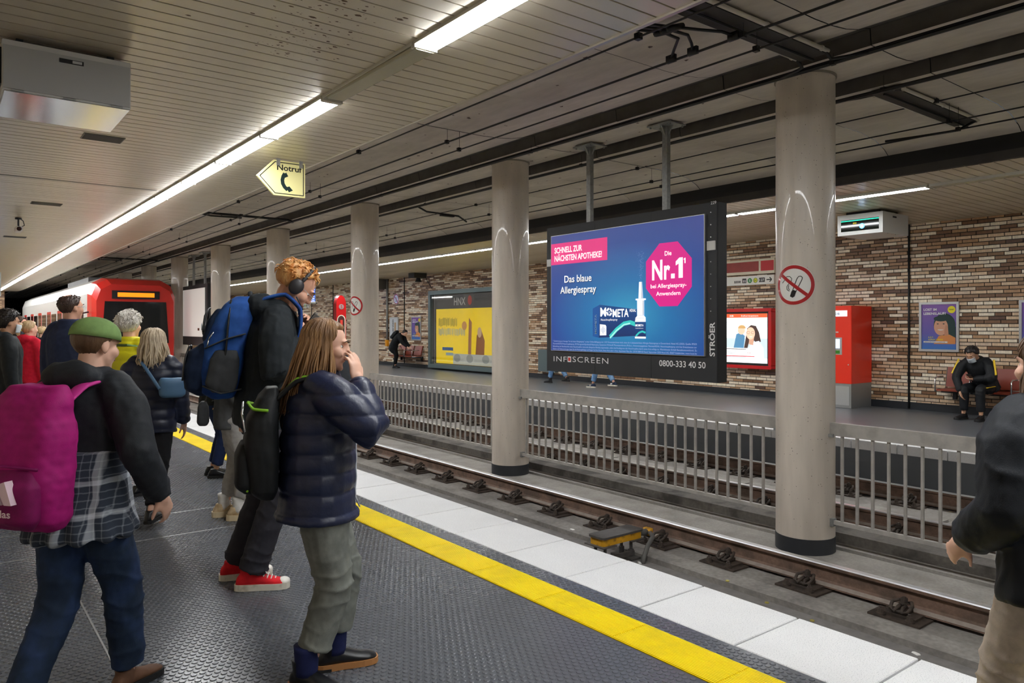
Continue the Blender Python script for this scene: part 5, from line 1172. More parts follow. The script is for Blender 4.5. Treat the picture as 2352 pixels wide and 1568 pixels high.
class Person:
    """figure facing +Y locally; joints in metres, clothes as children"""
    def __init__(s, label, pos, heading, H=1.75, lean=0, neck=0, hp=0, hy=0, feet=None, hands=None, poles=None, hip_drop=0.0, hip_y=0.0, sh_w=1.0, vs=0.01, body_vs=None, twist=0, group=None, hipw=1.0, z0=0.0, knee_pole=(0, 1, 0.1), hip_abs=None):
        s.H = H; s.vs = vs; s.bvs = body_vs or vs; s.sc = H/1.75
        s.root = empty('person', label, 'person', (pos[0], pos[1], z0), math.atan2(-heading[0], heading[1]), group or 'people on the platforms')
        ln = math.radians(lean)
        s.hip = Vector(hip_abs) if hip_abs else V3(0, hip_y, 0.525*H-hip_drop)
        s.up = V3(0, math.sin(ln), math.cos(ln)); s.fw = V3(0, math.cos(ln), -math.sin(ln))
        tw = math.radians(twist); s.rt = V3(math.cos(tw), -math.sin(tw), 0)
        s.chest = s.hip+s.up*0.18*H; s.shc = s.hip+s.up*0.285*H; s.neckb = s.hip+s.up*0.30*H
        nk = math.radians(lean+neck); s.nd = V3(0, math.sin(nk), math.cos(nk))
        s.headc = s.neckb+s.nd*0.092*H+V3(0, 0.012*s.sc, 0)
        s.MH = Matrix.Rotation(-math.radians(hy), 3, 'Z') @ Matrix.Rotation(-math.radians(hp), 3, 'X')
        s.sw = 0.103*H*sh_w; s.hw = 0.05*H*hipw
        s.ft = feet or [(-0.09, 0.0, -8, 0), (0.09, 0.02, 8, 0)]
        s.sh = [s.shc-s.rt*s.sw, s.shc+s.rt*s.sw]
        hands = hands or [(-0.15*H, 0.03, 0.46*H), (0.15*H, 0.03, 0.46*H)]
        poles = poles or [(-0.4, -1, -0.2), (0.4, -1, -0.2)]
        s.el, s.wr = [], []
        for i in (0, 1):
            e, w_ = ik(s.sh[i], hands[i], 0.172*H, 0.152*H, poles[i]); s.el.append(e); s.wr.append(w_)
        s.hj = [s.hip-s.rt*s.hw-V3(0, 0, 0.01*H), s.hip+s.rt*s.hw-V3(0, 0, 0.01*H)]
        s.kn, s.an = [], []
        for i in (0, 1):
            fx, fy, fa, lift = s.ft[i]
            k, a = ik(s.hj[i], (fx, fy, 0.05*H+lift), 0.245*H, 0.235*H, knee_pole); s.kn.append(k); s.an.append(a)
        s.hand_specs = [None, None]
    # -- the body itself, one continuous skin
    def head_p(s, x, y, z): k = s.sc*1.02; return s.headc+s.MH @ V3(x*k, y*k, z*k)
    def body(s, skin, hand_dirs=None, curl=(0.35, 0.35), palm=None, spread=0.02, face=True):
        B = MB(); H = s.H; k = s.sc; X = V3(1, 0, 0)
        prof = [(-0.07, 0.062, 0.055), (-0.02, 0.092, 0.066), (0.05, 0.085, 0.062), (0.12, 0.078, 0.058), (0.19, 0.09, 0.066), (0.25, 0.088, 0.06), (0.285, 0.07, 0.045), (0.305, 0.036, 0.034)]
        loft(B, [(s.hip+s.up*t*H, s.rt*a*H, s.fw*b*H) for t, a, b in prof])
        limb(B, [s.neckb-s.nd*0.02*H, s.neckb+s.nd*0.03*H, s.headc-s.MH @ V3(0, 0.015*k, 0.05*k)], [0.036*H, 0.031*H, 0.031*H])
        def E(c, r, n=14, m=10): ellipsoid(B, s.head_p(*c), [q*k*1.02 for q in r], s.MH, n, m)
        E((0, -0.012, 0.03), (0.074, 0.095, 0.083), 18, 12); E((0, 0.022, -0.035), (0.06, 0.068, 0.075)); E((0, 0.052, -0.085), (0.034, 0.034, 0.026)); E((0, 0.072, -0.098), (0.02, 0.018, 0.016))
        E((0, 0.084, 0.004), (0.012, 0.017, 0.032)); E((0, 0.092, -0.008), (0.0125, 0.017, 0.022)); E((0, 0.097, -0.02), (0.014, 0.017, 0.013)); E((0.012, 0.09, -0.022), (0.009, 0.01, 0.008)); E((-0.012, 0.09, -0.022), (0.009, 0.01, 0.008))
        E((0, 0.078, 0.028), (0.048, 0.018, 0.012)); E((0, 0.082, -0.05), (0.024, 0.012, 0.007)); E((0, 0.082, -0.062), (0.021, 0.012, 0.008))
        for sx in (-1, 1):
            E((sx*0.04, 0.055, -0.025), (0.025, 0.03, 0.028)); E((sx*0.076, -0.012, -0.008), (0.009, 0.021, 0.033), 10, 8)
        for i, sg in ((0, -1), (1, 1)):
            limb(B, [s.hj[i], s.kn[i], s.an[i]+V3(0, 0, -0.0*H)], [0.041*H, 0.027*H, 0.017*H])
            limb(B, [s.kn[i], s.kn[i].lerp(s.an[i], 0.35), s.an[i]], [0.027*H, 0.0275*H, 0.017*H])
            fa = math.radians(s.ft[i][2]); fd = V3(math.sin(fa), math.cos(fa), 0)
            limb(B, [s.an[i]-fd*0.02*H-V3(0, 0, 0.024*H), s.an[i]+fd*0.025*H-V3(0, 0, 0.026*H), s.an[i]+fd*0.075*H-V3(0, 0, 0.033*H)], [0.013*H, 0.0125*H, 0.008*H])
            limb(B, [s.sh[i]-s.rt*sg*0.02*H, s.el[i], s.wr[i]], [0.032*H, 0.024*H, 0.0165*H])
            d = (s.wr[i]-s.el[i]).normalized()
            if hand_dirs and hand_dirs[i] is not None: d = Vector(hand_dirs[i]).normalized()
            pn = V3(-sg, 0, 0) if not palm or palm[i] is None else Vector(palm[i]); pn = (pn-d*pn.dot(d)).normalized()
            s.hand(B, s.wr[i], d, pn, sg, curl[i], spread)
        me = voxelize(B, s.bvs, 3); me.materials.append(skin)
        s.body_o = link('body', me, s.root)
        if face:
            for sx in (-1, 1):
                b = MB(); ellipsoid(b, s.head_p(sx*0.031, 0.0615, 0.005), [0.0125*k, 0.0125*k, 0.008*k], s.MH, 12, 8); o = b.build('eye', mat('eye_white', '#e9e4df', 0.2), s.root, True)
                b = MB(); ellipsoid(b, s.head_p(sx*0.031, 0.0715, 0.005), [0.0062*k, 0.004*k, 0.0062*k], s.MH, 10, 6); b.build('iris', mat('eye_dark', '#2c211b', 0.15), o, True)
                b = MB(); limb(b, [s.head_p(sx*0.014, 0.094, 0.027), s.head_p(sx*0.032, 0.092, 0.033), s.head_p(sx*0.05, 0.08, 0.028)], [0.003*k, 0.004*k, 0.002*k], n=6); b.build('eyebrow', mat('brow_brown', '#4b382a', 0.8), s.root, True)
            b = MB(); limb(b, [s.head_p(-0.021, 0.088, -0.056), s.head_p(0, 0.095, -0.055), s.head_p(0.021, 0.088, -0.056)], [0.002*k, 0.0055*k, 0.002*k], n=6); b.build('lips', mat('lip_rose', '#a8625a', 0.4), s.root, True)
    def hand(s, B, w_, d, pn, sg, curl, spread):
        k = s.sc; side = d.cross(pn).normalized()*(-sg)      # towards the thumb side
        # decide thumb side so that it points forward / inward
        L = 0.185*k; pl = 0.095*k
        c = w_+d*pl*0.55
        M = Matrix((side, d, pn)).transposed()
        ellipsoid(B, c, (0.041*k, 0.056*k, 0.016*k), M, 14, 10); ellipsoid(B, w_+d*pl*0.85, (0.040*k, 0.026*k, 0.0135*k), M, 14, 8)
        ellipsoid(B, w_+d*pl*0.35+side*0.022*k+pn*0.006*k, (0.018*k, 0.032*k, 0.016*k), M, 12, 8)
        limb(B, [w_-d*0.02*k, w_+d*0.03*k], [0.027*k, 0.027*k])
        for j, (off, ln, r) in enumerate(((0.031, 0.078, 0.0088), (0.0105, 0.086, 0.009), (-0.0105, 0.079, 0.0086), (-0.0305, 0.062, 0.0076))):
            p = w_+d*pl*(0.96 if j in (1, 2) else 0.9)+side*off*k; dd = (d+side*off*spread/0.02).normalized(); P = [p-dd*0.012*k, p]
            ang = 0
            for q, fr in enumerate((0.45, 0.3, 0.25)):
                ang += curl*(0.7, 1.0, 0.8)[q]*(1+0.08*j); e = dd*math.cos(ang)+pn*math.sin(ang); p = p+e*ln*k*fr; P.append(p)
            limb(B, P, [r*k*1.05, r*k, r*k*0.95, r*k*0.88, r*k*0.78], n=8)
        p = w_+d*pl*0.28+side*0.032*k+pn*0.008*k; td = (side*0.75+d*0.75+pn*0.25).normalized(); P = [p-td*0.015*k, p]
        for q, fr in enumerate((0.038, 0.032)):
            td = (td+d*0.25+pn*curl*0.35).normalized(); p = p+td*fr*k; P.append(p)
        limb(B, P, [0.0125*k, 0.012*k, 0.0105*k, 0.0085*k], n=8)
    # -- clothes
    def top(s, name, m, hem=-0.06, bulk=1.0, hem_a=0.112, hem_b=0.085, waist=(0.10, 0.078), chest=(0.108, 0.084), sleeve=(0.044, 0.037, 0.028), cuff=0.0, collar=0.0, hood=False, folds=0.006, puff=None, seed=1, vs=None, hem_fw=0.0, arms=True, back=0.0, short=None, neck_r=0.048):
        B = MB(); H = s.H
        hz = hem
        prof = [(hz, hem_a, hem_b), (hz+0.012, hem_a*1.01, hem_b*1.01), (min(-0.01, hz*0.5), (hem_a+0.106)/2, (hem_b+0.084)/2), (0.06, waist[0], waist[1]), (0.13, (waist[0]+chest[0])/2, (waist[1]+chest[1])/2), (0.20, chest[0], chest[1]), (0.25, chest[0]*1.0, chest[1]*0.9), (0.283, chest[0]*0.86, chest[1]*0.7), (0.302, 0.062, 0.056), (0.315+collar, neck_r, neck_r)]
        rings = []
        for t, a, b in prof:
            c = s.hip+s.up*t*H if t >= 0 else s.hip+V3(0, hem_fw*(-t)*10, t*H)
            c = c-s.fw*back*H*(1 if t > 0.02 else 0.5)
            if t > 0.3: c = s.neckb+s.nd*(t-0.302)*H
            rings.append((c, s.rt*a*H*bulk, s.fw*b*H*bulk))
        loft(B, rings, 20)
        if arms:
            for i, sg in ((0, -1), (1, 1)):
                if short: end = s.el[i]; pts = [s.sh[i]-s.rt*sg*0.025*H, s.sh[i].lerp(s.el[i], 0.5), s.el[i]]; rd = [sleeve[0]*H*bulk*0.95, sleeve[0]*H*bulk, sleeve[1]*H*bulk]
                else:
                    d = (s.wr[i]-s.el[i]).normalized(); pts = [s.sh[i]-s.rt*sg*0.025*H-s.up*0.004*H, s.sh[i].lerp(s.el[i], 0.35), s.el[i], s.el[i].lerp(s.wr[i], 0.5), s.wr[i]+d*(0.004*H+cuff*H-0.7*sleeve[2]*H*bulk)]; rd = [sleeve[0]*H*bulk*0.93, sleeve[0]*H*bulk, sleeve[1]*H*bulk, (sleeve[1]+sleeve[2])/2*H*bulk, sleeve[2]*H*bulk]
                limb(B, pts, rd, n=14)
        if hood:
            ellipsoid(B, s.neckb-s.fw*0.052*H+s.up*0.008*H, (0.08*H, 0.05*H, 0.042*H), None, 16, 10)
            for sg in (-1, 1): limb(B, [s.neckb-s.fw*0.055*H+s.rt*sg*0.03*H+s.up*0.012*H, s.neckb+s.rt*sg*0.052*H+s.up*0.012*H, s.neckb+s.fw*0.05*H+s.rt*sg*0.025*H-s.up*0.02*H], [0.026*H, 0.024*H, 0.016*H])
        me = voxelize(B, vs or s.vs, 5); V, N = vn(me)
        arm_d = np.full(len(V), 9.0); arm_t = np.zeros(len(V))
        for i in (0, 1):
            for q, (a, b, t0) in enumerate(((s.sh[i], s.el[i], 0.0), (s.el[i], s.wr[i], 0.172*H))):
                d, t = seg_dist(V, a, b); mk = d < arm_d; arm_t[mk] = t0+t[mk]*(0.16*H); arm_d = np.minimum(arm_d, d)
        on_arm = 1/(1+np.exp((arm_d-0.06*s.sc*bulk)/0.008))
        if not arms: on_arm *= 0
        if puff:
            per, amp = puff
            inward = (V-np.array(s.hip))[:, 2]
            ph = inward/per+0.06*wob(V, 6, seed); qb = np.abs(np.sin(math.pi*ph))**0.55
            pa = np.abs(np.sin(math.pi*(arm_t/(per*0.85)+0.08*wob(V, 7, seed+1))))**0.55
            disp = amp*((1-on_arm)*qb+on_arm*pa)-amp*0.5+0.25*folds*wob(V, 22, seed+3)
        else:
            rd = lambda x: 1.35*(1-np.abs(x))**2-0.45          # ridged creases
            wr_ = (0.6*wob(V*np.array([1, 1, 0.45]), 16, seed)+0.7*rd(wob(V*np.array([1, 1, 0.55]), 13, seed+7)))*(1-on_arm)+on_arm*(0.8*rd(np.sin(arm_t*48+2.2*wob(V, 12, seed+2)))*(0.35+0.9*np.exp(-((arm_t-0.165*H)/0.08)**2)+0.5*np.exp(-((arm_t-0.31*H)/0.05)**2))+0.4*rd(wob(V, 15, seed+9)))
            disp = folds*wr_+0.25*folds*wob(V, 45, seed+5)
        setv(me, V+N*disp[:, None]); me.materials.append(m)
        return link(name, me, s.root)
    def trousers(s, name, m, hem=0.045, r=(0.058, 0.043, 0.036), bulk=1.0, folds=0.005, seed=3, waist_t=0.03, vs=None, wide_hem=None, seat=1.0):
        B = MB(); H = s.H
        loft(B, [(s.hip+s.up*waist_t*H, s.rt*0.092*H*bulk, s.fw*0.07*H*bulk), (s.hip+s.up*0.0*H, s.rt*0.10*H*bulk*seat, s.fw*0.076*H*bulk*seat), (s.hip-V3(0, 0, 0.035*H), s.rt*0.098*H*bulk*seat, V3(0, 1, 0)*0.074*H*bulk*seat), (s.hip-V3(0, 0.0, 0.07*H), s.rt*0.075*H*bulk, V3(0, 1, 0)*0.055*H*bulk)], 18)
        for i in (0, 1):
            a = s.an[i]; end = a+V3(0, 0, hem*H-0.05*H) if hem*H < 0.2 else a
            q = s.kn[i].lerp(a, max(0.0, 1-(hem*H-0.02)/(0.235*H)))
            limb(B, [s.hj[i]-V3(0, 0, 0.005*H), s.hj[i].lerp(s.kn[i], 0.5), s.kn[i], s.kn[i].lerp(q, 0.5), q], [r[0]*H*bulk, (r[0]+r[1])/2*H*bulk*1.03, r[1]*H*bulk, (r[1]+r[2])/2*H*bulk, (wide_hem or r[2])*H*bulk], n=14, round_ends=False)
        me = voxelize(B, vs or s.vs, 5); V, N = vn(me)
        lo = min(v.z for v in s.an)
        z = V[:, 2]; kz = (s.kn[0].z+s.kn[1].z)/2
        mk = 0.35+1.0*np.exp(-((z-kz)/0.10)**2)+1.3*np.exp(-((z-lo)/0.12)**2)+0.7*np.exp(-((z-s.hip.z+0.06*H)/0.06)**2)
        rd = lambda x: 1.35*(1-np.abs(x))**2-0.45
        disp = folds*(mk*rd(np.sin(z*38+2.6*wob(V, 8, seed)))*0.75+0.45*wob(V*np.array([1, 1, 0.5]), 16, seed+1)+0.5*rd(wob(V*np.array([1, 1, 0.4]), 14, seed+4))+0.2*wob(V, 50, seed+2))
        setv(me, V+N*disp[:, None]); me.materials.append(m)
        return link(name, me, s.root)
    def shoe(s, i, m, sole_m, boot=0.0, L=None, sole=0.024, toe_cap=None, laces=None, chunky=1.0):
        k = (L or 0.155*s.H)/0.27; a = s.an[i]; fa = math.radians(s.ft[i][2]); fd = V3(math.sin(fa), math.cos(fa), 0); sd = V3(math.cos(fa), -math.sin(fa), 0)
        gz = s.ft[i][3]; base = V3(a.x, a.y, gz); B = MB(); rings = []
        for y, hwid, top in ((-0.082, 0.012, 0.045), (-0.076, 0.024, 0.066), (-0.06, 0.033, 0.086), (-0.02, 0.037, 0.104), (0.02, 0.038, 0.096), (0.055, 0.04, 0.080), (0.09, 0.043, 0.066), (0.125, 0.045, 0.056), (0.155, 0.043, 0.050), (0.178, 0.034, 0.042), (0.19, 0.018, 0.034)):
            zc = (top+sole*0.6)/2*k; rings.append((base+fd*y*k+V3(0, 0, zc), sd*hwid*k*chunky, V3(0, 0, 1)*((top-sole*0.6)/2*k)))
        loft(B, rings, 16)
        limb(B, [base+V3(0, 0, 0.06*k)-fd*0.018*k, base+V3(0, 0, (0.105+boot)*k)-fd*0.022*k], [0.04*k, (0.04 if not boot else 0.047)*k], round_ends=False, n=14)
        me = voxelize(B, 0.006 if s.vs < 0.01 else 0.01, 3); me.materials.append(m); o = link('boot' if boot else 'shoe', me, s.root)
        out = []
        for y, hwid in ((-0.088, 0.014), (-0.08, 0.027), (-0.06, 0.036), (-0.02, 0.04), (0.03, 0.041), (0.08, 0.046), (0.125, 0.049), (0.158, 0.046), (0.182, 0.036), (0.195, 0.016)): out.append((y*k, hwid*k*chunky))
        P = [(h, y) for y, h in out]+[(-h, y) for y, h in out[::-1]]
        b = MB(); b.prism(P, lambda u, v, d: tuple(base+sd*u+fd*v+V3(0, 0, d)), 0.0005, sole*k*1.25); b.build('sole', sole_m, o)
        if toe_cap:
            b = MB(); ellipsoid(b, base+fd*0.163*k+V3(0, 0, 0.034*k), (0.040*k, 0.034*k, 0.021*k), Matrix((sd, fd, V3(0, 0, 1))).transposed(), 16, 8); b.build('toe_cap', toe_cap, o, True)
        if laces:
            b = MB()
            for q in range(5):
                y = 0.045+0.018*q; t = 0.1-0.0063*q*1.6-0.006
                b.tube([base+fd*y*k+sd*0.03*k+V3(0, 0, (t-0.012)*k), base+fd*(y+0.006)*k+V3(0, 0, (t+0.008)*k), base+fd*y*k-sd*0.03*k+V3(0, 0, (t-0.012)*k)], 0.0035*k, 6)
            for sg in (-1, 1): b.tube([base+fd*0.045*k+V3(0, 0, 0.106*k), base+fd*0.06*k+sd*sg*0.03*k+V3(0, 0, 0.112*k), base+fd*0.09*k+sd*sg*0.042*k+V3(0, 0, 0.085*k), base+fd*0.075*k+sd*sg*0.035*k+V3(0, 0, 0.075*k)], 0.003*k, 6)
            b.build('laces', laces, o, True)
        return o
    # -- hair
    def hair(s, m, thick=0.014, front=0.062, side=0.0, nape=-0.075, ridge=0.003, freq=26, seed=1, bald=None, tufts=0, tuft_len=0.03, name='hair', long=None, back_vol=0.0, top_vol=0.0):
        n, mm = 64, 40; V = []; k = s.sc*1.02; g = np.random.default_rng(seed)
        B = MB()
        def shell(th, ph):
            d = V3(math.sin(th)*math.sin(ph), math.sin(th)*math.cos(ph), math.cos(th))   # ph = 0 front
            r = 1/math.sqrt((d.x/0.076)**2+(d.y/0.097)**2+(d.z/0.085)**2)
            p = V3(0, -0.012, 0.03)+d*r
            f = abs(((ph+math.pi) % (2*math.pi))-math.pi)   # 0 front .. pi back
            # hairline height by bearing
            t = min(max((f-0.75)/0.55, 0), 1); u = min(max((f-1.55)/0.5, 0), 1)
            line = front*(1-t)+side*t; line = line*(1-u)+nape*u
            cov = min(max((p.z-line)/0.02, 0), 1)
            if bald is not None:
                q = math.hypot((p.x-bald[0])/bald[3], (p.y-bald[1])/bald[4])
                if p.z > 0.05: cov *= min(max((q-0.8)/0.4, 0.0), 1)
            w_ = math.sin(freq*ph+3*math.sin(2.3*th+seed))*math.sin(th)+0.6*math.sin(freq*1.9*ph+5*th)
            e = (thick+ridge*w_+back_vol*max(0, -d.y)*max(0, 1-abs(d.z-0.2))+top_vol*max(0, d.z))*cov-0.03*(1-cov)
            return V3(0, -0.012, 0.03)+d*(r+e)
        for i in range(mm+1):
            th = max(0.001, min(math.pi-0.001, math.pi*i/mm))
            for j in range(n): V.append(s.headc+s.MH @ (shell(th, 2*math.pi*j/n)*k))
        F = [(i*n+j, i*n+(j+1) % n, (i+1)*n+(j+1) % n, (i+1)*n+j) for i in range(mm) for j in range(n)]
        B.add(V, F)
        for q in range(int(tufts*2.6)):
            th = g.uniform(0.2, 1.75); ph = g.uniform(1.0, 5.3) if q % 3 else g.uniform(-1, 1); p = shell(th, ph)
            if (shell(th, ph)-V3(0, -0.012, 0.03)).length < 0.08: continue
            d = (p-V3(0, -0.012, 0.03)).normalized(); t1 = V3(g.normal()*0.45, -0.7+g.normal()*0.45, -0.55+g.normal()*0.35); t1 = (t1-d*t1.dot(d)).normalized(); e = (t1+d*g.uniform(0.05, 0.45)).normalized(); L = tuft_len*g.uniform(0.6, 1.4)
            P = [p-d*0.008, p+e*L*0.5+d*0.003, p+(e-d*0.25).normalized()*L]
            limb(B, [s.headc+s.MH @ (x*k) for x in P], [0.005*k, 0.0045*k, 0.0008*k], n=5, flat=0.7, round_ends=False)
        if long:
            # locks hanging straight down from the shell: dict(n, end z in the world, spread, f0)
            f0 = long.get('f0', 0.9)
            NL_ = int(long['n']*2.2)
            for q in range(NL_):
                ph = f0+(2*math.pi-2*f0)*(q+g.uniform(0, 1))/NL_; lay = g.uniform(0, 1)
                th0 = 0.25+0.5*lay; P = []
                for th in np.linspace(th0, 1.75, 6): P.append(s.headc+s.MH @ ((shell(th, ph)+(shell(th, ph)-V3(0, -0.012, 0.03)).normalized()*(0.004+0.004*lay))*k))
                z1 = long['z']+g.uniform(-0.05, 0.03); last = P[-1]; out = (last-s.headc); out.z = 0; out.normalize()
                for t in (0.35, 0.7, 1.0):
                    P.append(V3(last.x, last.y, 0)+out*long.get('spread', 0.02)*t+V3(g.normal()*0.009, g.normal()*0.009, last.z+(z1-last.z)*t)+V3(*long.get('drift', (0, 0, 0)))*t)
                rr = [0.006*k]*5+[0.009*k, 0.0085*k, 0.007*k, 0.0012*k]
                limb(B, P, rr, n=5, flat=0.6, round_ends=False)
        return B.build(name, m, s.root, True)
    def mask_cover(s, m):
        B = MB(); V = []; n, q = 14, 8
        for i in range(q+1):
            z = -0.012-0.085*i/q
            for j in range(n+1):
                a = -1.25+2.5*j/n; y = 0.022+(0.072+0.022*math.cos(a*0.9)*(1-abs(i/q-0.25)))*math.cos(a); V.append(s.head_p(0.068*math.sin(a), y+0.006, z))
        B.add(V, [(i*(n+1)+j, i*(n+1)+j+1, (i+1)*(n+1)+j+1, (i+1)*(n+1)+j) for i in range(q) for j in range(n)])
        o = B.build('face_mask', m, s.root, True); md = o.modifiers.new('t', 'SOLIDIFY'); md.thickness = 0.002
        return o
def front_y(o, z, x=0.0, tol=0.02):
    """foremost surface of a garment at a height"""
    V, _ = vn(o.data); k = (np.abs(V[:, 2]-z) < tol) & (np.abs(V[:, 0]-x) < 0.03)
    return float(V[k, 1].max()) if k.any() else 0.15
def fabric(name, c, rough=0.85, var=0.12, vscale=30, bump=0.12, bscale=350, **k): return mat(name, c, rough, var=var, vscale=vscale, bump=bump, bscale=bscale, spec=0.3, **k)
def hair_mat(name, c, c2): return mat(name, c, 0.42, color2=c2, cscale=26, clo=0.35, chi=0.65, stretch=(1, 1, 0.18), bump=0.4, bscale=120, spec=0.5)
# ================================================================ PEOPLE: the individuals
sk_a = mat('skin_fair', '#e3b49c', **skin_light); sk_b = mat('skin_pink', '#dfa98f', **skin_light); sk_c = mat('skin_tan', '#c99a7c', **skin_light)
black_sole = mat('sole_black', '#1c1b1b', 0.7); white_sole = mat('sole_white', '#d9d3c4', 0.6, color2='#9b9078', cscale=20, clo=0.5, chi=0.75)
black_leather = mat('leather_black', '#17181b', 0.35, var=0.15, vscale=20)
def sloft(B, rings, n=24, p=0.6):
    V = []; m = len(rings)
    for c, a, b in rings:
        for k in range(n):
            t = 2*math.pi*k/n; cc, ss = math.cos(t), math.sin(t)
            V.append(Vector(c)+Vector(a)*(math.copysign(abs(cc)**p, cc))+Vector(b)*(math.copysign(abs(ss)**p, ss)))
    F = [(i*n+k, i*n+(k+1) % n, (i+1)*n+(k+1) % n, (i+1)*n+k) for i in range(m-1) for k in range(n)]
    V += [Vector(rings[0][0]), Vector(rings[-1][0])]; F += [(m*n, (k+1) % n, k) for k in range(n)]+[(m*n+1, (m-1)*n+k, (m-1)*n+(k+1) % n) for k in range(n)]
    B.add(V, F)
def pack_volume(prof, cy, m, root, name, vs=0.008, folds=0.004, seed=2, tilt=0.0, p=0.6):
    """prof: (z, half width, half depth, y shift) rows"""
    B = MB(); sloft(B, [((0, cy+dy, z), (a, 0, 0), (0, b, 0)) for z, a, b, dy in prof], p=p)
    me = voxelize(B, vs, 6); V, N = vn(me); d = folds*(wob(V, 11, seed)+0.4*wob(V, 30, seed+1)); setv(me, V+N*d[:, None]); me.materials.append(m)
    return link(name, me, root)
def strap(root, pts, w_, m, name='strap', th=0.006, smooth=True):
    """flat webbing along points"""
    pts = [Vector(p) for p in pts]; B = MB(); limb(B, pts, [w_]*len(pts), n=10, flat=th/w_, round_ends=False); return B.build(name, m, root, smooth)
def pack_root(p, name, label, cat='backpack', group='bags people carry'):
    o = empty(name, label, cat, tuple(p.root.location), p.root.rotation_euler.z, group); return o

# ---- tall person with headphones, hoodie and blue backpack
pB = Person('tall person with orange hair, black hoodie and dark jeans looking at a phone', (1.463, 4.37), (0.934, -0.356), H=1.93, lean=9, neck=22, hp=42, hy=-6, hip_y=0.05,
            feet=[(-0.13, -0.10, -6, 0), (0.09, 0.0, 6, 0)], hands=[(-0.05, 0.25, 1.455), (0.09, 0.235, 1.41)], poles=[(-0.6, -0.2, -1), (0.7, -0.25, -1)], vs=0.0085, body_vs=0.0055, sh_w=0.98)
pB.body(sk_b, hand_dirs=[(0.3, 0.5, 0.75), (-0.3, 0.65, 0.7)], palm=[(0.8, -0.3, 0.3), (-0.8, -0.1, 0.4)], curl=(0.75, 0.7))
hood_m = fabric('hoodie_black', '#23282c'); jeans_b = fabric('jeans_black', '#2d2c33', color2='#45444c', cscale=5, clo=0.5, chi=0.8)
pB.top('hoodie', hood_m, hem=-0.052, bulk=1.03, hood=True, folds=0.008, hem_a=0.104, hem_b=0.08, sleeve=(0.046, 0.041, 0.032), cuff=0.01, seed=11, waist=(0.102, 0.08), neck_r=0.05)
pB.trousers('jeans', jeans_b, hem=0.014, r=(0.054, 0.043, 0.04), folds=0.006, seed=5, wide_hem=0.041)
red_c = fabric('canvas_red', '#d8202a')
for i in (0, 1): pB.shoe(i, red_c, white_sole, L=0.29, toe_cap=mat('rubber_cap', '#ece8df', 0.5), laces=mat('lace_white', '#ece8e2', 0.7), sole=0.026)
pB.hair(hair_mat('hair_orange', '#c8762a', '#e0b070'), thick=0.016, front=0.075, side=0.04, nape=-0.05, tufts=110, tuft_len=0.032, seed=4, back_vol=0.016)
e = pack_root(pB, 'headphones', 'dark over-ear headphones on the orange-haired head', 'headphones', None)
dark_pl = mat('headphone_dark', '#2e2c30', 0.5)
P = [pB.head_p(0.094*math.sin(a), 0.0-0.0*math.cos(a), 0.02+0.118*math.cos(a)) for a in np.linspace(-1.45, 1.45, 15)]
B = MB(); limb(B, P, [0.011]*15, n=10, flat=0.8, side=(0, 1, 0)); B.build('headband', dark_pl, e, True)
for sg in (-1, 1):
    B = MB(); M = pB.MH; ellipsoid(B, pB.head_p(sg*0.092, -0.005, -0.01), (0.024, 0.042, 0.048), M, 18, 12); B.build('ear_cup', dark_pl, e, True)
    B = MB(); ellipsoid(B, pB.head_p(sg*0.078, -0.005, -0.01), (0.012, 0.038, 0.044), M, 16, 10); B.build('ear_pad', black_leather, e, True)
B = MB(); c1 = pB.head_p(0.1, 0.03, -0.05); c2 = pB.head_p(0.07, 0.1, -0.075); B.tube([c1, c1.lerp(c2, 0.6), c2], 0.004, 6); B.build('microphone', dark_pl, e, True)
e = pack_root(pB, 'spectacles', 'thin spectacles on the orange-haired person', 'spectacles', None)
B = MB()
for sg in (-1, 1):
    ring = [pB.head_p(sg*0.034+0.021*math.cos(a), 0.097, 0.004+0.016*math.sin(a)) for a in np.linspace(0, 6.283, 14)]; B.tube(ring, 0.0016, 5); B.tube([pB.head_p(sg*0.055, 0.095, 0.006), pB.head_p(sg*0.074, 0.0, 0.01)], 0.0016, 5)
B.tube([pB.head_p(-0.013, 0.1, 0.006), pB.head_p(0.013, 0.1, 0.006)], 0.0016, 5); B.build('rim', alu, e)
e = pack_root(pB, 'phone', 'grey phone in a folding case held by the orange-haired person', 'phone', None)
pc = Vector((0.015, 0.305, 1.52)); M = Matrix.Rotation(math.radians(-38), 3, 'X') @ Matrix.Rotation(math.radians(8), 3, 'Y')
def obox(B, c, r, M):
    B.add([c+M @ Vector((sx*r[0], sy*r[1], sz*r[2])) for sx in (-1, 1) for sy in (-1, 1) for sz in (-1, 1)], [(0, 1, 3, 2), (4, 6, 7, 5), (0, 4, 5, 1), (2, 3, 7, 6), (0, 2, 6, 4), (1, 5, 7, 3)])
B = MB(); obox(B, pc, (0.038, 0.005, 0.078), M); B.build('phone_body', mat('phone_black', '#141416', 0.2), e)
B = MB(); obox(B, pc+M @ Vector((0, 0.011, 0)), (0.042, 0.004, 0.082), M); obox(B, pc+M @ Vector((0.05, 0.03, 0.0)), (0.004, 0.03, 0.082), M); B.build('case', mat('case_grey_brown', '#6b6560', 0.7), e)
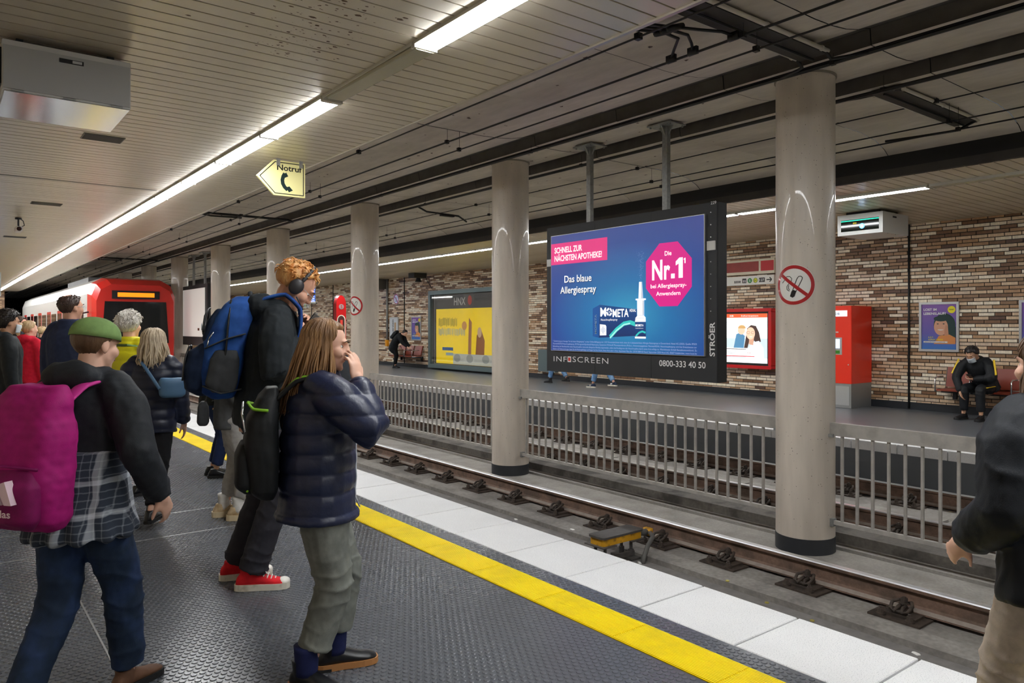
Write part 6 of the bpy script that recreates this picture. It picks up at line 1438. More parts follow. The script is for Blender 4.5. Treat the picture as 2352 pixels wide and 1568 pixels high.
# backpack
bp = pack_root(pB, 'backpack', 'big blue backpack with grey straps on the black hoodie')
bl1 = fabric('pack_blue', '#2a56a0', color2='#1d3f80', cscale=6); bl2 = fabric('pack_navy', '#172640'); gr1 = fabric('pack_grey', '#3b3d40')
pack_volume([(1.09, 0.10, 0.06, 0.02), (1.13, 0.145, 0.10, 0.0), (1.25, 0.165, 0.125, -0.01), (1.42, 0.165, 0.125, -0.005), (1.55, 0.155, 0.11, 0.015), (1.63, 0.13, 0.085, 0.035), (1.675, 0.08, 0.05, 0.05)], -0.255, bl1, bp, 'main_body')
pack_volume([(1.11, 0.08, 0.03, 0.03), (1.15, 0.12, 0.07, 0.0), (1.26, 0.14, 0.085, -0.015), (1.36, 0.135, 0.075, -0.005), (1.405, 0.11, 0.045, 0.02)], -0.375, bl2, bp, 'front_pocket')
pack_volume([(1.395, 0.11, 0.03, 0.02), (1.43, 0.125, 0.05, 0.01), (1.53, 0.12, 0.05, 0.02), (1.6, 0.09, 0.035, 0.045)], -0.355, bl2, bp, 'top_pocket')
for sg in (-1, 1):
    pack_volume([(1.13, 0.02, 0.06, 0.02), (1.18, 0.03, 0.085, 0.0), (1.32, 0.032, 0.08, 0.0), (1.37, 0.02, 0.06, 0.0)], -0.25, gr1, bp, 'side_pocket').location = (sg*0.16, 0, 0)
    sx = sg*0.095
    strap(bp, [(sx, -0.14, 1.60), (sx*1.05, -0.09, 1.66), (sx*1.1, 0.02, 1.685), (sx*1.15, 0.115, 1.60), (sx*1.25, 0.13, 1.45), (sx*1.2, 0.03, 1.3)], 0.034, bl1, 'shoulder_strap', 0.012)
    strap(bp, [(sg*0.168, -0.16, 1.46), (sg*0.18, -0.26, 1.43), (sg*0.165, -0.36, 1.38)], 0.018, gr1, 'compression_strap', 0.005)
    strap(bp, [(sg*0.15, -0.14, 1.15), (sg*0.175, -0.24, 1.13), (sg*0.15, -0.34, 1.17)], 0.02, gr1, 'compression_strap', 0.005)
    strap(bp, [(sg*0.167, -0.24, 1.2), (sg*0.178, -0.25, 1.38), (sg*0.165, -0.26, 1.52), (sg*0.1, -0.27, 1.65)], 0.011, black_leather, 'zip', 0.006)
strap(bp, [(0.11, -0.455, 1.2), (0.105, -0.46, 1.32), (0.06, -0.455, 1.385), (-0.06, -0.455, 1.385), (-0.105, -0.46, 1.32), (-0.11, -0.455, 1.2)], 0.009, black_leather, 'zip', 0.006)
strap(bp, [(0.11, -0.39, 1.47), (0.09, -0.395, 1.56), (0.0, -0.385, 1.605), (-0.09, -0.395, 1.56), (-0.11, -0.39, 1.47)], 0.008, black_leather, 'zip', 0.006)
B = MB(); B.tube([(-0.04, -0.17, 1.66), (-0.035, -0.18, 1.70), (0.035, -0.18, 1.70), (0.04, -0.17, 1.66)], 0.012, 8, flat=0.5); B.build('carry_handle', gr1, bp, True)
for sg in (0.10, 0.075):
    B = MB(); B.tube([(sg+0.06, -0.33, 1.47), (sg+0.065, -0.345, 1.44), (sg+0.062, -0.35, 1.42)], 0.004, 6); B.cbox(sg+0.063, -0.35, 1.405, 0.012, 0.006, 0.035); B.build('zip_puller', chrome, bp, True)
B = MB(); B.lathe([(0.022, -0.001), (0.022, 0.001)], 0, 0, 20); o = B.build('badge', mat('badge_white', '#c9ccd2', 0.4), bp); o.location = (0.05, -0.41, 1.50); o.rotation_euler = (math.radians(90), 0, 0)
B = MB(); B.box(0.0, 0.05, -0.412, -0.408, 1.478, 1.492); B.build('badge', mat('badge_orange', '#b5501e', 0.5), bp)

for ch in bp.children:      # the pack leans with the back
    if ch.name.startswith('badge'): ch.location = (ch.location[0], ch.location[1]+0.14, ch.location[2]) if ch.location[2] > 1 else (0, 0.12, 0); continue
    V, _ = vn(ch.data); V[:, 1] += 0.075+(V[:, 2]-1.09)*0.15; setv(ch.data, V)

# ---- girl in the navy puffer jacket
pA = Person('girl with long light brown hair in a navy quilted jacket, hand raised to her face', (1.285, 3.02), (0.95, -0.31), H=1.55, lean=1, neck=8, hp=8, hy=8,
            feet=[(-0.085, 0.085, -4, 0), (0.085, -0.05, 42, 0)], hands=[(-0.16, 0.1, 0.78), (0.095, 0.158, 1.262)], poles=[(-0.4, -1, -0.2), (1, -0.45, -0.9)], vs=0.0075, body_vs=0.005)
pA.body(sk_a, hand_dirs=[None, (-0.22, -0.12, 1)], palm=[None, (-0.8, -0.6, 0.0)], curl=(0.4, 0.3))
puff_m = mat('puffer_navy', '#1b2340', 0.42, var=0.12, vscale=14, bump=0.15, bscale=60, spec=0.5)
jk = pA.top('puffer_jacket', puff_m, hem=-0.076, bulk=1.04, hem_a=0.118, hem_b=0.108, waist=(0.112, 0.098), chest=(0.116, 0.094), sleeve=(0.052, 0.047, 0.036), collar=0.012, puff=(0.083, 0.012), folds=0.004, seed=21)
tr_g = fabric('trousers_grey_green', '#7b7e78', color2='#6a6d68', cscale=8); pA.trousers('trousers', tr_g, hem=0.075, r=(0.066, 0.05, 0.041), folds=0.006, seed=8, seat=1.05, wide_hem=0.044)
sock_m = fabric('sock_navy', '#1c2450')
tan_sole = mat('sole_tan', '#b07a48', 0.6)
for i in (0, 1):
    B = MB(); limb(B, [pA.an[i]-V3(0, 0, 0.01), pA.an[i]+V3(0, 0, 0.11)], [0.045, 0.053], n=14, round_ends=False); B.build('sock', sock_m, pA.root, True)
    pA.shoe(i, black_leather, tan_sole, boot=0.028, L=0.26, sole=0.022)
    B = MB(); a = pA.an[i]; B.box(a.x-0.042, a.x+0.042, a.y-0.085, a.y-0.02, 0.0, 0.012); B.build('heel', black_sole, pA.root)
pA.hair(hair_mat('hair_light_brown', '#6b4c30', '#a1794f'), thick=0.011, front=0.07, side=-0.02, nape=-0.085, ridge=0.002, seed=9, long=dict(n=85, z=1.13, spread=0.05, f0=0.95, drift=(0, -0.04, 0)))
zp = fabric('jacket_zip', '#c9ccd4', rough=0.4)
B = MB(); c = pA.hip; zz = [(0.0, front_y(jk, z)+0.001, z) for z in np.linspace(0.72, 1.2, 12)]; B.tube(zz, 0.0035, 6); B.build('front_zip', zp, pA.root, True)
bp = pack_root(pA, 'backpack', 'black backpack with lime green trim on the girl in the navy jacket')
bk = fabric('pack_black', '#17191b', rough=0.6); lime = fabric('pack_lime', '#7fb52c')
pack_volume([(0.79, 0.09, 0.04, 0.02), (0.83, 0.13, 0.075, 0.005), (0.98, 0.145, 0.095, -0.01), (1.12, 0.14, 0.085, 0.0), (1.21, 0.11, 0.055, 0.03), (1.25, 0.06, 0.03, 0.05)], -0.245, bk, bp, 'main_body')
pack_volume([(0.82, 0.08, 0.025, 0.02), (0.86, 0.115, 0.05, 0.0), (0.98, 0.12, 0.05, 0.0), (1.03, 0.09, 0.03, 0.01)], -0.335, bk, bp, 'front_pocket')
strap(bp, [(-0.12, -0.29, 1.17), (0.0, -0.315, 1.185), (0.12, -0.29, 1.17), (0.145, -0.22, 1.165)], 0.012, lime, 'trim_band', 0.006)
strap(bp, [(-0.1, -0.32, 0.84), (0.0, -0.335, 0.835), (0.1, -0.32, 0.84)], 0.006, lime, 'trim_band', 0.005)
for sg in (-1, 1):
    strap(bp, [(sg*0.07, -0.17, 1.2), (sg*0.085, -0.09, 1.275), (sg*0.1, 0.02, 1.29), (sg*0.11, 0.09, 1.22), (sg*0.11, 0.06, 1.12), (sg*0.09, 0.0, 1.02)], 0.026, bk, 'shoulder_strap', 0.01)
    strap(bp, [(sg*0.075, -0.15, 1.225), (sg*0.085, -0.085, 1.287), (sg*0.1, 0.0, 1.304)], 0.007, lime, 'strap_trim', 0.006)
B = MB(); B.tube([(0.12, -0.33, 1.08), (0.08, -0.345, 1.15), (0.02, -0.34, 1.19)], 0.006, 6); B.build('zip', chrome, bp, True)
for ch in bp.children:
    if 'strap' in ch.name: continue
    V, _ = vn(ch.data); V[:, 1] = -0.14+(V[:, 1]+0.14)*0.78; setv(ch.data, V)

# ---- person in a dark coat half hidden behind the girl
pC = Person('person in a dark coat and white shoes hidden behind the girl in navy', (2.40, 5.49), (0.9, 0.43), H=1.58, neck=12, hp=15, feet=[(-0.1, 0.0, -5, 0), (0.1, 0.05, 5, 0)], hands=[(-0.2, 0.05, 0.74), (0.24, 0.03, 0.68)], vs=0.012, body_vs=0.0075)
pC.body(sk_b, curl=(0.4, 0.5)); dk_coat = fabric('coat_dark_grey', '#3c4046')
pC.top('coat', dk_coat, hem=-0.13, bulk=1.08, hem_a=0.12, hem_b=0.1, collar=0.02, folds=0.006, seed=31, sleeve=(0.05, 0.044, 0.034)); pC.trousers('trousers', fabric('trousers_charcoal', '#33353a'), seed=12, vs=0.014)
for i in (0, 1): pC.shoe(i, fabric('shoe_white', '#d9d9d6', rough=0.5), white_sole, laces=mat('lace_white', '#ece8e2', 0.7))
pC.hair(hair_mat('hair_brown', '#4f3826', '#6e5238'), seed=12, thick=0.013)

# ---- person in grey joggers behind the blue backpack
pD = Person('person in light grey joggers and beige trainers behind the blue backpack', (1.84, 5.98), (0.93, -0.3), H=1.58, feet=[(-0.08, -0.06, -8, 0), (0.08, 0.05, 8, 0)], hands=[(-0.17, 0.1, 0.78), (0.17, 0.12, 0.8)], vs=0.011, body_vs=0.009)
pD.body(sk_b); jog = fabric('jogger_grey', '#a2a09d')
pD.top('jacket', fabric('jacket_mid_grey', '#4d4f52'), hem=-0.075, bulk=1.03, folds=0.006, seed=41); pD.trousers('joggers', jog, hem=0.07, r=(0.066, 0.058, 0.04), folds=0.008, seed=14, wide_hem=0.036)
for i in (0, 1): pD.shoe(i, fabric('trainer_beige', '#c9b28e', rough=0.6, color2='#a98f68', cscale=14), mat('sole_beige', '#cdbb98', 0.6), L=0.28, sole=0.034, chunky=1.12, laces=mat('lace_white', '#ece8e2', 0.7))
for i in (0, 1):
    B = MB(); limb(B, [pD.an[i]-V3(0, 0, 0.02), pD.an[i]+V3(0, 0, 0.1)], [0.043, 0.048], n=14, round_ends=False); B.build('sock', fabric('sock_white', '#d6d4d0'), pD.root, True)
pD.hair(hair_mat('hair_brown', '#4f3826', '#6e5238'), seed=5)
e = pack_root(pD, 'shoulder_bag', 'small dark grey shoulder bag hanging below the blue backpack', 'bag')
o = pack_volume([(0.70, 0.05, 0.03, 0), (0.73, 0.065, 0.045, 0), (0.85, 0.062, 0.04, 0), (0.89, 0.045, 0.02, 0)], 0.0, fabric('bag_dark_grey', '#3f4144'), e, 'pouch', folds=0.003); o.location = (-0.02, -0.21, 0.03)
strap(e, [(-0.02, -0.2, 0.9), (0.06, -0.16, 1.05), (0.1, -0.09, 1.25), (0.07, 0.02, 1.31), (0.0, 0.12, 1.2), (-0.1, 0.11, 1.0), (-0.09, -0.15, 0.91)], 0.014, gr1, 'shoulder_strap', 0.005)

# ---- person in dark blue trousers further behind
pE = Person('person in dark blue trousers standing behind the one in grey joggers', (2.2, 7.75), (0.9, -0.2), H=1.55, vs=0.016); pE.body(sk_c)
pE.top('jacket', fabric('jacket_black_a', '#1d1f24'), seed=51); pE.trousers('trousers', fabric('trousers_navy', '#1d2b52'), seed=17)
for i in (0, 1): pE.shoe(i, black_leather, black_sole)
pE.hair(hair_mat('hair_black', '#1c1614', '#2c2420'), seed=6)

# ---- walker with magenta backpack, green cap and checked shirt
pF = Person('walker with a green cap, black jacket and checked shirt round the waist', (0.455, 3.38), (0.78, 0.62), H=1.56, lean=4, neck=10, hp=10, hy=10, feet=[(-0.07, -0.22, -4, 0.03), (0.08, 0.16, 5, 0)], hands=[(-0.23, 0.06, 0.80), (0.27, 0.12, 0.82)], poles=[(-0.6, -1, -0.1), (0.6, -1, -0.1)], vs=0.0085, body_vs=0.0065)
pF.body(sk_a, curl=(0.5, 0.5)); pF.top('jacket', fabric('jacket_black_b', '#25282d', rough=0.7), hem=0.045, bulk=1.03, folds=0.008, seed=61, hem_a=0.098, hem_b=0.08, sleeve=(0.05, 0.042, 0.033), collar=0.022, hood=True)
def plaid():
    m = bpy.data.materials.new('checked_cloth'); m.use_nodes = True; nt = m.node_tree; L = nt.links; b = nt.nodes['Principled BSDF']; tc = nt.nodes.new('ShaderNodeTexCoord')
    def bars(direction, scale, thr):
        wv = nt.nodes.new('ShaderNodeTexWave'); wv.wave_type = 'BANDS'; wv.bands_direction = direction; wv.inputs['Scale'].default_value = scale; wv.inputs['Distortion'].default_value = 0.6; wv.inputs['Detail Scale'].default_value = 4
        L.new(tc.outputs['Object'], wv.inputs['Vector']); r = nt.nodes.new('ShaderNodeMapRange'); r.inputs['From Min'].default_value = thr; r.inputs['From Max'].default_value = thr+0.06; L.new(wv.outputs['Fac'], r.inputs['Value']); return r.outputs[0]
    A = [bars('Z', 2.6, 0.9), bars('X', 3.1, 0.88), bars('Z', 11, 0.9), bars('X', 13, 0.92)]
    s_ = None
    for a, g in zip(A, (0.45, 0.45, 0.16, 0.16)):
        mm = nt.nodes.new('ShaderNodeMath'); mm.operation = 'MULTIPLY'; L.new(a, mm.inputs[0]); mm.inputs[1].default_value = g
        if s_ is None: s_ = mm.outputs[0]
        else: ad = nt.nodes.new('ShaderNodeMath'); ad.operation = 'ADD'; L.new(s_, ad.inputs[0]); L.new(mm.outputs[0], ad.inputs[1]); s_ = ad.outputs[0]
    r = nt.nodes.new('ShaderNodeValToRGB'); r.color_ramp.elements[0].color = (*srgb('#2b3442'), 1); r.color_ramp.elements[1].color = (*srgb('#c8ced6'), 1); L.new(s_, r.inputs[0]); L.new(r.outputs[0], b.inputs['Base Color']); b.inputs['Roughness'].default_value = 0.85
    return m
B = MB(); H = pF.H
loft(B, [(pF.hip+V3(0, 0, t*H), V3(a*H, 0, 0), V3(0, b_*H, 0)) for t, a, b_ in ((-0.088, 0.135, 0.118), (-0.075, 0.137, 0.12), (-0.03, 0.128, 0.108), (0.04, 0.118, 0.098), (0.10, 0.112, 0.094), (0.13, 0.108, 0.09))], 24)
me = voxelize(B, 0.009, 5); Vv, Nn = vn(me); ang = np.arctan2(Vv[:, 1], Vv[:, 0]); dz = np.clip((pF.hip.z+0.13*H-Vv[:, 2])/0.35, 0, 1)
setv(me, Vv+Nn*(0.011*dz*np.sin(ang*13+2*wob(Vv, 6, 3))+0.004*wob(Vv, 20, 4))[:, None]); me.materials.append(plaid()); link('checked_shirt', me, pF.root)
pF.trousers('jeans', fabric('jeans_dark_blue', '#1d2c42', color2='#26385a', cscale=6), hem=0.03, r=(0.062, 0.05, 0.042), folds=0.006, seed=19, seat=1.05)
for i in (0, 1): pF.shoe(i, fabric('shoe_brown', '#6e4f3c', rough=0.6), black_sole)
pF.hair(hair_mat('hair_brown', '#4f3826', '#6e5238'), seed=7, thick=0.006, ridge=0.0015)
capm = fabric('cap_green', '#7c9a5c')
B = MB(); V = []; n, mm = 32, 10
for i in range(mm+1):
    th = 0.02+1.5*i/mm
    for j in range(n):
        ph = 2*math.pi*j/n; V.append(pF.head_p(0.091*math.sin(th)*math.sin(ph), -0.012+0.113*math.sin(th)*math.cos(ph), 0.026+0.098*math.cos(th)**0.8 if th < 1.5 else 0.03))
B.add(V, [(i*n+j, i*n+(j+1) % n, (i+1)*n+(j+1) % n, (i+1)*n+j) for i in range(mm) for j in range(n)]+[tuple(range(n))])
o = B.build('cap', capm, pF.root, True); md = o.modifiers.new('t', 'SOLIDIFY'); md.thickness = 0.004
B = MB(); P = [pF.head_p(0.082*math.sin(a), 0.075+0.12*math.cos(a), 0.032-0.012*abs(math.sin(a))) for a in np.linspace(-1.45, 1.45, 15)]; Q = [p-pF.MH @ V3(0, 0, 0.006) for p in P]
B.add(P+Q, [tuple(range(15)), tuple(range(29, 14, -1))]+[(i, i+1, 16+i, 15+i) for i in range(14)]+[(0, 15, 29, 14)]); B.build('brim', capm, o)
bp = pack_root(pF, 'backpack', 'magenta backpack with white sports logo on the walker')
mg = fabric('pack_magenta', '#a3126e', rough=0.7); mg2 = fabric('pack_dark_magenta', '#7d0d55', rough=0.7)
pack_volume([(0.76, 0.12, 0.05, 0.02), (0.80, 0.15, 0.09, 0.0), (0.95, 0.165, 0.105, -0.015), (1.12, 0.165, 0.095, 0.0), (1.23, 0.15, 0.07, 0.02), (1.285, 0.11, 0.04, 0.04)], -0.235, mg, bp, 'main_body', folds=0.007, seed=6)
pack_volume([(0.78, 0.10, 0.02, 0.02), (0.82, 0.135, 0.05, 0.0), (0.94, 0.145, 0.055, 0.0), (1.0, 0.12, 0.03, 0.01)], -0.335, mg2, bp, 'front_pocket', folds=0.004)
for sg in (-1, 1):
    strap(bp, [(sg*0.09, -0.17, 1.22), (sg*0.095, -0.09, 1.275), (sg*0.1, 0.02, 1.29), (sg*0.115, 0.09, 1.21), (sg*0.11, 0.06, 1.1), (sg*0.09, 0.0, 1.0)], 0.03, mat('strap_pink', '#c22a8c', 0.7), 'shoulder_strap', 0.01)
strap(bp, [(0.135, -0.33, 1.0), (0.0, -0.385, 1.02), (-0.135, -0.33, 1.0)], 0.006, mg2, 'zip', 0.005)
fnL = lambda u, v, d: (u+0.045, -0.405-d, 0.86+v)
pinkw = mat('logo_pale', '#e3c7d4', 0.6)
B = MB()
for k_, (x0, hgt) in enumerate(((-0.052, 0.03), (-0.012, 0.055), (0.028, 0.08))):
    B.prism([(x0, 0.03), (x0+0.03, 0.03), (x0+0.03+hgt*-0.35, 0.03+hgt), (x0-0.005+hgt*-0.35, 0.03+hgt*0.85)], fnL, -0.03, 0.001)
B.build('logo', pinkw, bp); lettering(bp, fnL, 'adidas', 0.0, -0.012, 0.026, pinkw, 0.001, align='c', bold=0.02, width=0.11)

# ---- waiting people at the left
pG = Person('balding man in a navy jacket with his back to the camera', (1.0, 8.08), (0.75, 0.66), H=1.83, hy=18, vs=0.013, feet=[(-0.1, 0, -8, 0), (0.1, 0.02, 8, 0)]); pG.body(sk_b, curl=(0.5, 0.5))
pG.top('jacket', fabric('jacket_navy', '#2a3350'), hem=-0.07, bulk=1.12, seed=71, collar=0.02); pG.trousers('trousers', fabric('trousers_charcoal', '#33353a'), seed=22)
for i in (0, 1): pG.shoe(i, black_leather, black_sole)
pG.hair(hair_mat('hair_dark_brown', '#3c2a22', '#54403a'), seed=8, thick=0.007, bald=(0, -0.02, 0, 0.035, 0.055), tufts=60, tuft_len=0.014)
e = pack_root(pG, 'spectacles', 'thin spectacles on the balding man in navy', 'spectacles', None)
B = MB()
for sg in (-1, 1):
    B.tube([pG.head_p(sg*0.034+0.021*math.cos(a), 0.1, 0.004+0.016*math.sin(a)) for a in np.linspace(0, 6.283, 12)], 0.002, 5); B.tube([pG.head_p(sg*0.056, 0.097, 0.006), pG.head_p(sg*0.08, 0.0, 0.01)], 0.002, 5)
B.build('rim', alu, e)
pH = Person('woman with wavy white hair in a bright yellow quilted jacket', (1.36, 7.33), (0.78, 0.62), H=1.65, hy=8, hands=[(-0.19, 0.05, 0.76), (0.2, 0.06, 0.76)], vs=0.011); pH.body(sk_a)
yj = mat('jacket_yellow', '#ded510', 0.55, var=0.08, vscale=10, bump=0.1, bscale=80)
pH.top('quilted_jacket', yj, hem=-0.08, bulk=1.08, puff=(0.085, 0.011), folds=0.004, seed=81, collar=0.015, sleeve=(0.05, 0.044, 0.034)); pH.trousers('trousers', fabric('trousers_black', '#1b1b1f'), seed=24)
for i in (0, 1): pH.shoe(i, black_leather, black_sole)
pH.hair(hair_mat('hair_white', '#cfc8bd', '#efebe4'), seed=10, thick=0.02, front=0.05, side=-0.05, nape=-0.105, ridge=0.005, freq=17, tufts=150, tuft_len=0.04, back_vol=0.01)
pI = Person('blonde walker in a dark navy quilted jacket with a blue bag', (1.33, 6.30), (0.5, 0.86), H=1.50, lean=3, feet=[(-0.07, 0.2, -4, 0), (0.07, -0.24, 5, 0.04)], hands=[(-0.2, -0.1, 0.7), (0.2, 0.13, 0.72)], vs=0.011, body_vs=0.007); pI.body(sk_a)
pI.top('puffer_jacket', mat('puffer_dark_navy', '#171d33', 0.45, var=0.12, vscale=14), hem=-0.07, bulk=1.08, puff=(0.075, 0.012), folds=0.004, seed=91, collar=0.01, sleeve=(0.05, 0.044, 0.034)); pI.trousers('trousers', fabric('trousers_black', '#1b1b1f'), seed=26)
for i in (0, 1): pI.shoe(i, black_leather, black_sole)
pI.hair(hair_mat('hair_blonde', '#b09a7c', '#d8c8ae'), seed=14, thick=0.016, front=0.055, side=-0.06, nape=-0.10, long=dict(n=60, z=1.19, spread=0.03, f0=0.9))
e = pack_root(pI, 'shoulder_bag', 'pale blue shoulder bag on the blonde walker', 'bag'); bm = mat('bag_blue', '#4f7396', 0.5)
o = pack_volume([(0.93, 0.07, 0.03, 0), (0.95, 0.095, 0.045, 0), (1.05, 0.095, 0.045, 0), (1.08, 0.08, 0.03, 0)], 0, bm, e, 'pouch', vs=0.01); o.location = (0.19, -0.13, 0.03); o.rotation_euler = (0, 0, 0.4)
strap(e, [(0.12, -0.2, 1.03), (0.02, -0.15, 1.16), (-0.07, -0.06, 1.25), (-0.07, 0.05, 1.24), (0.03, 0.14, 1.1), (0.17, 0.12, 0.97), (0.26, -0.1, 1.0)], 0.012, bm, 'shoulder_strap', 0.005)
pJ = Person('woman with a blonde ponytail in a red hooded jacket', (0.99, 11.87), (0.85, 0.5), H=1.6, vs=0.014, hy=10); pJ.body(sk_a)
pJ.top('hooded_jacket', fabric('hoodie_red', '#c2142e'), hem=-0.06, bulk=1.05, hood=True, seed=101); pJ.trousers('trousers', fabric('trousers_black', '#1b1b1f'), seed=28)
for i in (0, 1): pJ.shoe(i, black_leather, black_sole)
pJ.hair(hair_mat('hair_honey', '#a8865c', '#d6bb90'), seed=16, thick=0.012)
B = MB(); limb(B, [pJ.head_p(0, -0.1, 0.06), pJ.head_p(0, -0.15, 0.06), pJ.head_p(0, -0.165, -0.02), pJ.head_p(0, -0.145, -0.11)], [0.022, 0.034, 0.035, 0.012], n=12); B.build('ponytail', hair_mat('hair_honey', '#a8865c', '#d6bb90'), pJ.root, True)
pK = Person('dark-haired man in a black jacket and face mask at the left edge', (0.55, 9.0), (0.97, 0.1), H=1.68, vs=0.013, hy=-6, hp=6, neck=6); pK.body(sk_c)
pK.top('jacket', fabric('jacket_black_c', '#1f2326', rough=0.7), hem=-0.08, bulk=1.08, hood=True, seed=111); pK.trousers('trousers', fabric('trousers_black', '#1b1b1f'), seed=30)
for i in (0, 1): pK.shoe(i, black_leather, black_sole)
pK.hair(hair_mat('hair_black', '#1c1614', '#2c2420'), seed=18, thick=0.02, tufts=60, tuft_len=0.03, top_vol=0.01); pK.mask_cover(mat('mask_pale', '#cfd6dc', 0.8))
pL = Person('person in black with a high-visibility collar behind the red jacket', (1.16, 15.5), (0.95, -0.2), H=1.7, vs=0.018); pL.body(sk_b, face=False)
pL.top('jacket', fabric('jacket_black_a', '#1d1f24'), seed=121, bulk=1.08); pL.trousers('trousers', fabric('trousers_charcoal', '#33353a'), seed=32)
B = MB(); limb(B, [pL.neckb+V3(0.07*math.cos(a), 0.07*math.sin(a), 0.01) for a in np.linspace(0, 6.2, 14)], [0.025]*14, n=8); B.build('reflective_collar', mat('hi_vis', '#d8e61a', 0.5), pL.root, True)
for i in (0, 1): pL.shoe(i, black_leather, black_sole)
pL.hair(hair_mat('hair_dark_brown', '#3c2a22', '#54403a'), seed=19)
pM = Person('child-sized blond person in dark clothes near the far tunnel end', (1.78, 18.6), (0.9, 0.4), H=1.52, vs=0.02); pM.body(sk_a, face=False)
pM.top('jacket', fabric('jacket_black_a', '#1d1f24'), seed=131); pM.trousers('trousers', fabric('trousers_black', '#1b1b1f'), seed=33)
for i in (0, 1): pM.shoe(i, black_leather, black_sole)
pM.hair(hair_mat('hair_honey', '#a8865c', '#d6bb90'), seed=20, tufts=20)

# ---- walker at the right edge
pN = Person('walker in a black jacket and pale beige trousers at the right edge', (2.73, 0.775), (0.35, 0.94), H=1.5, lean=4, feet=[(-0.07, 0.17, -4, 0), (0.08, -0.2, 4, 0.03)], hands=[(-0.2, 0.16, 0.82), (0.2, -0.08, 0.78)], vs=0.009, body_vs=0.008); pN.body(sk_a)
pN.top('jacket', fabric('jacket_dark_navy', '#14181f', rough=0.6), hem=-0.08, bulk=1.2, seed=141, folds=0.008, collar=0.015, sleeve=(0.056, 0.048, 0.036)); pN.trousers('trousers', fabric('trousers_beige', '#b3a698'), r=(0.068, 0.056, 0.05), seed=35, folds=0.007)
for i in (0, 1): pN.shoe(i, fabric('shoe_white', '#d9d9d6', rough=0.5), white_sole)
pN.hair(hair_mat('hair_brown', '#4f3826', '#6e5238'), seed=22, long=dict(n=60, z=1.2, spread=0.03, f0=0.95))

# ---- opposite platform
pO = Person('man in a black tracksuit with yellow stripes sitting on the wall seats', (13.62, 4.9), (-1, 0.12), H=1.75, lean=34, neck=22, hp=34, hip_abs=(0, 0.02, 0.53), feet=[(-0.14, 0.46, -8, 0), (0.14, 0.44, 8, 0)], hands=[(-0.02, 0.42, 0.66), (0.16, 0.5, 0.45)], poles=[(-1, 0.2, -0.4), (1, 0.2, -0.3)], vs=0.014, body_vs=0.009, knee_pole=(0, 0.6, 1), group='people on the opposite platform')
pO.body(sk_c, curl=(0.6, 0.35)); tsuit = fabric('tracksuit_black', '#1a1c20', rough=0.6); ystr = mat('stripe_yellow', '#f0c81a', 0.5)
pO.top('track_top', tsuit, hem=-0.03, bulk=1.08, seed=151, collar=0.015); pO.trousers('track_trousers', tsuit, seed=37)
for i in (0, 1): pO.shoe(i, black_leather, black_sole)
pO.hair(hair_mat('hair_black', '#1c1614', '#2c2420'), seed=24, thick=0.018, tufts=60); pO.mask_cover(mat('mask_pale', '#cfd6dc', 0.8))
for i, sg in ((0, -1), (1, 1)):
    d = (pO.el[i]-pO.sh[i]); off = V3(sg*0.088, 0.035, 0.035); strap(pO.root, [pO.sh[i]+d*t+off*(1-0.2*t) for t in (0.02, 0.3, 0.6, 0.9)], 0.016, ystr, 'stripe', 0.006)
    strap(pO.root, [pO.hj[i].lerp(pO.kn[i], t)+V3(sg*0.092, 0.0, 0.03) for t in (0.25, 0.6, 0.95)], 0.014, ystr, 'stripe', 0.006)
e = pack_root(pO, 'phone', 'dark phone held by the seated man', 'phone', None); B = MB(); obox(B, Vector((0.02, 0.46, 0.70)), (0.035, 0.07, 0.006), Matrix.Rotation(0.5, 3, 'X')); B.build('phone_body', mat('phone_black', '#141416', 0.2), e)
pP = Person('woman in a black coat bending over the red wall seats', (13.2, 24.05), (0.55, -0.83), H=1.62, lean=42, neck=25, hp=30, hip_y=-0.06, feet=[(-0.08, -0.02, -5, 0), (0.08, 0.03, 5, 0)], hands=[(-0.1, 0.55, 0.78), (0.12, 0.55, 0.78)], vs=0.016, group='people on the opposite platform'); pP.body(sk_a, face=False)
coat_k = fabric('coat_black', '#15171a'); pP.top('coat', coat_k, hem=-0.16, bulk=1.1, hem_a=0.13, hem_b=0.11, seed=161, collar=0.01); pP.trousers('tights', fabric('tights_black', '#141517'), r=(0.05, 0.036, 0.028), seed=39)
for i in (0, 1): pP.shoe(i, black_leather, black_sole, boot=0.05)
pP.hair(hair_mat('hair_black', '#1c1614', '#2c2420'), seed=26, thick=0.014)
bp = pack_root(pP, 'backpack', 'small black backpack on the bending woman'); bpo = pack_volume([(-0.18, 0.11, 0.04, 0.0), (-0.14, 0.13, 0.07, 0), (0.05, 0.135, 0.075, 0), (0.16, 0.11, 0.05, 0), (0.19, 0.07, 0.03, 0)], 0, fabric('pack_black', '#17191b'), bp, 'main_body', vs=0.014)
c = pP.hip+pP.up*0.19*pP.H-pP.fw*0.2; bpo.location = c; bpo.rotation_euler = (-math.radians(42), 0, 0)
for sg in (-1, 1): strap(bp, [c+pP.up*0.12+pP.fw*0.05+V3(sg*0.07, 0, 0), pP.shc+pP.up*0.05+V3(sg*0.09, 0, 0), pP.shc+pP.fw*0.11+V3(sg*0.1, 0, 0), c-pP.up*0.1+pP.fw*0.2+V3(sg*0.17, 0, 0), c-pP.up*0.14+pP.fw*0.02+V3(sg*0.11, 0, 0)], 0.02, coat_k, 'shoulder_strap', 0.008)
e = empty('handbag', 'pale canvas bag lying on the red wall seats', 'bag', (13.72, 24.6, 0.44), 0.3); e['group'] = 'bags people carry'
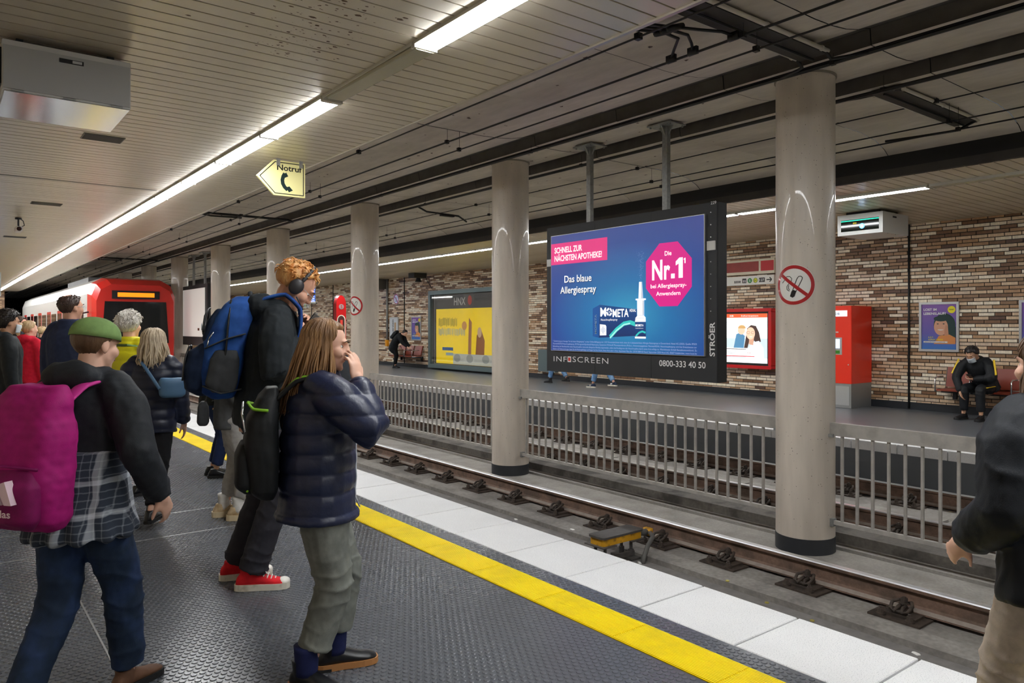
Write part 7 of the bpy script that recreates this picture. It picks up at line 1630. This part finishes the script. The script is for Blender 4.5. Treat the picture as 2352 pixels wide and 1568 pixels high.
cv = fabric('canvas_pale', '#d2c7ae'); o = pack_volume([(0.0, 0.16, 0.07, 0), (0.03, 0.2, 0.10, 0), (0.18, 0.17, 0.07, 0), (0.24, 0.1, 0.03, 0)], 0, cv, e, 'pouch', vs=0.012); B = MB(); B.tube([(-0.08, 0, 0.22), (-0.07, 0.02, 0.33), (0.07, 0.02, 0.33), (0.08, 0, 0.22)], 0.01, 6); B.build('handle', bk, e, True)
jean_l = fabric('jeans_light_blue', '#5f86b4', color2='#7fa2c8', cscale=6)
pQ = Person('passer-by in blue jeans and black boots behind the left end of the blue screen', (13.1, 14.95), (-0.15, 0.99), H=1.68, feet=[(-0.08, 0.22, -3, 0), (0.08, -0.25, 3, 0.05)], hands=[(-0.2, -0.1, 0.8), (0.2, 0.12, 0.82)], vs=0.018, group='people on the opposite platform'); pQ.body(sk_b, face=False)
pQ.top('jacket', fabric('jacket_black_a', '#1d1f24'), seed=171); pQ.trousers('jeans', jean_l, seed=41)
for i in (0, 1): pQ.shoe(i, black_leather, black_sole, boot=0.03)
pQ.hair(hair_mat('hair_brown', '#4f3826', '#6e5238'), seed=27)
pR = Person('passer-by in blue jeans and striped navy trainers behind the middle of the blue screen', (12.9, 13.05), (-0.1, 0.99), H=1.74, feet=[(-0.08, 0.26, -3, 0), (0.08, -0.28, 3, 0.06)], hands=[(-0.2, -0.1, 0.82), (0.2, 0.12, 0.84)], vs=0.018, group='people on the opposite platform'); pR.body(sk_b, face=False)
pR.top('jacket', fabric('jacket_black_a', '#1d1f24'), seed=181); pR.trousers('jeans', jean_l, seed=43)
for i in (0, 1):
    o = pR.shoe(i, fabric('trainer_navy', '#25324a', rough=0.6), white_sole); B = MB(); a = pR.an[i]; gz = pR.ft[i][3]
    for q in range(3):
        for sg in (-1, 1): B.tube([(a.x+sg*0.041, a.y+0.05+0.02*q, gz+0.04), (a.x+sg*0.036, a.y+0.035+0.02*q, gz+0.075)], 0.005, 5)
    B.build('stripe', white_p, o)
pR.hair(hair_mat('hair_dark_brown', '#3c2a22', '#54403a'), seed=28)

bpy.data.scenes.remove(WORK)
